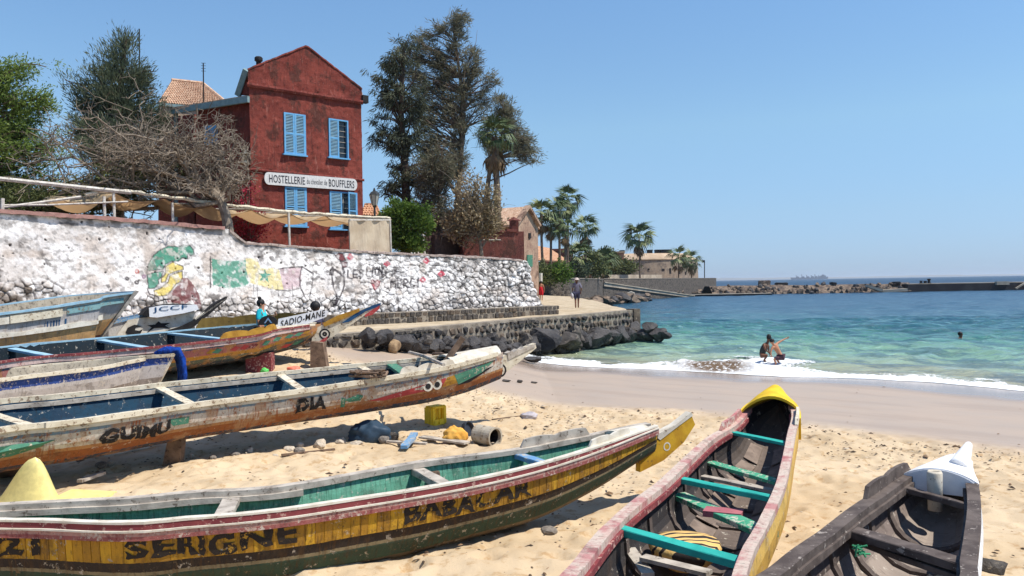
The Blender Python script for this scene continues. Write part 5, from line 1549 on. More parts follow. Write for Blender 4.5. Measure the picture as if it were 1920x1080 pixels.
TILE2 = rough_mat('orange_tiles', lin((190, 144, 112)), lin((170, 122, 92)), 4, .9, .6, .02, lin((200, 166, 136)), .56)
GREYFAS = wood_mat('grey_green_fascia', lin((128, 150, 150)), lin((112, 134, 136)), lin((160, 160, 150)), .6)
# openings in px -> (a0,a1,z0,z1)
def win(px0, py0, px1, py1):
    a0, zt = hit(px0, py0); a1, _ = hit(px1, py0 + 4); _, zb = hit((px0 + px1) / 2, py1)
    _, zt = hit((px0 + px1) / 2, (py0 + py0 + 4) / 2)
    return [a0, a1, zb, zt]
W1 = win(531, 211, 571, 290); W2 = win(615, 222, 651, 296); W3 = win(533, 349, 573, 424); W4 = win(617, 358, 668, 430)
wins = [W1, W2, W3, W4]
na, nz_ = 110, 150
ag = np.unique(np.r_[np.linspace(0, HW, na), [w[0] for w in wins], [w[1] for w in wins]])
zg = np.unique(np.r_[np.linspace(TERR - .1, ZC, nz_), [w[2] for w in wins], [w[3] for w in wins]])
Ag, Zg2 = np.meshgrid(ag, zg, indexing='ij')
dsp = (fbm(Ag * 1.5, Zg2 * 1.5, 4, 101) - .5) * .10 + (fbm(Ag * 6, Zg2 * 6, 4, 102) - .5) * .045
for w in wins:
    near_ = (Ag > w[0] - .1) & (Ag < w[1] + .1) & (Zg2 > w[2] - .1) & (Zg2 < w[3] + .1)
    dsp = np.where(near_, dsp * .2, dsp)
Pw = np.stack([PL[0] + e1[0] * Ag + HN[0] * dsp, PL[1] + e1[1] * Ag + HN[1] * dsp, Zg2], -1)
Q = grid_quads(len(ag), len(zg))
ca = (Ag.ravel()[Q].mean(1)); cz = Zg2.ravel()[Q].mean(1)
hole = np.zeros(len(Q), bool)
for w in wins: hole |= (ca > w[0]) & (ca < w[1]) & (cz > w[2]) & (cz < w[3])
me = fast_mesh('front_wall', Pw.reshape(-1, 3) - np.array(house.location), Q[~hole], REDW)
link('front_wall', me, parent=house)
HD = 9.0
mb = MB()   # body behind the front: sides, back
for (a0, b0, a1, b1) in ((0, .03, 0, HD), (HW, HD, HW, .03), (0, HD, HW, HD)):
    p = hp(a0, b0, TERR - .1); q = hp(a1, b1, TERR - .1)
    nseg = 20
    P = np.zeros((nseg + 1, 16, 3))
    for i in range(nseg + 1):
        for j in range(16):
            c = p + (q - p) * i / nseg; c[2] = TERR - .1 + (ZS - .15 - TERR) * j / 15
            P[i, j] = c
    mb.grid(P, flip=True)
obj('side_walls', mb, REDW, house)
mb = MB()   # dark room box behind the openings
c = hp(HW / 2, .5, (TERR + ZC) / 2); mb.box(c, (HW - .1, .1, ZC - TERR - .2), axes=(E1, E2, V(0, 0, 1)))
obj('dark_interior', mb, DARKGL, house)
mb = MB()   # gable with shoulders
gp = [(0 - .04, ZC), (0 - .04, ZS), (AP[0], AP[1]), (HW + .05, ZS), (HW + .05, ZC)]
na = 60; P = np.zeros((na, 14, 3))
for i, a in enumerate(np.linspace(-.04, HW + .05, na)):
    top_ = ZS + (AP[1] - ZS) * (1 - abs(a - AP[0]) / (AP[0] + .04 if a < AP[0] else HW + .05 - AP[0]))
    for j in range(14):
        z = ZC + (top_ - ZC) * j / 13
        d = .05 + (float(fbm(np.array([a * 2.5]), np.array([z * 2.5]), 4, 110)[0]) - .5) * .12
        P[i, j] = hp(a, -d, z)
mb.grid(P, flip=False)
# thickness of the parapet
top = P[:, -1]; E3 = V(*e3, 0); bk = np.array([p + E3 * .42 for p in top])
mb.grid(np.stack([top, bk], 1))
for i in (0, -1):
    col_ = P[i]; bkc = np.array([p + E3 * .42 for p in col_]); mb.grid(np.stack([col_, bkc], 1))
obj('gable', mb, REDW, house)
mb = MB()
Pc = []
for a in np.linspace(-.06, HW + .07, 40):
    top_ = ZS + (AP[1] - ZS) * (1 - abs(a - AP[0]) / (AP[0] + .06 if a < AP[0] else HW + .07 - AP[0]))
    r_ = random.uniform(-.012, .012)
    Pc.append([hp(a, -.10, top_ - .02 + r_), hp(a, -.10, top_ + .05 + r_), hp(a, .45, top_ + .06 + r_), hp(a, .45, top_ - .02)])
mb.grid(np.array(Pc)); obj('coping', mb, REDT, house)
def band(name, z0, z1, h, proud, mat=REDT, a0=-.08, a1=None):
    a1 = HW + .1 if a1 is None else a1
    mb_ = MB(); P_ = []
    for a in np.linspace(a0, a1, 44):
        t = (a - a0) / (a1 - a0); z = z0 + (z1 - z0) * t + random.uniform(-.012, .012)
        P_.append([hp(a, .02, z - h / 2), hp(a, -proud * .6, z - h / 2), hp(a, -proud, z), hp(a, -proud, z + h / 2), hp(a, .02, z + h / 2 + .03)])
    mb_.grid(np.array(P_)); 
    for i in (0, -1): mb_.add(list(P_[i]), [(0, 1, 2, 3, 4)])
    return obj(name, mb_, mat, house)
band('cornice', hit(468, 160)[1], hit(679, 193)[1], .16, .16)
band('string_course', hit(473, 318)[1], hit(679, 338)[1], .09, .07)
# roof behind the gable
RTH = .12
roof_l = [hp(-.1, .3, ZS - .12), hp(-.1, HD + .4, ZS - .12), hp(AP[0], HD + .4, AP[1] - .12), hp(AP[0], .3, AP[1] - .12)]
roof_r = [hp(HW + .1, .3, ZS - .12), hp(HW + .1, HD + .4, ZS - .12), hp(AP[0], HD + .4, AP[1] - .12), hp(AP[0], .3, AP[1] - .12)]
mb = MB()
for rp in (roof_l, roof_r):
    mb.slab(rp, V(0, 0, RTH))
obj('roof', mb, TILE, house)
mb = MB(); mb.beam(at(462, 131, 34.4), at(446, 179, 35.0), .25, .16, up=(0, 1, 0)); obj('verge_board', mb, GREYFAS, house)
mb = MB(); mb.slab([at(462, 134, 34.6), at(448, 178, 35.1), at(474, 178, 34.8)], V(0, .2, 0)); obj('verge_wall', mb, REDW, house)
mb = MB(); mb.box(hp(HW + .18, -.02, ZC + .25), (.3, .25, .35), axes=(E1, E2, V(0, 0, 1))); obj('eave_end', mb, BLACKP, house)

# windows with louvred shutters
def leaf(parent, a0, a1, z0, z1, off, ang=0.0, hinge='l'):
    """shutter leaf: frame with louvres; swings outward by ang about its hinge side"""
    w = a1 - a0
    hx = a0 if hinge == 'l' else a1
    sg = 1 if hinge == 'l' else -1
    dirv = E1 * math.cos(ang) * sg + HN * math.sin(ang)
    base = hp(hx, 0, 0) + HN * off
    nrm_ = np.cross(dirv, V(0, 0, 1)); 
    def q(t, z): return base + dirv * (t * w) + V(0, 0, z)
    fr = MB(); fw = .075; th_ = .04
    def bar(t0, z0_, t1, z1_, wd):
        p, r_ = q(t0, z0_), q(t1, z1_)
        d = unit(r_ - p); s_ = np.cross(d, unit(nrm_))
        fr.box((p + r_) / 2, (np.linalg.norm(r_ - p), wd, th_), axes=(d, s_, unit(nrm_)))
    e_ = fw / 2 / w
    bar(e_, z0, e_, z1, fw); bar(1 - e_, z0, 1 - e_, z1, fw)
    for zz in (z0 + fw / 2, (z0 + z1) / 2, z1 - fw / 2): bar(2 * e_, zz, 1 - 2 * e_, zz, fw * .98)
    o = obj('shutter', fr, SHUT, parent)
    lv = MB(); nl = int((z1 - z0) / .07)
    for i in range(nl):
        zz = z0 + fw + (z1 - z0 - 2 * fw) * (i + .5) / nl
        if abs(zz - (z0 + z1) / 2) < fw * .6: continue
        p, r_ = q(2 * e_, zz), q(1 - 2 * e_, zz)
        d = unit(r_ - p); nn_ = unit(unit(nrm_) * .75 + V(0, 0, .65)); s_ = np.cross(d, nn_)
        lv.box((p + r_) / 2, (np.linalg.norm(r_ - p), .055, .008), axes=(d, s_, nn_))
    obj('louvres', lv, SHUTD, o)
    return o
def window(w, style):
    a0, a1, z0, z1 = w
    fr = MB()
    for (x0, zz0, x1, zz1) in ((a0, z0, a0, z1), (a1, z0, a1, z1)):
        fr.box(hp(x0 + (.03 if x0 == a0 else -.03), .06, (z0 + z1) / 2), (.06, .2, z1 - z0), axes=(E1, E2, V(0, 0, 1)))
    fr.box(hp((a0 + a1) / 2, .06, z1 - .03), (a1 - a0 - .12, .2, .06), axes=(E1, E2, V(0, 0, 1)))
    fr.box(hp((a0 + a1) / 2, -.02, z0 - .03), (a1 - a0 + .14, .24, .06), axes=(E1, E2, V(0, 0, 1)))
    o = obj('window', fr, SHUT, house)
    mid = (a0 + a1) / 2
    g_ = MB(); g_.box(hp(mid, .12, (z0 + z1) / 2), (a1 - a0 - .12, .015, z1 - z0 - .08), axes=(E1, E2, V(0, 0, 1)))
    obj('pane', g_, DARKGL, o)
    bars = MB()
    for zz in np.linspace(z0, z1, 8)[1:-1]: bars.box(hp(mid, .09, zz), (a1 - a0 - .12, .02, .02), axes=(E1, E2, V(0, 0, 1)))
    bars.box(hp(mid, .092, (z0 + z1) / 2), (.035, .022, z1 - z0), axes=(E1, E2, V(0, 0, 1)))
    obj('window_bars', bars, GREYWOOD, o)
    if style == 'closed':
        leaf(o, a0 + .01, mid - .005, z0, z1, .03); leaf(o, mid + .005, a1 - .01, z0, z1, .03)
    elif style == 'left':
        leaf(o, a0 + .01, mid + .03, z0, z1, .03)
    else:
        leaf(o, a0 + .01, a0 + .01 + (a1 - a0) * .44, z0, z1, .03); leaf(o, a1 - (a1 - a0) * .40, a1 - .01, z0, z1, .03, .3, 'r')
    return o
for w, st_, lab in ((W1, 'closed', 'upper window, both shutters closed'), (W2, 'left', 'upper window with its right half open'), (W3, 'closed', 'lower window behind the awning, closed'), (W4, 'gap', 'lower window with a gap between its shutters')):
    window(w, st_)['label'] = lab
# sign board
s0a, s0z = hit(495, 334, .08); s1a, s1z = hit(669, 347, .08)
sg = thing('hotel_sign', 'long white round ended sign with black lettering across the red house front', 'sign', (*hp((s0a + s1a) / 2, -.08, (s0z + s1z) / 2),))
SD = unit(hp(s1a, 0, s1z) - hp(s0a, 0, s0z)); SL = np.linalg.norm(hp(s1a, 0, s1z) - hp(s0a, 0, s0z)); SU = unit(np.cross(HN, SD)); 
if SU[2] < 0: SU = -SU
S0 = hp(s0a, 0, s0z) + HN * .10
hh = .27
pts = []
for t in np.linspace(-90, 90, 9): pts.append(S0 + SD * (SL - hh * .7 + hh * .7 * math.cos(R(t))) + SU * hh * math.sin(R(t)))
for t in np.linspace(90, 270, 9): pts.append(S0 + SD * (hh * .7 + hh * .7 * math.cos(R(t))) + SU * hh * math.sin(R(t)))
mb = MB(); mb.slab(pts, HN * .05); obj('board', mb, plain('sign_white', lin((206, 204, 200)), .6), sg)
SIGNINK = plain('sign_lettering', lin((44, 44, 52)), .6)
for txt, t0, t1, h0, h1, bd in (('HOSTELLERIE', .045, .415, -.17, .17, .012), ('du chevalier de', .435, .655, -.12, .12, 0.0), ('BOUFFLERS', .675, .965, -.17, .17, .012)):
    me_, w, h = text_mesh(txt, bd, 8)
    mb = MB(); mb.add([S0 + HN * .031 + SD * SL * (t0 + (t1 - t0) * x / w) + SU * (h0 + (h1 - h0) * y / h) for x, y in me_['v']], me_['f'])
    obj('lettering', mb, SIGNINK, sg)
# chimney pot behind the gable
mb = MB(); c = at(485, 118, 36.6); mb.lathe(c + V(0, 0, -.5), [(.0, 0), (.12, 0), (.12, .55), (.19, .6), (.19, .72), (.13, .78), (0, .8)], 10)
obj('chimney_pot', mb, BLACKP, house)
# left wing, turned away from the sun
wd_ = unit(V(-.87, .49, 0)); wn_ = V(-wd_[1], wd_[0], 0); wn_ = wn_ if wn_[1] < 0 else -wn_
w0 = hp(0, .35, 0)
def wp(px, py, o=0.0): return onplane(px, py, w0 + wn_ * o, wn_)
wing = thing('red_wing', 'dark red lean-to wing in shade with a grey green eave, joined to the gabled house', 'house', (*(w0 + wd_ * 2)[:2], TERR))
mb = MB(); ft = [wp(476, 182), wp(368, 202), wp(368, 470), wp(476, 470)]
mb.slab([p - wn_ * .15 for p in ft], wn_ * .3); obj('wall', mb, REDW, wing)
mb = MB(); mb.beam(wp(466, 186, .35), wp(322, 209, .35), .12, .26); obj('fascia', mb, GREYFAS, wing)
mb = MB(); q = [wp(462, 181, .3), wp(318, 204, .45)]; mb.slab([q[0], q[1], q[1] - wn_ * 4 + V(0, 0, 1.0), q[0] - wn_ * 4 + V(0, 0, 1.0)], V(0, 0, .1)); obj('roof', mb, TILE, wing)
mb = MB(); q = [wp(384, 236, .05), wp(407, 235, .05), wp(407, 273, .05), wp(384, 272, .05)]; mb.slab(q, wn_ * .06); obj('shutter', mb, SHUT, wing)
mb = MB(); mb.slab([wp(368, 215, -2.2), wp(300, 222, -2.2), wp(300, 470, -2.2), wp(368, 470, -2.2)], wn_ * .2); obj('porch_back_wall', mb, REDW, wing)
for px in (330,): mb = MB(); mb.beam(wp(px, 212, .2), wp(px, 470, .2), .14, .14, up=(1, 0, 0)); obj('porch_post', mb, GREYFAS, wing)
# two pale flower pots on ledges of the wing
for px, py in ((458, 282), (459, 299)):
    mb = MB(); c = wp(px, py, .25); mb.lathe(c + V(0, 0, -.12), [(0, 0), (.10, 0), (.14, .22), (.16, .22), (.16, .27), (.12, .27), (.1, .2), (0, .2)], 10)
    mb.box(c + V(0, 0, -.15), (.5, .5, .05)); o = obj('flower_pot', mb, CREAMP, wing)

# house with tiled hip roof behind the wing
th = thing('tiled_house', 'pale house with an old tiled hip roof behind the dark evergreen', 'house', (*at(370, 300, 46)[:2], TERR))
ez = at(330, 192, 44)[2]; rz_top = at(330, 143, 47)[2]
c1, c2 = at(296, 190, 44), at(437, 184, 46); c3, c4 = c2 + V(-2, 8, 0), c1 + V(-2, 8, 0)
for p in (c1, c2, c3, c4): p[2] = ez
r1 = (c1 + c4) / 2 + (c2 - c1) * .02; r2 = (c1 + c4) / 2 + (c2 - c1) * .46; r1[2] = r2[2] = rz_top
mb = MB(); 
for p, q in ((c1, c2), (c2, c3), (c3, c4), (c4, c1)):
    mb.add([V(p[0], p[1], TERR), V(q[0], q[1], TERR), q - V(0, 0, .05), p - V(0, 0, .05)], [(0, 1, 2, 3)])
obj('walls', mb, rough_mat('cream_render', lin((190, 166, 140)), lin((170, 144, 120)), 2), th)
def tiled(parent, quad, nrow, ncol, mat, name='roof_tiles', th_=.05):
    """overlapping rows of tiles on a (possibly tapering) slope: quad = eave left, eave right, top right, top left"""
    A, B, C, D = [np.array(p, float) for p in quad]
    nn_ = unit(np.cross(B - A, D - A)); nn_ = nn_ if nn_[2] > 0 else -nn_
    mb_ = MB(); r_ = np.random.default_rng(5)
    for i in range(nrow):
        t0, t1 = i / nrow, (i + 1.25) / nrow
        L0, R0 = A + (D - A) * t0, B + (C - B) * t0; L1, R1 = A + (D - A) * min(t1, 1), B + (C - B) * min(t1, 1)
        m = max(2, int(ncol * np.linalg.norm(R0 - L0) / np.linalg.norm(B - A)))
        for j in range(m):
            s0_, s1_ = j / m, (j + .9) / m
            up = nn_ * (th_ + r_.uniform(0, .03)); lo = nn_ * .005
            a, b = L0 + (R0 - L0) * s0_, L0 + (R0 - L0) * s1_; c, d = L1 + (R1 - L1) * s1_, L1 + (R1 - L1) * s0_
            mid0 = (a + b) / 2 + nn_ * (th_ + .05); mid1 = (c + d) / 2 + nn_ * .05
            mb_.add([a + up * .6, mid0, b + up * .6, c + lo, mid1, d + lo], [(0, 1, 4, 5), (1, 2, 3, 4), (0, 2, 1)])
    return obj(name, mb_, mat, parent, kind='stuff')
mb = MB(); lift = V(0, 0, -.02)
mb.add([c1, c2, c3, c4, r1, r2], [(0, 1, 5, 4), (1, 2, 5), (2, 3, 4, 5), (3, 0, 4)]); obj('roof', mb, TILE, th)
tiled(th, (c1, c2, r2, r1), 13, 30, TILE); tiled(th, (c2, c3, r2, r2 + V(.01, 0, 0)), 13, 18, TILE)
mb = MB(); mb.beam(c1 + V(0, -.1, -.1), c2 + V(0, -.1, -.1), .1, .16); obj('fascia', mb, GREYFAS, th)
# rough-topped roof ridge at right
mb = MB(); mb.tube([r1 + V(0, 0, .06), r2 + V(0, 0, .06)], .11, 6); mb.tube([r2 + V(0, 0, .06), c2 + V(0, 0, .06)], .11, 6); obj('ridge_tiles', mb, TILE, th)
for px, y0, y1, YY, lab in ((382, 118, 175, 45, 'thin television aerial above the tiled roof'), (262, 54, 130, 42, 'tall thin pole rising behind the dark evergreen')):
    a = at(px, y1 + 40, YY); b = at(px - 1, y0, YY); mb = MB(); mb.tube([a, b], .035, 5)
    if px == 382:
        for i in range(4): mb.tube([b + V(-.12, 0, -.15 * i), b + V(.12, 0.05, -.15 * i)], .012, 4)
    tag(obj('aerial', mb, BLACKP), lab, 'aerial')
# small tiled roof right of the house
o_ = thing('tiled_outhouse', 'small orange tiled roof peeping out beside the street lamp', 'outhouse', (*at(698, 420, 44)[:2], TERR))
q = [at(676, 404, 43), at(716, 406, 43), at(706, 382, 45), at(684, 382, 45)]
mb = MB(); mb.slab(q, V(0, 0, .08)); obj('roof', mb, TILE2, o_); tiled(o_, q, 6, 8, TILE2)
mb = MB()
mb.box((q[0] + q[1]) / 2 + V(0, .9, -1.6), (1.1, 1.6, 3.0)); obj('wall', mb, REDW, o_)
# street lamp
lp = at(702, 372, 33.5); lamp = thing('street_lamp', 'old lantern street lamp standing between red house and green bush', 'street lamp', (lp[0], lp[1], TERR))
IRON = plain('dark_iron', (0.035, 0.037, 0.036), .5)
mb = MB(); mb.lathe(V(lp[0], lp[1], TERR), [(.12, 0), (.12, .3), (.06, .4), (.045, lp[2] - TERR - .4), (.09, lp[2] - TERR - .32), (0, lp[2] - TERR - .3)], 8); obj('pole', mb, IRON, lamp)
mb = MB(); mb.lathe(lp + V(0, 0, -.3), [(.09, 0), (.11, .02), (.2, .42), (.2, .44)], 6); obj('lantern_glass', mb, plain('lantern_pane', (.35, .34, .3), .2), lamp)
mb = MB(); mb.lathe(lp + V(0, 0, .14), [(.23, 0), (.15, .12), (.06, .17), (.05, .22), (.02, .3), (0, .3)], 6); 
for i in range(6):
    a = i * math.pi / 3; mb.beam(lp + V(.10 * math.cos(a), .10 * math.sin(a), -.3), lp + V(.205 * math.cos(a), .205 * math.sin(a), .14), .02, .02)
obj('lantern_cap', mb, IRON, lamp)

# ------------------------------------------------------------------ awning over the terrace
CLOTH = None
k = N('tan_awning_cloth'); n1 = k.noise(1.2, 4); n2 = k.noise(60, 3)
cc = k.mix(k.step(n1, .35, .65), lin((214, 194, 160)), lin((198, 172, 134)))
m_ = k.fin(cc, .95, k.bump(n2, .3, .005), .1)
tr = k.n('BsdfTranslucent'); k.put(tr.inputs[0], lin((204, 166, 122))); mx = k.n('MixShader'); mx.inputs[0].default_value = .35
k.l(k.b.outputs[0], mx.inputs[1]); k.l(tr.outputs[0], mx.inputs[2]); k.l(mx.outputs[0], k.out.inputs[0]); CLOTH = m_
k = N('pale_screen_cloth'); n1 = k.noise(1.5, 4)
SCREEN = k.fin(k.mix(k.step(n1, .35, .65), lin((196, 180, 156)), lin((176, 158, 134))), .95, k.bump(k.noise(6, 3, k.map(k.tc(), (3, 3, .5))), .6, .05), .1)
def wallat(px, py, back):
    return onplane(px, py, (*(WR - WN * (.35 + back)), 2), V(*WN, 0))
aw = thing('awning', 'long sagging tan cloth awning on poles in front of the red house', 'awning', (*wallat(450, 420, .6)[:2], TERR))
fr_px = [(122, 377), (165, 366), (240, 363), (330, 374), (440, 389), (540, 399), (640, 407), (735, 411)]
fl = spline([wallat(px, py, .85) for px, py in fr_px], 120)
G = np.zeros((120, 14, 3))
nsc = 8
for i in range(120):
    t = i / 119
    for j in range(14):
        v = j / 13
        p = fl[i] - np.array([*WN, 0]) * (3.6 * v) + V(0, 0, .28 * v)
        sag = -(.60 - .25 * t) * abs(math.sin(math.pi * nsc * t)) ** .8 * math.sin(math.pi * min(1, v * 1.25 + .08)) - .05 * math.sin(math.pi * nsc * 3 * t + 2) * v
        if j == 0: sag -= .10 * abs(math.sin(math.pi * nsc * t))
        p[2] += sag + (float(vnoise(np.array([t * 30]), np.array([v * 4]), 3)[0]) - .5) * .07
        G[i, j] = p
mb = MB(); mb.grid(G); obj('cloth', mb, CLOTH, aw, smooth_=True)
# ragged white roll along the front edge
mb = MB(); pth = [p + V(0, 0, .05 + random.uniform(-.025, .025)) for p in fl[6::2]]; mb.tube(pth, [random.uniform(.045, .085) for _ in pth], 6); obj('rolled_edge', mb, CREAMP, aw)
POLE = rough_mat('pale_pole', lin((206, 200, 190)), lin((180, 172, 160)), 8, .8, .4, .01, lin((140, 128, 112)), .6)
for i in (28, 44, 60, 76, 92, 108):
    mb = MB(); a = fl[i]; b = a - np.array([*WN, 0]) * 3.6 + V(0, 0, .3); mb.tube([a, b], .035, 5); obj('rafter', mb, POLE, aw)
for px, pt_, pb in ((195, 368, 414), (213, 362, 414), (323, 380, 420), (541, 398, 462), (655, 412, 469), (731, 411, 473)):
    a = wallat(px, pt_, .8); b = wallat(px + 2, pb, .8); b[2] = min(b[2], TERR + .6); mb = MB(); mb.tube([b, a], .045, 6); obj('post', mb, POLE, aw)
for (x1, y1, x2, y2, rr) in ((-40, 331, 245, 361, .07), (-40, 395, 152, 369, .045), (0, 385, 95, 384, .035), (95, 384, 240, 378, .03)):
    mb = MB(); mb.tube([wallat(x1, y1, .7 + rr), wallat((x1 + x2) / 2, (y1 + y2) / 2, .7 + rr), wallat(x2, y2, .7 + rr)], rr, 6); obj('cross_pole', mb, POLE, aw)
mb = MB(); mb.tube([wallat(4, 412, .6), wallat(5, 372, .6)], .05, 6); obj('post', mb, POLE, aw)
# screen at its right end
sc_ = thing('cloth_screen', 'pale cloth screen closing the right end of the awning', 'screen', (*wallat(694, 440, .5)[:2], TERR))
a0, a1, b0, b1 = wallat(655, 414, .5), wallat(731, 414, .5), wallat(655, 470, .5), wallat(731, 474, .5)
P = np.zeros((26, 8, 3))
for i in range(26):
    for j in range(8):
        s_, t = i / 25, j / 7
        P[i, j] = (a0 * (1 - s_) + a1 * s_) * (1 - t) + (b0 * (1 - s_) + b1 * s_) * t + np.array([*WN, 0]) * .05 * math.sin(s_ * 17 + t * 2) 
mb = MB(); mb.grid(P); obj('cloth', mb, SCREEN, sc_, smooth_=True)
mb = MB(); mb.beam(a0 + V(0, 0, .04), a1 + V(0, 0, .04), .06, .06); obj('top_rail', mb, POLE, sc_)

# ------------------------------------------------------------------ low brown sheds beyond the bush
shd = thing('plank_shed', 'low shed of dark horizontal boards behind the white wall, beside the bush', 'shed', (*at(825, 470, 42)[:2], TERR))
SHEDW = wood_mat('dark_shed_boards', lin((86, 66, 58)), lin((66, 50, 46)), lin((120, 98, 84)), .6)
A, B = at(790, 484, 41.5), at(852, 486, 43.5); zt = at(820, 440, 42.5)[2]
dd = unit((B - A) * V(1, 1, 0)); LL = np.linalg.norm((B - A)[:2])
z = TERR - .1; i = 0
while z < zt - .05:
    hh = .17; mb = MB(); c = A + dd * LL / 2; mb.box(V(c[0], c[1], z + hh / 2) + V(0, random.uniform(-.02, .02), 0), (LL + random.uniform(-.04, .1), .05, hh - .02), axes=(dd, V(-dd[1], dd[0], 0), V(0, 0, 1))); obj('board', mb, SHEDW, shd); z += hh
mb = MB(); c = A + dd * LL / 2; mb.box(V(c[0], c[1] + .9, (TERR + zt) / 2 - .05), (LL - .1, 1.6, zt - TERR), axes=(dd, V(-dd[1], dd[0], 0), V(0, 0, 1))); obj('body', mb, SHEDW, shd)
rs = thing('red_shed', 'low rust red outbuilding with a rough flat top under the dry bush', 'shed', (*at(908, 470, 43)[:2], TERR))
A, B = at(852, 480, 42.5), at(968, 484, 43.5); zt = at(905, 434, 43)[2]
RUST = plaster('rust_plaster', lin((120, 72, 64)), lin((98, 58, 54)), lin((74, 46, 44)), lin((150, 112, 98)))
dd = unit((B - A) * V(1, 1, 0)); LL = np.linalg.norm((B - A)[:2])
mb = MB(); c = A + dd * LL / 2; mb.box(V(c[0], c[1] + 1.5, (TERR - .2 + zt) / 2), (LL, 3.0, zt - TERR + .2), axes=(dd, V(-dd[1], dd[0], 0), V(0, 0, 1))); obj('walls', mb, RUST, rs)
for t0, t1, h_ in ((.02, .3, .1), (.31, .55, .14), (.56, .82, .08), (.83, .99, .13)):
    mb = MB(); p, q = A + dd * LL * t0, A + dd * LL * t1; mb.beam(V(p[0], p[1] + .1, zt + h_ / 2), V(q[0], q[1] + .1, zt + h_ / 2 - .04), .5, h_); obj('roof_slab', mb, RUST, rs)
mb = MB(); p = A + dd * LL * .97; mb.box(V(p[0], p[1] + .2, zt + .25), (.5, .5, .7)); mb.lathe(V(p[0], p[1] + .2, zt + .6), [(.42, 0), (0, .22)], 4); obj('pillar', mb, RUST, rs)
mb = MB(); p, q = A + dd * LL * .45 + V(0, -.06, 0), A + dd * LL * .75 + V(0, -.06, 0); mb.beam(V(p[0], p[1], zt - .45), V(q[0], q[1], zt - .45), .05, .05); obj('pale_batten', mb, POLE, rs)
for px, t_, b_ in ((781, 452, 482), (793, 440, 482), (774, 458, 482), (768, 455, 482)):
    mb = MB(); mb.tube([at(px + 4, b_, 38.6), at(px, t_, 38.8)], .05, 6); tag(obj('leaning_pole', mb, POLE), 'pale pole leaning beside the plank shed', 'pole', 'poles leaning beside the plank shed')
# ------------------------------------------------------------------ trees and bushes
def leaf_mat(name, c1, c2, c3=None, transl=0.25):
    k = N(name)
    t = k.attr('tint')
    col = k.ramp(t, [(0, c1), (.6, c2), (1, c3 if c3 is not None else c2)])
    m = k.fin(col, .7, None, .2)
    tr = k.n('BsdfTranslucent'); k.l(col, tr.inputs[0]); mx = k.n('MixShader'); mx.inputs[0].default_value = transl
    k.l(k.b.outputs[0], mx.inputs[1]); k.l(tr.outputs[0], mx.inputs[2]); k.l(mx.outputs[0], k.out.inputs[0])
    return m
BARK = rough_mat('grey_brown_bark', lin((122, 106, 92)), lin((90, 76, 66)), 6, .95, .8, .02)
PALEBARK = rough_mat('pale_dry_bark', lin((142, 129, 114)), lin((108, 97, 84)), 6, .95, .6, .02)
DARKBARK = rough_mat('dark_bark', lin((84, 70, 60)), lin((62, 52, 46)), 6, .95, .8, .02)

def leaves(P, D, size, aspect, r_, jitter=.6, flat=0.0):
    """one diamond leaf per row of P, long axis near D"""
    n = len(P)
    D = D + r_.normal(0, jitter, (n, 3)); D /= np.linalg.norm(D, axis=1)[:, None] + 1e-9
    Nn_ = r_.normal(0, 1, (n, 3)); Nn_[:, 2] += flat * 2
    W = np.cross(D, Nn_); W /= np.linalg.norm(W, axis=1)[:, None] + 1e-9
    s = size * r_.uniform(.6, 1.35, (n, 1)); w = s * aspect * .5
    a = P - D * s * .5; b = P + W * w; c = P + D * s * .5; d = P - W * w
    return np.stack([a, b, c, d], 1).reshape(-1, 3), np.arange(4 * n).reshape(n, 4)

def branch_path(a, b, r_, n=6, bow=.15, up=0.0):
    a, b = np.array(a, float), np.array(b, float); L = np.linalg.norm(b - a)
    k1 = r_.normal(0, 1, 3) * L * bow; k1[2] += up * L
    t = np.linspace(0, 1, n)[:, None]
    p = a * (1 - t) + b * t + k1 * (4 * t * (1 - t)) * .6
    p[1:-1] += r_.normal(0, L * .02, (n - 2, 3))
    return p

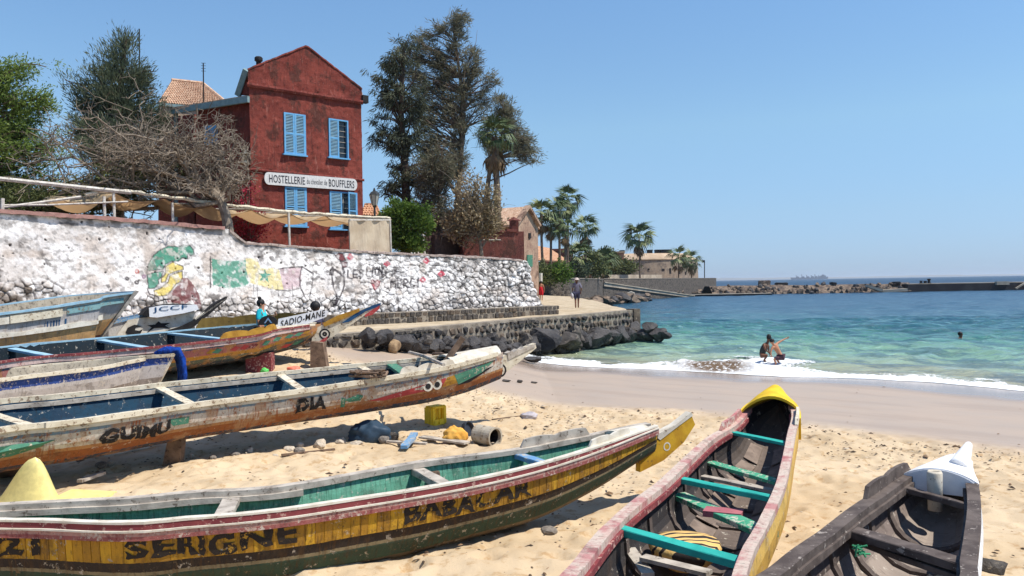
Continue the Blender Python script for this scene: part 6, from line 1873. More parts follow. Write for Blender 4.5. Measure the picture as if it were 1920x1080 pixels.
def lobes_tree(name, label, Y, trunk_px, trunk_r, lobes, lm, bark, nbr=40, per=120, size=.16, aspect=.35, spread=.35, droop=0.0, twig_r=.03,
               seed=1, group=None, cat='tree', twig_leaves=True, jitter=.7, bushy=.5, flat=0., depth=1.0, base_z=None, twigs=0, surf=.55):
    """tree grown towards clump centres spread through crown lobes; lobes = (px, py, rx, ry[, density]) at distance Y"""
    r_ = np.random.default_rng(seed)
    tp = [at(px, py, Y) for px, py in trunk_px]
    if base_z is not None: tp[0][2] = base_z
    tp = spline(tp, 14)
    root = thing(name, label, cat, tuple(tp[0]), group)
    mb = MB()
    rr = np.linspace(trunk_r, trunk_r * .35, len(tp))
    mb.tube(tp, list(rr), 7)
    PP, DD, TT = [], [], []
    tot = sum((l[4] if len(l) > 4 else 1) * l[2] * l[3] for l in lobes)
    for l in lobes:
        px, py, rx, ry = l[:4]; dn = l[4] if len(l) > 4 else 1
        c = at(px, py, Y); sx, sz = rx * Y / FPX, ry * Y / FPX
        m = max(3, int(nbr * dn * rx * ry / tot + .5))
        for _ in range(m):
            v = r_.normal(0, 1, 3); v /= np.linalg.norm(v); v *= r_.uniform(surf * .3, 1) ** .6
            tgt = c + v * V(sx, sx * depth, sz)
            # start on the trunk below the target
            dd = np.linalg.norm((tp - tgt) * V(1, 1, .6), axis=1) + np.where(tp[:, 2] > tgt[2] - .2, 3, 0)
            i = int(np.argmin(dd + r_.uniform(0, .8, len(tp))))
            path = branch_path(tp[i], tgt, r_, 6, .12, .08)
            br = max(twig_r, rr[i] * .38)
            mb.tube(path, list(np.linspace(br, twig_r * .5, 6)), 4, cap=False)
            L = np.linalg.norm(tgt - tp[i])
            for _t in range(twigs):
                k0 = r_.integers(2, 6); q = path[k0] + (r_.normal(0, 1, 3) + V(0, 0, .25)) * spread * 1.6
                mb.tube(branch_path(path[k0], q, r_, 4, .2), list(np.linspace(twig_r * .6, twig_r * .25, 4)), 3, cap=False)
            if lm is None: continue
            k0 = per * r_.uniform(.6, 1.3)
            ncl = 4
            for q in range(ncl):
                t = r_.uniform(bushy, 1.05); j = min(int(t * 5), 4); base = path[j] + (path[min(j + 1, 5)] - path[j]) * (t * 5 - j)
                cc = base + r_.normal(0, spread * .55, 3)
                nq = int(k0 / ncl)
                pts = cc + r_.normal(0, 1, (nq, 3)) * spread * V(.5, .5, .42)
                dr = (pts - cc) / spread + (path[-1] - path[-2]) / (np.linalg.norm(path[-1] - path[-2]) + 1e-6) + V(0, 0, -droop)
                PP.append(pts); DD.append(dr)
                TT.append(np.clip(r_.uniform(.1, .75) + r_.normal(0, .15, nq), 0, 1))
    obj('trunk', mb, bark, root)
    if lm is not None:
        P_, D_, T_ = np.concatenate(PP), np.concatenate(DD), np.concatenate(TT)
        Vt, Q = leaves(P_, D_, size, aspect, r_, jitter, flat)
        me_ = fast_mesh('crown', Vt - np.array(root.location), Q, lm, {'tint': np.repeat(T_, 4)}, smooth_=False)
        link('crown', me_, parent=root)
    return root

LGREEN = leaf_mat('acacia_leaf', lin((92, 110, 52)), lin((124, 144, 72)), lin((156, 168, 98)), .45)
CEDAR = leaf_mat('evergreen_needle', lin((74, 84, 66)), lin((100, 110, 84)), lin((136, 134, 102)), .35)
CASU = leaf_mat('casuarina_needle', lin((98, 98, 80)), lin((126, 122, 100)), lin((156, 146, 118)), .4)
CASUD = leaf_mat('dark_casuarina_needle', lin((62, 70, 58)), lin((86, 92, 72)), lin((116, 112, 86)), .3)
BUSHG = leaf_mat('bush_leaf', lin((62, 84, 34)), lin((96, 122, 50)), lin((136, 150, 74)), .35)
DRYL = leaf_mat('dry_leaf', lin((116, 104, 78)), lin((150, 134, 104)), lin((184, 166, 134)), .2)
OLIVEL = leaf_mat('olive_leaf', lin((70, 80, 48)), lin((100, 106, 62)), lin((130, 130, 84)))

lobes_tree('acacia_tree', 'broad feathery light green tree at the left edge above the white wall', 29, [(-60, 440), (-55, 330), (-30, 230), (-10, 150)], .28,
           [(-40, 190, 110, 70), (40, 150, 75, 34), (70, 215, 65, 42), (20, 270, 90, 50), (-60, 300, 90, 60), (95, 185, 30, 14, .5), (80, 290, 60, 40, .8), (30, 130, 40, 14, .6), (10, 340, 80, 30), (60, 340, 70, 30, .7)],
           LGREEN, BARK, nbr=130, per=300, size=.15, aspect=.30, spread=.34, seed=3, flat=.9, surf=.8)
lobes_tree('olive_bush', 'dull green scrub under the light green tree behind the awning poles', 28.3, [(60, 440), (60, 400), (70, 370)], .08,
           [(60, 380, 90, 40), (150, 370, 80, 36), (-30, 380, 80, 40), (230, 350, 70, 50), (300, 330, 60, 60, .7)], OLIVEL, BARK, nbr=80, per=230, size=.13, aspect=.4, spread=.35, seed=4, cat='bush')
lobes_tree('evergreen_tree', 'dark spiky evergreen with several pointed tops beside the tiled roof', 36, [(225, 430), (222, 330), (220, 220), (236, 70)], .22,
           [(236, 90, 10, 38, 1.6), (207, 100, 11, 36, 1.5), (262, 150, 18, 40), (180, 150, 26, 52), (225, 170, 50, 60), (290, 160, 14, 40, .8), (150, 190, 20, 55, .8), (130, 160, 12, 20, .5), (220, 240, 80, 52), (285, 230, 30, 50), (160, 240, 36, 40), (305, 205, 10, 16, .5), (230, 290, 90, 36)],
           CEDAR, DARKBARK, nbr=260, per=150, size=.22, aspect=.16, spread=.34, droop=-1.1, seed=5, jitter=.45, bushy=.55)
# old bare tree leaning over the awning
def bare_tree(name, label, Y, trunk, r0, fans, seed, bark, depth=1.6, up=.25, base_z=None):
    """leafless crown: limbs to fan points, each forking twice into crooked twigs"""
    r_ = np.random.default_rng(seed)
    tp = [at(px, py, Y) for px, py in trunk]
    if base_z is not None: tp[0][2] = base_z
    tp = spline(tp, 12); root = thing(name, label, 'tree', tuple(tp[0])); mb = MB(); mt = MB()
    mb.tube(tp, list(np.linspace(r0, r0 * .6, 12)), 8)
    def crook(a, b, n=6, k=.10):
        p = branch_path(a, b, r_, n, .14, .06); L = np.linalg.norm(np.array(b) - a)
        p[1:-1] += r_.normal(0, L * k * .5, (n - 2, 3)); return p
    for px, py, sp_ in fans:
        tgt = at(px, py, Y + r_.uniform(-depth, depth)); s0 = tp[-1 - r_.integers(0, 4)]
        l1 = crook(s0, tgt, 8, .06); mb.tube(l1, list(np.linspace(r0 * .36, .03, 8)), 5, cap=False)
        for _ in range(7):
            i = r_.integers(3, 8); e = l1[i] + (r_.normal(0, 1, 3) * V(1, 1, .7) + V(0, 0, up)) * sp_ * .9
            l2 = crook(l1[i], e); mt.tube(l2, list(np.linspace(.028, .014, 6)), 4, cap=False)
            for _ in range(5):
                j = r_.integers(1, 6); e2 = l2[j] + (r_.normal(0, 1, 3) + V(0, 0, up * 1.4)) * sp_ * .48
                l3 = crook(l2[j], e2, 5); mt.tube(l3, list(np.linspace(.015, .009, 5)), 3, cap=False)
                for _ in range(3):
                    j2 = r_.integers(1, 5); e3 = l3[j2] + (r_.normal(0, 1, 3) + V(0, 0, up)) * sp_ * .22
                    mt.tube([l3[j2], (l3[j2] + e3) / 2 + r_.normal(0, .02, 3), e3], [.009, .008, .006], 3, cap=False)
    obj('trunk', mb, bark, root); obj('twigs', mt, bark, root)
    return root
bare_tree('bare_tree', 'leafless tree with a tangle of grey twigs leaning over the tan awning', 27.75, [(432, 440), (425, 410), (408, 368), (385, 352)], .22,
          [(120, 335, 1.0), (160, 310, 1.0), (190, 270, .9), (230, 255, .9), (240, 300, 1.0), (270, 330, .9), (300, 265, .9), (330, 285, .9), (340, 320, .9), (290, 300, .9), (380, 300, .8), (400, 270, .8), (430, 300, .8), (455, 320, .7),
           (440, 345, .6), (360, 260, .8), (210, 335, .9), (150, 280, .8), (320, 250, .8), (420, 285, .7), (465, 335, .5), (180, 345, .8), (100, 300, .9), (130, 265, .8), (90, 345, .8), (200, 240, .8), (350, 345, .7), (260, 280, .8), (310, 345, .7)], 8, PALEBARK, base_z=TERR)
# bougainvillea by the house corner
k = N('bougainvillea_flower'); BOUG = k.fin(k.ramp(k.attr('tint'), [(0, lin((120, 24, 44))), (.7, lin((168, 36, 62))), (1, lin((86, 70, 50)))]), .7)
lobes_tree('bougainvillea', 'crimson flowering climber against the red house under the bare tree', 30.5, [(470, 470), (468, 430), (465, 400)], .05,
           [(462, 352, 22, 14, .6), (470, 420, 30, 30), (455, 440, 26, 22), (490, 430, 14, 26, .6), (438, 425, 12, 26, .4)], BOUG, BARK, nbr=40, per=70, size=.09, aspect=.6, spread=.25, seed=9, cat='shrub')

# group of tall casuarinas right of the house
Y0 = 47
lobes_tree('weeping_casuarina', 'dark weeping casuarina, leftmost of the tall trees right of the red house', Y0 - 2, [(765, 460), (760, 330), (752, 200), (758, 100)], .30,
           [(722, 130, 26, 28), (705, 150, 16, 20), (750, 115, 28, 34), (775, 100, 14, 40, .6), (715, 185, 26, 24), (745, 180, 30, 40), (712, 245, 22, 36), (745, 260, 26, 40), (735, 330, 18, 42), (722, 355, 10, 22), (770, 300, 22, 60, .7), (768, 220, 24, 50, .7), (790, 160, 20, 46, .5), (765, 375, 20, 20, .7), (792, 230, 18, 50, .5), (796, 310, 20, 50, .6)],
           CASUD, DARKBARK, nbr=130, per=110, size=.30, aspect=.15, spread=.28, droop=1.6, seed=11, jitter=.4, bushy=.5)
lobes_tree('thin_casuarina', 'tallest thin topped casuarina with bare brown branches showing sky', Y0, [(850, 465), (862, 330), (868, 200), (858, 110), (850, 50)], .2,
           [(822, 50, 16, 13), (859, 37, 23, 18), (852, 60, 22, 16), (845, 92, 21, 14), (822, 108, 20, 19), (882, 101, 19, 17), (891, 131, 18, 15), (919, 155, 17, 13), (877, 159, 16, 18), (835, 138, 23, 16), (812, 152, 22, 14), (794, 173, 21, 19), (812, 203, 20, 17), (854, 185, 19, 15), (882, 189, 18, 13), (919, 175, 17, 18), (910, 208, 16, 16), (835, 217, 23, 14), (798, 231, 22, 19), (775, 203, 21, 17), (868, 240, 20, 15), (822, 259, 19, 13), (798, 277, 18, 18), (854, 277, 17, 16), (785, 115, 16, 14), (791, 74, 23, 19), (780, 152, 22, 17), (775, 92, 21, 15), (752, 97, 20, 13), (831, 175, 19, 18), (863, 212, 18, 16), (872, 138, 17, 14), (766, 138, 16, 19), (808, 305, 23, 17), (845, 314, 22, 15), (868, 300, 21, 13), (771, 259, 20, 18), (817, 115, 19, 16)],
           CASU, BARK, nbr=280, per=110, size=.28, aspect=.13, spread=.30, droop=.1, seed=12, jitter=.55, bushy=.72, twigs=1, twig_r=.03, surf=.2)
lobes_tree('leaning_casuarina', 'sparse casuarina spreading to the right above the palm tree', Y0 + 1, [(905, 465), (912, 370), (925, 290), (950, 240)], .22,
           [(937, 185, 14, 11), (951, 212, 21, 16), (928, 231, 20, 14), (974, 252, 19, 12), (993, 273, 18, 17), (1002, 291, 17, 15), (979, 291, 16, 13), (956, 277, 15, 11), (933, 273, 14, 16), (965, 231, 21, 14), (910, 249, 20, 12), (947, 199, 19, 17), (984, 259, 18, 15), (919, 282, 17, 13)],
           CASU, BARK, nbr=100, per=105, size=.27, aspect=.13, spread=.26, droop=.2, seed=13, jitter=.55, bushy=.72, twigs=1, twig_r=.028, surf=.2)
lobes_tree('grey_thicket', 'greyish half dry thicket beneath the tall casuarinas', Y0 - 2.5, [(830, 475), (826, 420), (822, 360)], .16,
           [(800, 340, 34, 60, .7), (830, 320, 40, 60, .7), (775, 390, 26, 40, .6), (815, 400, 40, 40)], CASU, BARK, nbr=120, per=100, size=.28, aspect=.13, spread=.32, droop=.6, seed=14, jitter=.6, cat='bush', twigs=1)
lobes_tree('dry_bush', 'pale dry bush with curled leaves above the rust red outbuilding', 41.5, [(903, 480), (900, 455), (890, 420)], .11,
           [(870, 400, 36, 36), (900, 385, 36, 50, .7), (880, 350, 40, 36, .5), (845, 420, 22, 26), (915, 420, 30, 30), (925, 350, 20, 40, .3)], DRYL, PALEBARK, nbr=120, per=60, size=.17, aspect=.5, spread=.34, seed=15, cat='bush', twigs=3, twig_r=.02)
lobes_tree('green_bush', 'round bright green bush beside the cloth screen', 36, [(757, 478), (757, 450), (757, 420)], .12,
           [(745, 405, 38, 32), (778, 412, 30, 32), (760, 390, 30, 18), (725, 425, 20, 26), (800, 420, 16, 22), (750, 445, 36, 28), (780, 445, 26, 24)], BUSHG, BARK, nbr=80, per=330, size=.14, aspect=.5, spread=.26, seed=16, surf=.9, cat='bush')

# ------------------------------------------------------------------ fan palms (every frond a part)
PALMG = plain('palm_frond_green', lin((84, 98, 60)), .55); PALML = plain('palm_frond_light', lin((118, 124, 76)), .55); PALMD = plain('dead_palm_frond', lin((120, 98, 72)), .9)
def frond_mesh(mat, nb=15, L=1.0, arc=130, droop=.45, seed=0):
    """fan frond along +X with folded, drooping leaflets; unit stalk length .7"""
    r_ = np.random.default_rng(seed); mb_ = MB()
    mb_.tube([V(0, 0, 0), V(.35, 0, .03), V(.7, 0, 0)], [.022, .018, .014], 3, cap=False)
    for i in range(nb):
        a = R(-arc / 2 + arc * i / (nb - 1)) + r_.normal(0, .03); l = L * (1 - .25 * abs(i / (nb - 1) - .5) * 2) * r_.uniform(.85, 1.1)
        d = V(math.cos(a), math.sin(a), 0); s_ = V(-math.sin(a), math.cos(a), 0); w = .05
        b = V(.7, 0, 0); m_ = b + d * l * .55 + V(0, 0, -.04 * l); e = b + d * l * .98 + V(0, 0, -droop * l * r_.uniform(.6, 1.3))
        mb_.add([b, m_ + s_ * w + V(0, 0, .03), m_ - s_ * w + V(0, 0, .03), e], [(0, 2, 1), (1, 2, 3)])
    return mesh_from('fan_frond', mb_, mat)
FR = [frond_mesh(PALMG, seed=1), frond_mesh(PALMG, droop=.7, seed=2), frond_mesh(PALML, droop=.3, seed=3), frond_mesh(PALMG, nb=13, droop=.9, seed=4)]
FD = [frond_mesh(PALMD, nb=11, arc=80, droop=.3, seed=5), frond_mesh(PALMD, nb=9, arc=70, droop=.2, seed=6)]
def palm(label, px, py, base_py, Y, crown_px, seed, nf=24, skirt=8, base_z=None, group='fan palms along the bay', tr=.15, name='palm_tree', skirt_len=1.0):
    r_ = np.random.default_rng(seed)
    c = at(px, py, Y); b = at(px, base_py, Y); b[0] = c[0] + r_.uniform(-.2, .2)
    if base_z is not None: b[2] = base_z
    root = thing(name, label, 'palm tree', tuple(b), group)
    mb = MB(); pth = spline([b, (b + c) / 2 + V(r_.uniform(-.1, .1), 0, 0), c], 10); mb.tube(pth, [tr * 1.35] + list(np.linspace(tr * 1.05, tr * .8, 9)), 7); obj('trunk', mb, BARK, root)
    S = crown_px * Y / FPX / 1.45
    for i in range(nf):
        el = R(78) - R(120) * (i / nf) ** .85 + r_.normal(0, .10); az = i * 2.39996 + r_.normal(0, .2)
        inst('frond', FR[r_.integers(4)], c + V(0, 0, .1), (r_.normal(0, .3), -el, az), S * r_.uniform(.85, 1.1), root)
    for i in range(skirt):
        el = R(-60) - R(20) * r_.random(); az = i * 2.39996 + r_.normal(0, .3)
        inst('dead_frond', FD[r_.integers(2)], c + V(0, 0, -.25 - r_.uniform(0, .35) * skirt_len * S), (r_.normal(0, .3), -el, az), S * r_.uniform(.7, .95) * skirt_len, root)
    return root
palm('palm with a shaggy dead skirt standing in front of the spreading casuarina', 928, 256, 470, 44.0, 40, 21, nf=26, skirt=22, base_z=TERR, tr=.2, skirt_len=1.5)
GZ = 3.2
for px, py, bp_, Y, cr_, sd, lab, nf, sk in (
        (1015, 402, 522, 82, 32, 31, 'leftmost tall palm of the clump beside the orange roof', 22, 14),
        (1033, 420, 522, 88, 28, 32, 'palm with a long dead skirt, second from the left in the clump', 20, 16),
        (1048, 395, 522, 86, 32, 33, 'palm in the middle of the clump, crown just under the tallest', 22, 12),
        (1064, 378, 522, 92, 30, 34, 'tallest palm of the clump beside the orange roof', 22, 10),
        (1060, 430, 522, 84, 28, 35, 'shorter palm low in the right of the clump', 18, 14),
        (1098, 428, 505, 112, 30, 36, 'single palm rising above the dark shrubs right of the clump', 22, 14),
        (1198, 446, 520, 152, 32, 37, 'solitary tall palm in front of the round stone fort', 26, 12),
        (1272, 484, 521, 190, 24, 38, 'left palm of the pair at the right end of the fort', 18, 6),
        (1296, 490, 522, 194, 24, 39, 'right palm of the pair at the right end of the fort', 18, 6),
        (1086, 482, 521, 101, 34, 40, 'low dark palm filling the shrubs left of the ramp', 24, 6),
        (1131, 494, 525, 133, 32, 41, 'short drooping palm at the top of the concrete ramp', 20, 4)):
    palm(lab, px, py, bp_, Y, cr_, sd, nf, sk, base_z=GZ)
for px, py, rx, ry, Y, lab, sd, mt_ in ((1012, 508, 22, 16, 80.5, 'pale green garden shrub left of the palm trunks', 51, OLIVEL), (1045, 510, 26, 13, 81.5, 'bright garden shrubs under the palm clump', 52, BUSHG),
                                  (1080, 505, 22, 18, 100, 'dark garden shrub under the low palm', 53, CEDAR), (1112, 495, 20, 22, 118, 'tall shrub behind the short drooping palm', 54, OLIVEL),
                                  (1160, 500, 34, 13, 160, 'scrub growing along the foot of the fort', 55, OLIVEL), (1140, 485, 16, 14, 150, 'pale shrub at the left of the fort', 56, OLIVEL)):
    lobes_tree('garden_shrub', lab, Y, [(px, 521), (px, 512), (px, py)], .08, [(px, py, rx, ry), (px + rx * .5, py + ry * .3, rx * .5, ry * .7), (px - rx * .5, py + ry * .3, rx * .5, ry * .7)], mt_, BARK, nbr=36, per=110, size=.30 * Y / 90, aspect=.5, spread=.6 * Y / 90, seed=sd, cat='shrub', group='shrubs in the garden by the bay', base_z=GZ)
# ------------------------------------------------------------------ far shore: garden wall, fort, ramp, breakwater, ship
QSTONE = None
k = N('dark_garden_masonry'); v = k.vor(2.6, k.map(k.tc(), (1, 1, 1.4)), 'DISTANCE_TO_EDGE'); vc = k.vor(2.6, k.map(k.tc(), (1, 1, 1.4)), 'F1', 'Color')
vs_ = k.sep(vc)[0]
cc = k.mix(vs_, lin((62, 57, 54)), lin((106, 97, 88))); cc = k.mix(k.step(v, .07, .02), cc, lin((116, 108, 98)))
QSTONE = k.fin(cc, .9, k.bump(k.step(v, 0, .15), .8, .05), .2)
def masonry_wall(name, label, pts, zb, zt, thick, mat, cat='wall', cap=None):
    root = thing(name, label, cat, (*pts[0], zb)); mb = MB(); mc = MB()
    for a, b in zip(pts[:-1], pts[1:]):
        a, b = V(*a), V(*b); d = unit(b - a); nr = V(-d[1], d[0]); q = [a, b, b + nr * thick, a + nr * thick]
        mb.add([(p[0], p[1], zb) for p in q] + [(p[0], p[1], zt) for p in q], [(3, 2, 1, 0), (4, 5, 6, 7), (0, 1, 5, 4), (1, 2, 6, 5), (2, 3, 7, 6), (3, 0, 4, 7)])
        mc.beam(V(*((a + nr * thick / 2)), zt + .06), V(*((b + nr * thick / 2)), zt + .06), thick + .12, .12)
    obj('masonry', mb, mat, root); obj('coping', mc, cap or MORTAR, root)
    return root
masonry_wall('garden_wall', 'dark stone retaining wall under the palm garden', [(-6, 77.6), (-3, 78.4), (6.1, 84.0), tuple(at(1131, 525, 128)[:2])], .0, 3.42, .6, QSTONE)
masonry_wall('quay_wall', 'long dark quay wall running from the ramp to the fort', [tuple(at(px_, 524, Y_)[:2]) for px_, Y_ in ((1132, 129), (1215, 150), (1340, 200), (1343, 222))], -.5, 3.5, .6, QSTONE)
PALECON = rough_mat('pale_concrete', lin((176, 164, 146)), lin((150, 138, 122)), .8, .95, .6, .03)
rp = thing('concrete_ramp', 'long pale concrete ramp sloping down into the bay', 'ramp', (11, 88, 0))
mb = MB(); a, b = at(1133, 530, 127), onz(1302, 555, .12); d = unit((b - a) * V(1, 1, 0)); nr = V(-d[1], d[0], 0)
mb.add([a, b, b + nr * 2.2, a + nr * 2.2, a - V(0, 0, .55), b - V(0, 0, .4), b + nr * 2.2 - V(0, 0, .4), a + nr * 2.2 - V(0, 0, .55)], [(0, 1, 2, 3), (0, 4, 5, 1), (1, 5, 6, 2), (2, 6, 7, 3), (3, 7, 4, 0)])
obj('deck', mb, PALECON, rp)
mb = MB(); mb.beam(a + V(0, 0, .06), b + V(0, 0, .06), .3, .14); obj('kerb', mb, PALECON, rp)
mb = MB(); e_ = a + (b - a) * .9; mb.slab([a + nr * 1.1 - V(0, 0, .5), e_ + nr * 1.1 - V(0, 0, .42), V(*(e_ + nr * 1.1)[:2], -.4), V(*(a + nr * 1.1)[:2], -.4)], nr * 1.8); obj('dark_side_wall', mb, QSTONE, rp)
# fort
fc = at(1190, 520, 232); FR0 = 17.8
fort = thing('round_fort', 'low round stone fort with a tan sloping parapet across the bay', 'fort', (fc[0], fc[1], GZ))
k = N('fort_stone'); n1 = k.noise(.16, 5); n2 = k.noise(.9, 6, rough=.7); vz = k.vor(1.2, None, 'F1', 'Color')
cc = k.mix(k.step(n1, .4, .6), lin((140, 128, 116)), lin((160, 142, 122))); cc = k.mix(k.math('MULTIPLY', k.step(n2, .5, .62), .6), cc, lin((104, 96, 90)))
cc = k.mix(k.math('MULTIPLY', k.sep(vz)[0], .35), cc, lin((90, 80, 74)))
FSTONE = k.fin(cc, .95, k.bump(n2, .8, .15), .15)
TAN = rough_mat('tan_parapet', lin((188, 164, 138)), lin((168, 144, 118)), .4, .95, .4, .05)
zw = at(1190, 488, 215)[2]; zt_ = at(1190, 475.5, 218)[2]
mb = MB(); mb.lathe(V(fc[0], fc[1], GZ - .5), [(FR0 * 1.015, 0), (FR0 * 1.0, (zw - GZ + .5))], 64); obj('drum_wall', mb, FSTONE, fort, smooth_=True)
mb = MB(); mb.lathe(V(fc[0], fc[1], zw), [(FR0 * .998, 0), (FR0 * 1.012, .02), (FR0 * 1.012, .2), (FR0 * .86, zt_ - zw), (FR0 * .8, zt_ - zw), (0, zt_ - zw - .2)], 64); obj('parapet', mb, TAN, fort, smooth_=True)
for px, w_ in ((1166, 7), (1218, 8), (1232, 7), (1244, 12), (1254, 7)):
    mb = MB(); c = at(px, 473, 220); mb.box(V(c[0], c[1], zt_ + .35), (w_ * .15, 2.5, .9)); mb.box(V(c[0], c[1], zt_ + .9), (w_ * .17, 2.8, .25)); obj('embrasure_block', mb, BLACKP, fort)
for px, py, w_, h_ in ((1243, 506, 5, 4), (1257, 508, 4, 10), (1276, 509, 4, 9), (1290, 512, 4, 6), (1215, 505, 3, 3)):
    # recess on the drum
    x = at(px, py, 215)
    ang_ = math.asin(max(-1, min(1, (x[0] - fc[0]) / FR0))); p = V(fc[0] + FR0 * 1.0 * math.sin(ang_), fc[1] - FR0 * 1.0 * math.cos(ang_), x[2])
    mb = MB(); mb.box(p, (w_ * .15, .4, h_ * .15), (0, 0, ang_)); obj('window', mb, BLACKP, fort)
# low buildings left of the fort
bl = thing('brown_block_house', 'flat brown building between the shrubs and the fort', 'house', (*at(1145, 510, 135)[:2], GZ))
mb = MB(); c = at(1135, 492, 170); mb.box(V(c[0], c[1] + 3, (GZ + at(1140, 474, 170)[2]) / 2), (8, 6, at(1140, 474, 170)[2] - GZ)); obj('walls', mb, rough_mat('brown_render', lin((168, 124, 98)), lin((140, 100, 80)), .5), bl)
mb = MB(); mb.box(V(c[0], c[1] + 3, at(1140, 473, 170)[2]), (8.5, 6.5, .3)); obj('roof_slab', mb, TAN, bl)
mb = MB(); c = at(1045, 500, 125); zt2 = at(1045, 470, 125)[2]; mb.box(V(c[0], c[1] + 3, (GZ + zt2) / 2), (5, 6, zt2 - GZ))
dk = thing('dark_red_building', 'dark red building glimpsed between the palm trunks', 'house', (c[0], c[1], GZ)); obj('walls', mb, RUST, dk)
mb = MB(); mb.box(V(c[0], c[1] + 3, zt2 + .15), (5.4, 6.5, .3)); obj('roof_slab', mb, RUST, dk)
# tan tiled-roof building and the orange roof
tn = thing('tan_house', 'tan gabled house with an old tiled roof behind the right end of the white wall', 'house', (*at(975, 480, 58)[:2], PZ))
TANR = plaster('tan_render', lin((178, 150, 128)), lin((156, 126, 108)), lin((118, 92, 80)), lin((196, 172, 150)))
def tq(px, py, Y=58.0): return at(px, py, Y)
GA, GB_ = tq(968, 520, 58), tq(1010, 522, 61); 
dg_ = unit((GB_ - GA) * V(1, 1, 0)); bk_ = V(-dg_[1], dg_[0], 0); wdt = np.linalg.norm((GB_ - GA)[:2])
z_e = tq(985, 425, 59)[2]; z_r = tq(990, 392, 59.5)[2]
mb = MB(); f_ = [V(GA[0], GA[1], 1.8), V(GB_[0], GB_[1], 1.8), V(GB_[0], GB_[1], z_e), V(*(GA + dg_ * wdt * .5)[:2], z_r), V(GA[0], GA[1], z_e)]
mb.slab([p + bk_ * .2 for p in f_], bk_ * .4); 
for p, q in ((f_[0], f_[4]), (f_[1], f_[2])): mb.add([p, q, q + bk_ * 8, p + bk_ * 8], [(0, 1, 2, 3)])
obj('walls', mb, TANR, tn)
rl = [f_[4] - dg_ * .3, f_[4] - dg_ * .3 + bk_ * 8, f_[3] + bk_ * 8 + V(0, 0, .12), f_[3] + V(0, 0, .12)]
rr_ = [f_[2] + dg_ * .3, f_[2] + dg_ * .3 + bk_ * 8, f_[3] + bk_ * 8 + V(0, 0, .12), f_[3] + V(0, 0, .12)]
mb = MB(); mb.slab(rl, V(0, 0, .15)); mb.slab(rr_, V(0, 0, .15)); obj('roof', mb, TILE, tn)
mb = MB(); mb.beam(f_[4] + V(0, 0, .18) - bk_ * .1, f_[3] + V(0, 0, .2) - bk_ * .1, .4, .18); mb.beam(f_[3] + V(0, 0, .2) - bk_ * .1, f_[2] + V(0, 0, .18) - bk_ * .1, .4, .18); obj('gable_coping', mb, TANR, tn)
nn_ = -bk_
def onf(px, py, o=.03): return onplane(px, py, GA + nn_ * o, nn_)
for q, m_, nm in (([(988, 478), (998, 478), (998, 500), (988, 500)], GREENP, 'door'), ([(991, 437), (995, 437), (995, 447), (991, 447)], BLACKP, 'window'), ([(969, 462), (973, 462), (973, 474), (969, 474)], BLACKP, 'window')):
    mb = MB(); mb.slab([onf(*p) for p in q], nn_ * .08); obj(nm, mb, m_, tn)
orr = thing('orange_pavilion', 'open pavilion with a broad orange roof behind the palm trunks', 'pavilion', (*at(1035, 510, 100)[:2], GZ))
q = [at(1006, 488, 98), at(1068, 491, 98), at(1030, 466, 101), at(1008, 462, 101)]; mb = MB(); mb.slab(q, V(0, 0, .15)); obj('roof', mb, TILE2, orr)
for px in (1010, 1030, 1060): mb = MB(); p = at(px, 491, 98.5); mb.beam(V(p[0], p[1], GZ - .1), p, .2, .2, up=(1, 0, 0)); obj('post', mb, BLACKP, orr)
mb = MB(); c = at(1035, 500, 101); mb.box(V(c[0], c[1] + 1, GZ + 1.0), (3.6, .2, 2.2)); obj('back_wall', mb, BLACKP, orr)
# garden lamp, white post, low white wall
for px, t_, b_, Y, lab, hd in ((1321, 492, 522, 205, 'thin lamp post at the end of the quay', 1), (1014, 512, 528, 79, 'short white post before the garden wall', 0)):
    mb = MB(); mb.tube([at(px, b_, Y), at(px, t_, Y)], .12 if hd else .2, 6)
    if hd: mb.box(at(px - 2, t_ - 2, Y), (.7, .4, .6))
    tag(obj('lamp_post' if hd else 'white_post', mb, IRON if hd else WHITEP), lab, 'lamp post' if hd else 'post')
mb = MB(); mb.beam(at(1110, 520, 140), at(1240, 519, 172), .4, .9); tag(obj('low_white_wall', mb, PALECON), 'low pale wall along the quay in front of the fort', 'wall')
# rock shelf and rubble
SHELF = rough_mat('brown_shore_rock', lin((138, 120, 102)), lin((96, 82, 72)), 1.2, .95, .9, .1, lin((60, 54, 52)), .54)
RKS = [rock_mesh('rock_shape', m_, 300 + i, 2, .35) for i, m_ in enumerate([SHELF, BASALT2, SHORE_ROCK, BASALT2])]
r_ = np.random.default_rng(61)
for i in range(60):
    px = r_.uniform(1092, 1215) if i < 38 else r_.uniform(1235, 1345); p = at(px, 545, (90 + (px - 1092) * .30 if i < 38 else 165 + (px - 1235) * .22) + r_.uniform(-4, 4)); p[2] = r_.uniform(.0, .9)
    s = r_.uniform(1.2, 2.6)
    o = inst('shore_rock', RKS[r_.integers(4)], p, (r_.uniform(-.3, .3), r_.uniform(-.3, .3), r_.uniform(0, 6)), (s * 1.3, s, s * .6))
    tag(o, 'brown weathered rock at the water below the garden wall', 'rock', 'rocks below the garden wall')
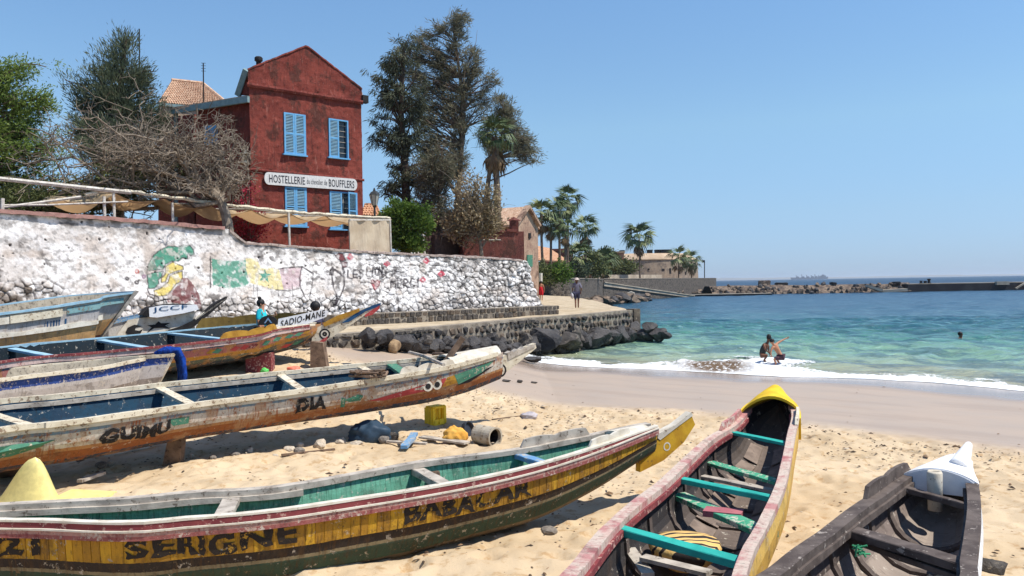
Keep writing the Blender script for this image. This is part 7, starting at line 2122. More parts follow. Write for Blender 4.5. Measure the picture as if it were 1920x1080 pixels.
# breakwater
bwk = thing('breakwater_mound', 'low rubble breakwater mound closing the bay', 'breakwater', (60, 165, 0))
mb = MB(); 
def bwpt(px, py=548): return onz(px, py, 0.0)
A, B = at(1330, 545, 165), at(1705, 545, 168); n_ = 40; P = []
for i in range(n_):
    t = i / (n_ - 1); c = A + (B - A) * t; h = 1.75 + .3 * (float(vnoise(np.array([t * 20.]), np.array([1.]), 3)[0]) - .5)
    P.append([V(c[0], c[1] - 4, -.6), V(c[0], c[1] - 1.5, h * .55), V(c[0], c[1], h), V(c[0], c[1] + 4, h), V(c[0], c[1] + 9, -.6)])
mb.grid(np.array(P), flip=True); obj('mound', mb, SHELF, bwk)
for i in range(150):
    t = r_.random(); c = A + (B - A) * t; k_ = r_.random(); s = r_.uniform(.6, 1.4)
    p = V(c[0] + r_.uniform(-.5, .5), c[1] - 4 + 4 * k_ + r_.uniform(-.3, .3), -.1 + 1.7 * k_)
    tag(inst('rubble_rock', RKS[r_.integers(4)], p, tuple(r_.uniform(0, 6, 3)), (s * 1.25, s, s * .8)), 'rough rubble rock on the breakwater across the bay', 'rock', 'rubble rocks on the breakwater')
DKCON = rough_mat('dark_wet_concrete', lin((52, 50, 52)), lin((36, 34, 38)), .5, .8, .5, .05)
ml = thing('mole_wall', 'dark concrete mole with a pale walkway at the right of the bay', 'breakwater', (110, 165, 0))
a, b = at(1700, 540, 165), at(1990, 540, 165)
mb = MB(); mb.box(V((a[0] + b[0]) / 2, 167, .5), (b[0] - a[0], 5, 2.0)); obj('wall', mb, DKCON, ml)
mb = MB(); mb.box(V((a[0] + b[0]) / 2, 167.2, 1.57), (b[0] - a[0] - .3, 4.7, .14)); obj('walkway', mb, PALECON, ml)
mb = MB(); c = at(1880, 538, 164); mb.box(V(c[0], 164.2, 1.45), (2.6, .8, .7)); obj('pale_patch', mb, PALECON, ml)
mb = MB(); mb.beam(V(*at(1905, 546, 164)[:2], .3), V(*at(1925, 536, 164)[:2], 1.6), .4, .3); obj('steps', mb, PALECON, ml)
for x1, y1, x2, y2, lab in ((1625, 536, 1652, 545, 'pale slanting slab on the breakwater beside the dark mole'), (1652, 546, 1698, 543, 'pale tilted slab lying at the foot of the dark mole')):
    p, q = at(x1, y1, 161), at(x2, y2, 160.5); mb = MB(); mb.beam(p, q, 2.2, .5); tag(obj('concrete_slab', mb, PALECON), lab, 'slab')
for px, py, w_, h_, lab, m_ in ((1433, 528, 2.2, 1.1, 'square brown concrete block on the breakwater', SHELF), (1465, 531, 2.4, .6, 'low dark heap on the breakwater beside the brown block', BLACKP), (1562, 530, 1.1, .5, 'dark lump on the breakwater walkway', BLACKP), (1680, 530, 1.4, .4, 'dark slab lying on the breakwater near the mole', BLACKP)):
    p = at(px, py, 167); bm_ = bmesh.new(); bmesh.ops.create_cube(bm_, size=1); bmesh.ops.bevel(bm_, geom=bm_.edges[:], offset=.12, segments=1, affect='EDGES')
    for v in bm_.verts: v.co = Vector((v.co.x * w_ * 1 + random.uniform(-.08, .08), v.co.y * 1.5, v.co.z * h_ + random.uniform(-.06, .06)))
    me_ = bpy.data.meshes.new('block'); bm_.to_mesh(me_); bm_.free(); me_.materials.append(m_)
    p[2] = 1.7 + h_ / 2; tag(inst('breakwater_block', me_, p), lab, 'block')
# floating pontoons
for x1, x2, py, lab in ((1296, 1443, 554.5, 'long flat grey pontoon moored off the ramp'), (1476, 1556, 548, 'flat dark pontoon moored before the rubble breakwater')):
    p, q = onz(x1, py, .1), onz(x2, py - (x2 - x1) * .0167, .1); q[1] = p[1] + (q[1] - p[1]) * .3
    pt = thing('pontoon', lab, 'pontoon', tuple((p + q) / 2)); mb = MB(); mb.beam(V(p[0], p[1], .02), V(q[0], q[1], .02), 3, .5); obj('float', mb, DKCON, pt)
    mb = MB(); mb.beam(V(p[0], p[1], .33), V(q[0], q[1], .33), 3.1, .1); obj('deck', mb, PALECON, pt)
# small pale boat moored end-on
p = onz(1185, 563, 0.0); sk = thing('moored_skiff', 'small pale boat with a curved hood moored end-on off the rocks', 'boat', (p[0], p[1], 0))
mb = MB(); P = []
for i in range(9):
    t = i / 8; w_ = .75 * (1 - .7 * t ** 3); y = p[1] + 3.6 * t
    P.append([V(p[0] - w_, y, .62), V(p[0] - w_ * .9, y, .1), V(p[0] - w_ * .4, y, -.2), V(p[0] + w_ * .4, y, -.2), V(p[0] + w_ * .9, y, .1), V(p[0] + w_, y, .62)])
P = np.array(P); mb.grid(P); mb.add(list(P[0]), [(0, 1, 2, 3, 4, 5)]); mb.grid(np.stack([P[:, 0], P[:, -1]], 1)); obj('hull', mb, GREYWOOD, sk)
mb = MB(); mb.box((p[0], p[1] - .02, .05), (1.36, .06, .3)); obj('dark_waterline', mb, BLACKP, sk)
mb = MB(); mb.tube([V(p[0] - .6, p[1] + 1, .6), V(p[0] - .55, p[1] + 1, 1.15), V(p[0], p[1] + 1, 1.4), V(p[0] + .55, p[1] + 1, 1.15), V(p[0] + .6, p[1] + 1, .6)], .08, 6); mb.box((p[0], p[1] + 1.4, .9), (.9, .8, .7)); obj('hood', mb, WHITEP, sk)
# ship and low coast on the horizon
SHIPM = plain('grey_ship_paint', lin((84, 92, 108)), .7)
sp = at(1485, 520, 4200); sq = at(1550, 519, 4200); L = sq[0] - sp[0]
ship = thing('cargo_ship', 'long grey cargo ship on the horizon', 'ship', (sp[0] + L / 2, 4200, 0))
mb = MB(); f = [V(sp[0], 4200, 0), V(sp[0] - 4, 4200, 11), V(sp[0] + L * .04, 4200, 10), V(sp[0] + L * .8, 4200, 9.5), V(sq[0] + 3, 4200, 13), V(sq[0], 4200, 0)]
mb.slab(f, V(0, 24, 0)); obj('hull', mb, SHIPM, ship)
mb = MB(); mb.box((sp[0] + L * .9, 4200, 14), (L * .12, 18, 10)); mb.box((sp[0] + L * .9, 4200, 21), (L * .05, 12, 6)); obj('bridge', mb, SHIPM, ship)
for t in (.12, .28, .42, .55, .66, .76):
    mb = MB(); x = sp[0] + L * t; mb.beam((x, 4200, 9), (x, 4200, 24 + 4 * math.sin(t * 30)), 2.2, 2.2, up=(1, 0, 0)); mb.beam((x, 4200, 20), (x + 10, 4200, 15), 1.5, 1.5); mb.box((x + 7, 4200, 12), (11, 14, 6)); obj('crane', mb, SHIPM, ship)
# low far coast
k = N('far_coast_land'); COAST = k.fin(lin((128, 124, 112)), .95)
mb = MB(); P = []
xx = np.linspace(-2600, 9000, 160)
for x in xx:
    h = 8 + 26 * float(fbm(np.array([x / 500]), np.array([2.0]), 4, 130)[0]) * (1.2 if x < 5200 else .8)
    P.append([V(x, 9000, -2), V(x, 9030, h * .8), V(x, 9150, h), V(x, 9900, h * .8), V(x, 10000, -2)])
mb.grid(np.array(P), flip=True); tag(obj('coast_hills', mb, COAST), kind='structure')
# ------------------------------------------------------------------ boulders at the foot of the sea wall
BLD = [rock_mesh('boulder_shape', [SHORE_ROCK, BASALT, SHORE_ROCK][i % 3], 400 + i, 3, .5) for i in range(6)]
BEIGE = rough_mat('beige_boulder_stone', lin((164, 138, 106)), lin((130, 106, 80)), 2, .95, .8, .04)
SWX = [float(proj((x, y, PZ))[0]) for x, y in SEAW]; SWY = [y for x, y in SEAW]
def wallrock(px, py, w, h, name='boulder', me_=None, label=None, group=None, rz=None, push=0.0, seed=0):
    if px < 1195: Yw = float(np.interp(px, SWX, SWY)) - .30 - .35 * w * 30 / FPX - push
    else: Yw = 39.6 - (px - 1195) * .02
    g = at(px, py, Yw); g[2] = max(g[2], float(sand_z(g[0], g[1])), -0.1); s = w * Yw / FPX; hh = h * Yw / FPX
    r2 = np.random.default_rng(seed + int(px))
    o = inst(name, me_ or BLD[int(px) % 6], (g[0], g[1], g[2] + hh * .34), (r2.uniform(-.2, .2), r2.uniform(-.2, .2), r2.uniform(0, 6) if rz is None else rz), (s * 1.1, s * .95, hh * 1.12))
    return tag(o, label or 'dark rounded basalt boulder at the foot of the sea wall', 'boulder', None if label else 'dark boulders along the sea wall')
for px, py, w, h in ((690, 652, 30, 20), (720, 650, 24, 16), (776, 664, 42, 40), (812, 667, 44, 34), (845, 664, 40, 38), (878, 668, 44, 32), (905, 662, 36, 40), (932, 668, 40, 42), (962, 668, 40, 30), (1002, 660, 34, 38), (1060, 657, 60, 40),
                     (1090, 650, 40, 34), (1146, 646, 44, 36), (1178, 645, 46, 38), (1205, 642, 44, 36), (1232, 637, 40, 28), (1190, 625, 30, 26), (1218, 622, 30, 24), (1120, 640, 30, 34), (1075, 640, 34, 36), (985, 650, 30, 30), (1040, 640, 30, 26),
                     (800, 645, 26, 24), (865, 645, 26, 24), (920, 642, 24, 22)):
    wallrock(px, py, w, h)
r_ = np.random.default_rng(88)
for i in range(46):
    px = 690 + 505 * (i + r_.uniform(-.4, .4)) / 46; w_ = r_.uniform(18, 40)
    wallrock(px, 650 + 18 * math.sin((px - 690) / 505 * 3.0) - 10 * (px > 1080) - r_.uniform(0, 16), w_, w_ * r_.uniform(.6, .95), push=r_.uniform(-.1, .5), seed=i)
wallrock(1022, 656, 66, 48, label='large sloping grey slab boulder in the middle of the sea wall', rz=.4)
wallrock(1116, 648, 56, 44, label='big round topped dark boulder where the sea wall meets the water')
wallrock(740, 660, 28, 26, push=.5, me_=rock_mesh('beige_boulder_shape', BEIGE, 440, 3, .25), label='beige squarish boulder on the sand before the sea wall')
wallrock(1250, 634, 22, 14, label='outermost low dark rock at the tip of the sea wall')
wallrock(998, 678, 36, 12, push=3.2, label='low black rock in the wash beside the tip of the rusty propped boat')

# stones, timber and rubbish on the sand
PEB = [rock_mesh('stone_shape', m_, 460 + i, 2, .25) for i, m_ in enumerate([rough_mat('pale_stone', lin((196, 184, 166)), lin((170, 156, 138)), 6, .9, .5, .01), rough_mat('grey_stone', lin((136, 128, 118)), lin((108, 100, 92)), 6, .9, .5, .01), BASALT])]
def drop(px, py, w, h, me_, name, label, cat, group=None, sink=.3, depth=.9, rz=0):
    g = ground(px, py); s = w * g[1] / FPX; hh = h * g[1] / FPX
    return tag(inst(name, me_, (g[0], g[1] + s * .2, g[2] + hh * (.5 - sink)), (.1, .1, rz), (s, s * depth, hh)), label, cat, group)
for px, py, w, h, k_ in ((560, 838, 17, 10, 0), (600, 838, 25, 16, 0), (638, 832, 25, 12, 0), (668, 836, 26, 10, 0), (560, 850, 20, 12, 1), (468, 848, 14, 10, 0), (440, 856, 16, 10, 1), (540, 846, 24, 10, 0), (718, 830, 24, 16, 1), (735, 824, 22, 16, 2), (690, 826, 20, 10, 1), (358, 858, 10, 9, 0),
                      (188, 878, 22, 12, 1), (150, 866, 16, 10, 1), (206, 872, 14, 10, 0), (515, 858, 12, 8, 0), (398, 862, 14, 9, 1)):
    drop(px, py, w * 1.15, h * 1.3, PEB[k_], 'beach_stone', 'rounded stone on the sand in the shade under the rusty propped boat', 'stone', 'stones under the rusty propped boat', rz=px)
drop(1030, 1003, 34, 16, PEB[1], 'beach_stone', 'flat half buried stone in the shadow of the yellow boat', 'stone', sink=.2)
drop(1870, 1082, 70, 40, PEB[2], 'beach_stone', 'dark grey stone at the bottom right corner beside the white bowed boat', 'stone', sink=.2)
# blue tarpaulin bundle
TARP = plain('dark_blue_tarpaulin', lin((44, 64, 82)), .6)
def bundle(root_name, label, cat, px, py, w, h, mat, seed, lobes=5, name='folds', dpt=.7):
    g = ground(px, py); s = w * g[1] / FPX; hh = h * g[1] / FPX; r2 = np.random.default_rng(seed)
    bm_ = bmesh.new(); bmesh.ops.create_icosphere(bm_, subdivisions=4, radius=1)
    for v in bm_.verts:
        p = np.array(v.co); a = math.atan2(p[1], p[0])
        n_ = float(fbm(np.array([a * 1.6 + seed]), np.array([p[2] * 2.2]), 4, seed)[0]) - .5
        n2 = float(fbm(np.array([p[0] * 4 + seed]), np.array([p[2] * 4 + p[1] * 3]), 3, seed + 1)[0]) - .5
        p = p * (1 + .55 * n_ + .3 * n2)
        v.co = Vector((p[0] * s / 2, p[1] * s / 2 * dpt, max(p[2], -.35) * hh * .75))
    for f in bm_.faces: f.smooth = True
    me_ = bpy.data.meshes.new(root_name); bm_.to_mesh(me_); bm_.free(); me_.materials.append(mat)
    return tag(inst(root_name, me_, (g[0], g[1] + s * .25, g[2] + hh * .25)), label, cat)
bundle('tarpaulin', 'dark blue green tarpaulin bundle in the shade under the rusty propped boat', 'tarpaulin', 692, 830, 78, 38, TARP, 71)
CLO = wood_mat('orange_cloth', lin((220, 170, 84)), lin((202, 146, 62)), lin((150, 96, 48)), .64, rough=.95)
bundle('cloth_bundle', 'orange yellow cloth bundle on the sand beside the metal drum', 'cloth', 853, 830, 46, 28, CLO, 72)
bundle('plastic_scrap', 'green scrap on the sand behind the rusty propped boat', 'scrap', 495, 700, 16, 9, plain('green_scrap', lin((96, 190, 96)), .6), 75)
bundle('plastic_scrap', 'pinkish red scrap on the sand behind the rusty propped boat', 'scrap', 549, 696, 26, 9, plain('pink_scrap', lin((226, 120, 96)), .6), 76)
# dark round tub lying on edge behind the bundle
g = ground(876, 826); mb = MB(); ax = unit(V(.85, -.45, .25)); sx = unit(np.cross(ax, V(0, 0, 1))); up = np.cross(sx, ax)
mb.lathe(g + V(0, .12, .14), [(0, -.03), (.145, -.03), (.15, .0), (.16, .05), (.14, .05), (.12, .0), (0, 0)], 18, axes=(sx, up, ax)); tag(obj('basin', mb, plain('dark_plastic', (.03, .034, .045), .5), smooth_=False), 'dark round basin standing on edge behind the orange bundle', 'basin')
# metal drum on its side
g = ground(912, 836); ax = unit(V(.72, -.66, -.02)); sx = unit(np.cross(ax, V(0, 0, 1))); up = np.cross(sx, ax); r0 = .155
ZINC = rough_mat('old_zinc', lin((176, 166, 148)), lin((146, 134, 116)), 5, .6, .4, .01, lin((120, 96, 70)), .6)
dr_ = thing('metal_drum', 'open grey metal drum lying on its side on the sand', 'drum', tuple(g)); 
mb = MB(); mb.lathe(g + V(0, .1, r0 * .92), [(0, -.2), (r0, -.2), (r0, -.19), (r0 * 1.03, -.17), (r0, -.15), (r0, .0), (r0 * 1.03, .02), (r0, .04), (r0, .19), (r0 * 1.04, .2), (r0 * .84, .2), (r0 * .82, .15), (r0 * .82, -.15), (0, -.15)], 24, axes=(sx, up, ax)); obj('body', mb, ZINC, dr_, smooth_=False)
mb = MB(); mb.lathe(g + V(0, .1, r0 * .92), [(0, -.14), (r0 * .815, -.14), (r0 * .815, .14)], 24, axes=(sx, up, ax)); obj('black_inside', mb, BLACKP, dr_)  # inside of the drum lined in plain black
# yellow jerrycan
g = ground(815, 796); JY = plain('yellow_plastic', lin((248, 206, 52)), .55, .25)
jc = thing('jerrycan', 'yellow plastic jerrycan standing on the sand under the bow of the rusty propped boat', 'jerrycan', tuple(g))
s = 43 * g[1] / FPX; hgt = 36 * g[1] / FPX
bm_ = bmesh.new()
def jbox(c, sz, bev=.012):
    r_ = bmesh.ops.create_cube(bm_, size=1); vv_ = r_['verts']
    for v in vv_: v.co = Vector((v.co.x * sz[0] + c[0], v.co.y * sz[1] + c[1], v.co.z * sz[2] + c[2]))
    es = list({e for v in vv_ for e in v.link_edges}); bmesh.ops.bevel(bm_, geom=es, offset=bev, segments=2, affect='EDGES')
W_, D_, H_ = s * .62, s * .85, hgt
# right side (towards +x, camera) carries the handle recess: frame of blocks round a pocket
jbox((-.03 * s, 0, H_ / 2), (W_ * .72, D_ * .985, H_ * .99), .03)
jbox((W_ * .36, -D_ * .38, H_ / 2), (W_ * .35, D_ * .26, H_), .02); jbox((W_ * .36, D_ * .38, H_ / 2), (W_ * .35, D_ * .26, H_), .02)
jbox((W_ * .36, 0, H_ * .16), (W_ * .35, D_ * .9, H_ * .32)); jbox((W_ * .36, 0, H_ * .93), (W_ * .35, D_ * .9, H_ * .13))
me_ = bpy.data.meshes.new('can_body'); bm_.to_mesh(me_); bm_.free(); me_.materials.append(JY)
o = link('can_body', me_, parent=jc); o.rotation_euler = (0, 0, -.75)
mb = MB(); q = Matrix.Rotation(-.75, 3, 'Z')
def jr(x, y, z): return np.array(q @ Vector((x, y, z))) + g
mb.tube([jr(W_ * .46, 0, H_ * .9), jr(W_ * .48, 0, H_ * .6), jr(W_ * .47, 0, H_ * .3)], .018, 8); obj('handle', mb, JY, jc, smooth_=True)
axc = np.array(q @ Vector((1, 0, 0))); mb = MB(); mb.lathe(jr(W_ * .53, D_ * .0, H_ * .15), [(0, .03), (.028, .03), (.03, 0), (.0, 0)], 12, axes=(unit(np.cross(axc, V(0, 0, 1))), np.cross(unit(np.cross(axc, V(0, 0, 1))), axc), axc)); obj('cap', mb, JY, jc)
# planks and sticks
def plank_px(x1, y1, x2, y2, w, th_, mat, label, name='plank', lift=.02):
    a, b = ground(x1, y1), ground(x2, y2); mb_ = MB(); d = unit(b - a); nseg = 6; s_ = unit(np.cross(d, V(0, 0, 1))); rows_ = []
    for i in range(nseg + 1):
        c = a + (b - a) * i / nseg + V(0, 0, lift + th_ / 2) + s_ * random.uniform(-.01, .01); ww = w / 2 * random.uniform(.8, 1.1)
        rows_.append([c - s_ * ww - V(0, 0, th_ / 2), c + s_ * ww - V(0, 0, th_ / 2), c + s_ * ww + V(0, 0, th_ / 2), c - s_ * ww + V(0, 0, th_ / 2), c - s_ * ww - V(0, 0, th_ / 2)])
    mb_.grid(np.array(rows_)); 
    for i in (0, -1): mb_.add(rows_[i][:4], [(0, 1, 2, 3)])
    return tag(obj(name, mb_, mat), label, name.replace('_', ' '))
plank_px(758, 848, 778, 822, .12, .05, BLUEP, 'worn blue board end sticking out of the sand', lift=.05)
plank_px(790, 824, 876, 836, .16, .03, GREYWOOD, 'grey plank lying in front of the orange bundle', lift=.03)
plank_px(725, 832, 800, 836, .10, .03, GREYWOOD, 'grey plank beside the blue board end', lift=.02)
plank_px(528, 858, 628, 847, .04, .03, BROWNWOOD, 'thin brown stick on the sand below the white stones', 'stick')
plank_px(150, 908, 193, 893, .07, .04, GREYWOOD, 'short driftwood piece behind the pale yellow object', 'driftwood')
plank_px(922, 790, 984, 782, .02, .02, BROWNWOOD, 'wooden handle of a tool lying on open sand', 'stick')
bundle('plastic_bag', 'small grey white bag at the end of the stick on open sand', 'bag', 992, 786, 32, 13, plain('grey_bag', lin((178, 170, 172)), .6), 77)
for px, py, w, h, lab in ((950, 716, 18, 5, 'ring of dark weed on the wet sand'), (975, 718, 12, 7, 'dark lump on the wet sand, middle of three'), (1002, 719, 14, 4, 'flat dark chip on the wet sand, right of two others')):
    drop(px, py, w, h, PEB[2], 'dark_scrap', lab, 'scrap', sink=.1)
plank_px(170, 862, 310, 836, .12, .03, WHITEP, 'whitish plank lying in the shade under the rusty propped boat', lift=.10)

# pale yellow plastic prow piece at the left edge
YPL_ = plain('pale_yellow_plastic', lin((226, 212, 138)), .35, .45)
gl = ground(40, 955); px_h = 95 * gl[1] / FPX; s1 = gl[1] / FPX
yo = thing('yellow_float', 'smooth pale yellow peaked plastic shell rising from the sand at the left edge', 'plastic shell', tuple(gl))
P = np.zeros((28, 16, 3)); pk = at(66, 857, gl[1] + .1)
for i in range(28):
    a = 2 * math.pi * i / 28
    for j in range(16):
        t = j / 15
        rad = (1 - t) ** 1.12 + .42 * t ** 2 * math.sqrt(max(0, 1 - t)) + .10 * (1 - t) ** 6; rad *= 1 + .13 * math.cos(2 * (a + .9)) * (1 - t * .5)
        rx = (92 if math.cos(a) < 0 else 58) * s1; ry = .30
        c = gl * (1 - t) + pk * t; c[2] = gl[2] - .12 + (pk[2] - gl[2] + .12) * (1 - (1 - t) ** 1.12)
        P[i, j] = V(c[0] + rx * rad * math.cos(a), c[1] + .25 * (1 - t) + ry * rad * math.sin(a) * (1.15 if math.sin(a) > 0 else .9), c[2])
mb = MB(); mb.grid(P, closed=True); obj('shell', mb, YPL_, yo, smooth_=True)
mb = MB(); a = ground(95, 945); b = ground(175, 945); mb.slab([a + V(0, .2, -.05), a + V(0, .2, .06), b + V(0, .3, .005), b + V(0, .3, -.05)], V(0, .5, 0)); obj('flange', mb, YPL_, yo)

# woven patterned basket and bits inside the red boat
k = N('patterned_weave'); v_ = k.tc(); wv = k.n('TexWave', wave_type='RINGS'); k.l(k.map(v_, (4, 4, 4)), wv.inputs[0]); wv.inputs['Scale'].default_value = .8; wv.inputs['Distortion'].default_value = 9; wv.inputs['Detail Scale'].default_value = .8
BASK = k.fin(k.ramp(wv.outputs['Fac'], [(0, lin((52, 44, 40))), (.22, lin((52, 44, 40))), (.3, lin((222, 186, 120))), (1, lin((214, 172, 100)))]), .9, k.bump(k.noise(80, 3), .4, .01))
s = RB.s_near_px(1225, 1.0)
c = (RB.pt(s + .04, -1, .3, inner=True) + RB.pt(s + .04, 1, .3, inner=True)) / 2
c = onz(1284, 1012, .86)
bk2 = thing('basket', 'round basket with black leaf pattern lying between turquoise seats', 'basket', tuple(c))
mb = MB(); mb.lathe(c + V(0, 0, -.22), [(0, .0), (.16, .0), (.27, .10), (.30, .17), (.28, .21), (.18, .235), (0, .24)], 26); obj('woven_body', mb, BASK, bk2, smooth_=True)
for (x1, y1, x2, y2, z, lab) in ((1205, 1045, 1330, 1075, .85, 'pale plank along the bottom of the red railed boat behind the nearest seat'), (1180, 1030, 1215, 1078, .8, 'grey board end in the stern of the red railed boat')):
    a, b = onz(x1, y1, z), onz(x2, y2, z); mb = MB(); mb.beam(a, b, .10, .03); tag(obj('plank', mb, GREYWOOD), lab, 'plank')
mb = MB(); c = onz(1615, 1045, .95)
for i in range(9): mb.tube([c + V(rng.uniform(-.06, .06), rng.uniform(-.05, .05), rng.uniform(0, .10)) for _ in range(3)], .008, 4)
tag(obj('cord', mb, plain('green_cord', lin((60, 140, 96)), .8)), 'tangle of green cord in the dark boat', 'cord')

# ------------------------------------------------------------------ scattered specks: weed, shell and chips along the tide line (uncountable)
r_ = np.random.default_rng(91); n = 22000
xq = r_.uniform(-9, 16, n); yq = r_.uniform(6.5, 24, n); tq_ = shore(xq, yq)
pr = np.exp(-((tq_ + 11.6) / .8) ** 2) * .9 + np.exp(-((tq_ + 13.8) / 1.0) ** 2) * .35 + .30 * (tq_ < -10.5) + .005
pr *= .25 + 1.5 * smooth(.42, .62, fbm(xq * .9, yq * .9, 3, 97))
keep = (r_.random(n) < pr) & (tq_ < -.5); xq, yq = xq[keep], yq[keep]; m = len(xq)
sz = r_.uniform(.012, .034, m) * (1 + 1.2 * (r_.random(m) > .93)); an = r_.uniform(0, 6.28, m)
zq = sand_z(xq, yq) + (fbm(xq * .55, yq * .55, 3, 1) - .5) * .10 + .03
base = np.array([[1, 0, 0], [.3, .6, .0], [-.8, .4, 0], [-.9, -.4, 0], [.2, -.6, 0], [0, 0, .5]], float)
Vv = base[None] * sz[:, None, None] * np.array([1, .8, .8])
ca_2, sa_2 = np.cos(an)[:, None], np.sin(an)[:, None]
Vx = Vv[..., 0] * ca_2 - Vv[..., 1] * sa_2; Vy = Vv[..., 0] * sa_2 + Vv[..., 1] * ca_2
Vt = np.stack([Vx + xq[:, None], Vy + yq[:, None], Vv[..., 2] + zq[:, None] - .012], -1).reshape(-1, 3)
Q = np.array([[0, 1, 5], [1, 2, 5], [2, 3, 5], [3, 4, 5], [4, 0, 5]])[None] + (np.arange(m) * 6)[:, None, None]
k = N('tide_line_bits'); DEB = k.fin(k.ramp(k.attr('tint'), [(0, lin((66, 54, 44))), (.6, lin((104, 82, 62))), (.85, lin((140, 112, 84))), (1, lin((200, 186, 164)))]), .95)
me_ = fast_mesh('tide_line_debris', Vt, Q.reshape(-1, 3), DEB, {'tint': np.repeat(r_.random(m), 6)}, smooth_=False)
tag(link('tide_line_debris', me_), 'dark specks of weed and chips scattered over the sand', kind='stuff')

# ------------------------------------------------------------------ people
def skin_body(name, joints, edges, radii, mat, parent=None, sub=2, root_j=None):
    me_ = bpy.data.meshes.new(name); names = list(joints)
    org = np.zeros(3) if parent is None else wloc(parent)
    me_.from_pydata([tuple(np.array(joints[j]) - org) for j in names], [(names.index(a), names.index(b)) for a, b in edges], [])
    o = bpy.data.objects.new(name, me_); COL.objects.link(o)
    md = o.modifiers.new('skin', 'SKIN'); 
    sv = me_.skin_vertices[0].data
    for i, j in enumerate(names):
        r = radii[j]; sv[i].radius = (r, r) if np.isscalar(r) else r
        sv[i].use_root = (j == (root_j or names[0]))
    o.modifiers.new('sub', 'SUBSURF').levels = sub; o.modifiers['sub'].render_levels = sub
    dg = bpy.context.evaluated_depsgraph_get(); dg.update()
    m2 = bpy.data.meshes.new_from_object(o.evaluated_get(dg)); m2.name = name
    bpy.data.objects.remove(o); bpy.data.meshes.remove(me_)
    m2.materials.clear(); m2.materials.append(mat); m2.polygons.foreach_set('use_smooth', [True] * len(m2.polygons))
    return m2, org
SKIN_D = plain('dark_brown_skin', lin((110, 72, 52)), .5); SKIN_L = plain('light_brown_skin', lin((176, 122, 92)), .5); HAIR = plain('black_hair', (.012, .011, .011), .6)
BODY_E = [('pelvis', 'belly'), ('belly', 'chest'), ('chest', 'neck'), ('neck', 'head'), ('head', 'crown'), ('chest', 'lsh'), ('lsh', 'lel'), ('lel', 'lwr'), ('lwr', 'lha'), ('chest', 'rsh'), ('rsh', 'rel'), ('rel', 'rwr'), ('rwr', 'rha'),
          ('pelvis', 'lhip'), ('lhip', 'lkn'), ('lkn', 'lan'), ('lan', 'lto'), ('pelvis', 'rhip'), ('rhip', 'rkn'), ('rkn', 'ran'), ('ran', 'rto')]
BODY_R = dict(pelvis=.125, belly=.115, chest=.13, neck=.055, head=.092, crown=.075, lsh=.065, lel=.043, lwr=.03, lha=.032, rsh=.065, rel=.043, rwr=.03, rha=.032, lhip=.09, lkn=.06, lan=.042, lto=.032, rhip=.09, rkn=.06, ran=.042, rto=.032)
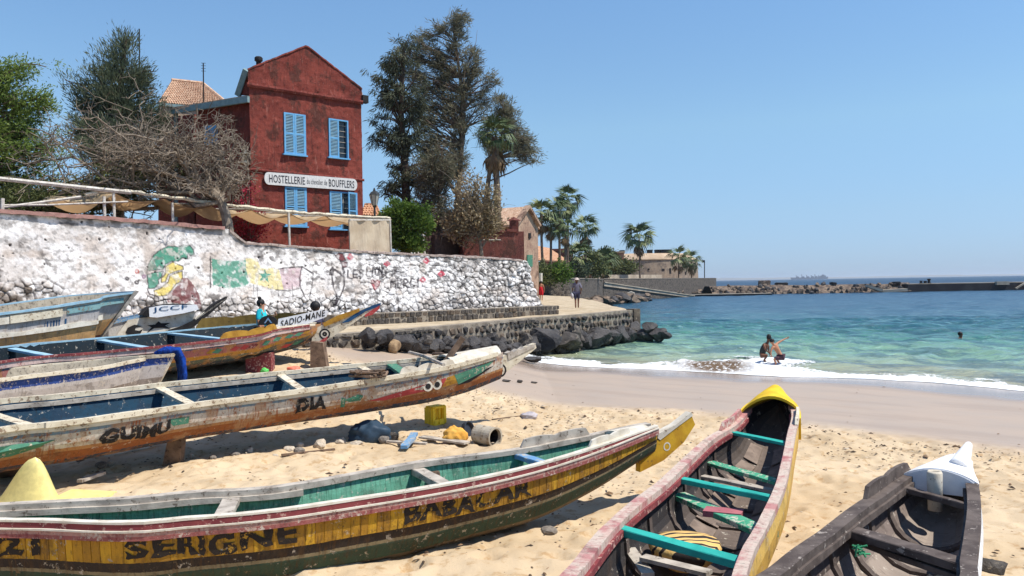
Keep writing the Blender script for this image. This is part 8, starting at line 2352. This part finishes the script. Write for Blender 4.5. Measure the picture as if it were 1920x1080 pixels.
def person(label, loc, rz, J, H, skin, clothes=(), hair=None, face=(0, -1, 0), extra=None, only=None):
    """J: joints for a 1.7 m figure facing -y with feet at z=0; H: height; clothes: (name, material, joints, inflate)"""
    root = thing('person', label, 'person', loc); sc = H / 1.7
    rot = Matrix.Rotation(rz, 3, 'Z')
    def X(p): return np.array(rot @ Vector([c * sc for c in p])) + np.array(loc)
    JJ = {j: X(p) for j, p in J.items()}
    E = [e for e in BODY_E if e[0] in JJ and e[1] in JJ]
    m2, org = skin_body('body', JJ, E, {j: BODY_R[j] * sc for j in JJ}, skin, root, 2, 'pelvis' if 'pelvis' in JJ else None)
    # fingers, nose and ears are part of the same body mesh
    bm_ = bmesh.new(); bm_.from_mesh(m2); mb = MB()
    for h, w in (('lha', 'lwr'), ('rha', 'rwr')):
        if h in JJ:
            d = unit(JJ[h] - JJ[w]); s_ = unit(np.cross(d, V(.2, .9, .3))); u_ = np.cross(s_, d)
            for i, (o_, l) in enumerate(((-.028, .055), (-.010, .07), (.010, .072), (.028, .06))):
                a = JJ[h] + s_ * o_ * sc + d * .012 * sc; mb.tube([a, a + d * l * .55 * sc, a + (d * .95 - u_ * .25) * l * sc], [.010 * sc, .009 * sc, .007 * sc], 5)
            a = JJ[h] - d * .02 * sc; mb.tube([a, a + (s_ * -.045 + d * .02) * sc, a + (s_ * -.055 + d * .055) * sc], [.012 * sc, .011 * sc, .008 * sc], 5)
    fd = np.array(rot @ Vector(face)); hd = JJ['head']; sd = unit(np.cross(fd, V(0, 0, 1)))
    mb.ball(hd + fd * .095 * sc - V(0, 0, .005), V(.016, .016, .026) * sc, 6, 5)
    for s_ in (-1, 1): mb.ball(hd + sd * s_ * .088 * sc, V(.014, .026, .034) * sc, 6, 5)
    me_t = mesh_from('t', mb, skin, org, True); bm_.from_mesh(me_t); bm_.to_mesh(m2); bm_.free(); bpy.data.meshes.remove(me_t)
    link('body', m2, parent=root)
    mb = MB()
    for s_ in (-1, 1): mb.ball(hd + fd * .083 * sc + sd * s_ * .033 * sc + V(0, 0, .02 * sc), .011 * sc, 6, 5)
    obj('eyes', mb, BLACKP, root)
    for nm, mt_, js, inf in clothes:
        e = [q for q in E if q[0] in js and q[1] in js]
        m2, org = skin_body(nm, {j: JJ[j] for j in js if j in JJ}, e, {j: (BODY_R[j] * inf + .008) * sc for j in js if j in JJ}, mt_, root, 2, js[0])
        link(nm, m2, parent=root)
    if hair:
        kind, hm = hair; mb = MB(); up = unit(JJ['crown'] - JJ['head'])
        if kind in ('short', 'bun', 'afro'):
            r_h = (.112 if kind != 'afro' else .15) * sc
            mb.ball(hd + up * .05 * sc - fd * .022 * sc, (r_h, r_h, r_h * .95), 12, 8)
        if kind == 'bun': mb.ball(hd + up * .17 * sc - fd * .03 * sc, .055 * sc, 10, 7)
        if kind == 'hat':
            mb.lathe(hd + up * .05 * sc, [(.19 * sc, -.01), (.2 * sc, .0), (.115 * sc, .02), (.105 * sc, .09 * sc), (.06 * sc, .12 * sc), (0, .125 * sc)], 14)
        if kind == 'beanie': mb.lathe(hd + up * .02 * sc, [(.108 * sc, -.02), (.113 * sc, .03), (.108 * sc, .09 * sc), (.075 * sc, .17 * sc), (.05 * sc, .19 * sc), (0, .195 * sc)], 12)
        obj('hair' if kind in ('short', 'bun', 'afro') else 'hat', mb, hm, root, smooth_=True)
    if extra: extra(root, JJ, sc, X)
    return root
STAND = dict(pelvis=(0, 0, .92), belly=(0, .0, 1.08), chest=(0, .01, 1.28), neck=(0, 0, 1.46), head=(0, -.01, 1.56), crown=(0, 0, 1.63), lsh=(.17, .01, 1.38), lel=(.24, .03, 1.12), lwr=(.24, -.04, .88), lha=(.24, -.06, .81),
             rsh=(-.17, .01, 1.38), rel=(-.24, .03, 1.12), rwr=(-.24, -.04, .88), rha=(-.24, -.06, .81), lhip=(.09, 0, .86), lkn=(.10, -.03, .48), lan=(.10, .02, .08), lto=(.10, -.12, .035), rhip=(-.09, 0, .86), rkn=(-.10, .02, .48), ran=(-.10, .10, .09), rto=(-.10, -.03, .035))
CHECK = plain('grey_shirt', lin((112, 108, 122)), .9); NAVY = plain('navy_skirt', lin((62, 62, 84)), .9); PALESH = plain('pale_sleeve', lin((196, 192, 196)), .9); REDC = plain('red_dress', lin((206, 36, 46)), .9); SUNHAT = plain('straw_hat', lin((196, 180, 170)), .9)
TORSO = ['pelvis', 'belly', 'chest', 'lsh', 'rsh', 'lel', 'rel', 'lhip', 'rhip']
LEGS = ['pelvis', 'lhip', 'rhip', 'lkn', 'rkn']
# walker on the path, back to the camera
w_ = onz(1082, 578, PZ); J = dict(STAND); J.update(rkn=(-.08, -.10, .5), ran=(-.07, -.04, .08), rto=(-.07, -.18, .04), lkn=(.08, .06, .48), lan=(.07, .26, .10), lto=(.08, .16, .04), rel=(-.26, .10, 1.12), rwr=(-.22, -.08, .92), rha=(-.21, -.12, .86))
def bagfun(root, JJ, sc, X):
    mb = MB(); mb.ball(X((.26, .06, .72)), V(.10, .14, .18) * sc, 10, 7); mb.tube([X((.24, 0, .88)), X((.26, .06, 1.0))], .012, 4); obj('shoulder_bag', mb, PALESH, root, smooth_=True)
person('person in a pale sun hat and grey top walking away along the sandy path', w_, math.pi * .97, J, 1.70, SKIN_D, (('shirt', CHECK, TORSO, 1.16), ('shorts', NAVY, LEGS, 1.22)), ('hat', SUNHAT), extra=bagfun)
w_ = onz(1015, 565, 1.62); J = dict(STAND); J.update(lel=(.26, -.02, 1.2), lwr=(.14, -.12, 1.34), lha=(.10, -.14, 1.40), rel=(-.25, 0, 1.14))
person('person in a bright red dress standing where the path meets the garden wall', w_, math.pi * .9, J, 1.55, SKIN_L, (('dress', REDC, ['pelvis', 'belly', 'chest', 'lhip', 'rhip', 'lkn', 'rkn'], 1.28),), ('short', HAIR))
# woman behind the painted boat, seen to the shoulders
TURQC = plain('turquoise_top', lin((40, 196, 206)), .9); TANSK = plain('tan_skin', lin((186, 132, 104)), .5)
hd = at(490, 571, 20.8); J = dict(STAND); J.update(lel=(.26, -.06, 1.14), lwr=(.2, -.26, 1.22), lha=(.18, -.31, 1.28))
person('person with dark hair in a bun and a turquoise top behind the painted boat', (hd[0], hd[1], hd[2] - 1.56 * 1.62 / 1.7), math.pi * .52, J, 1.62, TANSK, (('top', TURQC, ['pelvis', 'belly', 'chest', 'lsh', 'rsh', 'lel', 'rel'], 1.18), ('trousers', NAVY, ['pelvis', 'lhip', 'rhip', 'lkn', 'rkn', 'lan', 'ran'], 1.2)), ('bun', HAIR))
hd = at(592, 577, 22.4)
person('person with bushy black hair just showing above the white lettered bow board', (hd[0], hd[1], hd[2] - 1.56), math.pi * .3, STAND, 1.70, SKIN_D, (('shirt', NAVY, TORSO, 1.16), ('trousers', NAVY, ['pelvis', 'lhip', 'rhip', 'lkn', 'rkn', 'lan', 'ran'], 1.2)), ('afro', HAIR))
# two children crouching in the wave
SHORTS = plain('plum_swim_shorts', lin((70, 44, 56)), .8); WETSUIT = plain('black_swimsuit', (.015, .02, .022), .6)
p0 = onz(1448, 690, 0.0); Yk = p0[1] + .6
def K(px, py, dy=0.0): return at(1380 + px / 9.82, 600 + py / 9.82, Yk + dy)
def child(label, J, H, skin, clothes, hair, face):
    loc = J['pelvis'] * V(1, 1, 0); sc = H / 1.7
    J2 = {j: (np.array(p) - loc) / sc for j, p in J.items()}
    return person(label, tuple(loc), 0.0, J2, H, skin, clothes, hair, face)
J = dict(pelvis=K(820, 650), belly=K(785, 590), chest=K(725, 500), neck=K(680, 440, -.04), head=K(655, 405, -.06), crown=K(665, 360, -.04), lsh=K(745, 440, .1), lel=K(830, 385, .16), lwr=K(910, 345, .2), lha=K(945, 328, .22),
         rsh=K(680, 495, -.12), rel=K(645, 560, -.18), rwr=K(640, 620, -.2), rha=K(650, 655, -.22), lhip=K(835, 670, .06), lkn=K(750, 720, .06), lan=K(800, 800, .1), lto=K(770, 820, .08), rhip=K(815, 680, -.07), rkn=K(700, 720, -.12), ran=K(740, 800, -.1), rto=K(715, 820, -.1))
child('child in plum shorts crouching in the foam with one arm stretched out', J, 1.30, SKIN_L, (('shorts', SHORTS, ['pelvis', 'lhip', 'rhip', 'lkn', 'rkn'], 1.18),), ('short', HAIR), (-.8, -.55, -.2))
J = dict(pelvis=K(470, 640, .35), belly=K(480, 580, .35), chest=K(535, 480, .32), neck=K(590, 400, .3), head=K(605, 345, .28), crown=K(612, 290, .28), lsh=K(590, 460, .42), lel=K(600, 540, .5), lwr=K(620, 610, .42), lha=K(630, 640, .38),
         rsh=K(510, 450, .2), rel=K(540, 540, .1), rwr=K(600, 600, .12), rha=K(630, 615, .14), lhip=K(490, 655, .44), lkn=K(580, 640, .4), lan=K(520, 740, .4), lto=K(560, 760, .38), rhip=K(475, 660, .26), rkn=K(570, 660, .16), ran=K(510, 750, .24), rto=K(550, 770, .2))
child('child in a black swimsuit and dark cap bent over behind the other in the foam', J, 1.30, SKIN_D, (('swimsuit', WETSUIT, ['pelvis', 'belly', 'chest', 'lsh', 'rsh', 'lhip', 'rhip'], 1.14),), ('beanie', HAIR), (.6, -.75, -.2))
# swimmer
hd = onz(1801, 631, 0.02); J = dict(STAND)
person('swimmer with only the dark head and shoulders above the water', (hd[0], hd[1], hd[2] - 1.47), .6, J, 1.70, SKIN_D, (('trunks', NAVY, LEGS, 1.2),), ('short', HAIR))
# bollards on the far mole
for px, h_, w_, lab in ((1742, 1.0, .55, 'tallest of three dark bollards on the far mole'), (1735, .55, .6, 'middle one of three dark bollards on the far mole'), (1727, .6, .5, 'leftmost of three dark bollards on the far mole')):
    p = at(px, 534, 167); mb = MB(); mb.lathe(V(p[0], p[1], 1.62), [(0, 0), (w_ * .8, 0), (w_ * .8, .1), (w_ * .5, .16), (w_ * .45, h_ * .7), (w_ * .7, h_ * .78), (w_ * .7, h_ * .95), (0, h_)], 10)
    tag(obj('bollard', mb, BLACKP), lab, 'bollard')

# ------------------------------------------------------------------ sea haze over the bay and beyond
mb = MB(); mb.box((0, 9900, 19.0), (26000, 22000, 42.0))
k = N('haze'); k.t.nodes.remove(k.b)
pv = k.n('VolumePrincipled'); pv.inputs['Color'].default_value = (.82, .90, 1.0, 1); pv.inputs['Density'].default_value = 0.00011; pv.inputs['Anisotropy'].default_value = 0.2
k.l(pv.outputs[0], k.out.inputs['Volume'])
tag(obj('haze', mb, k.m), 'thin blue sea haze', kind='stuff')
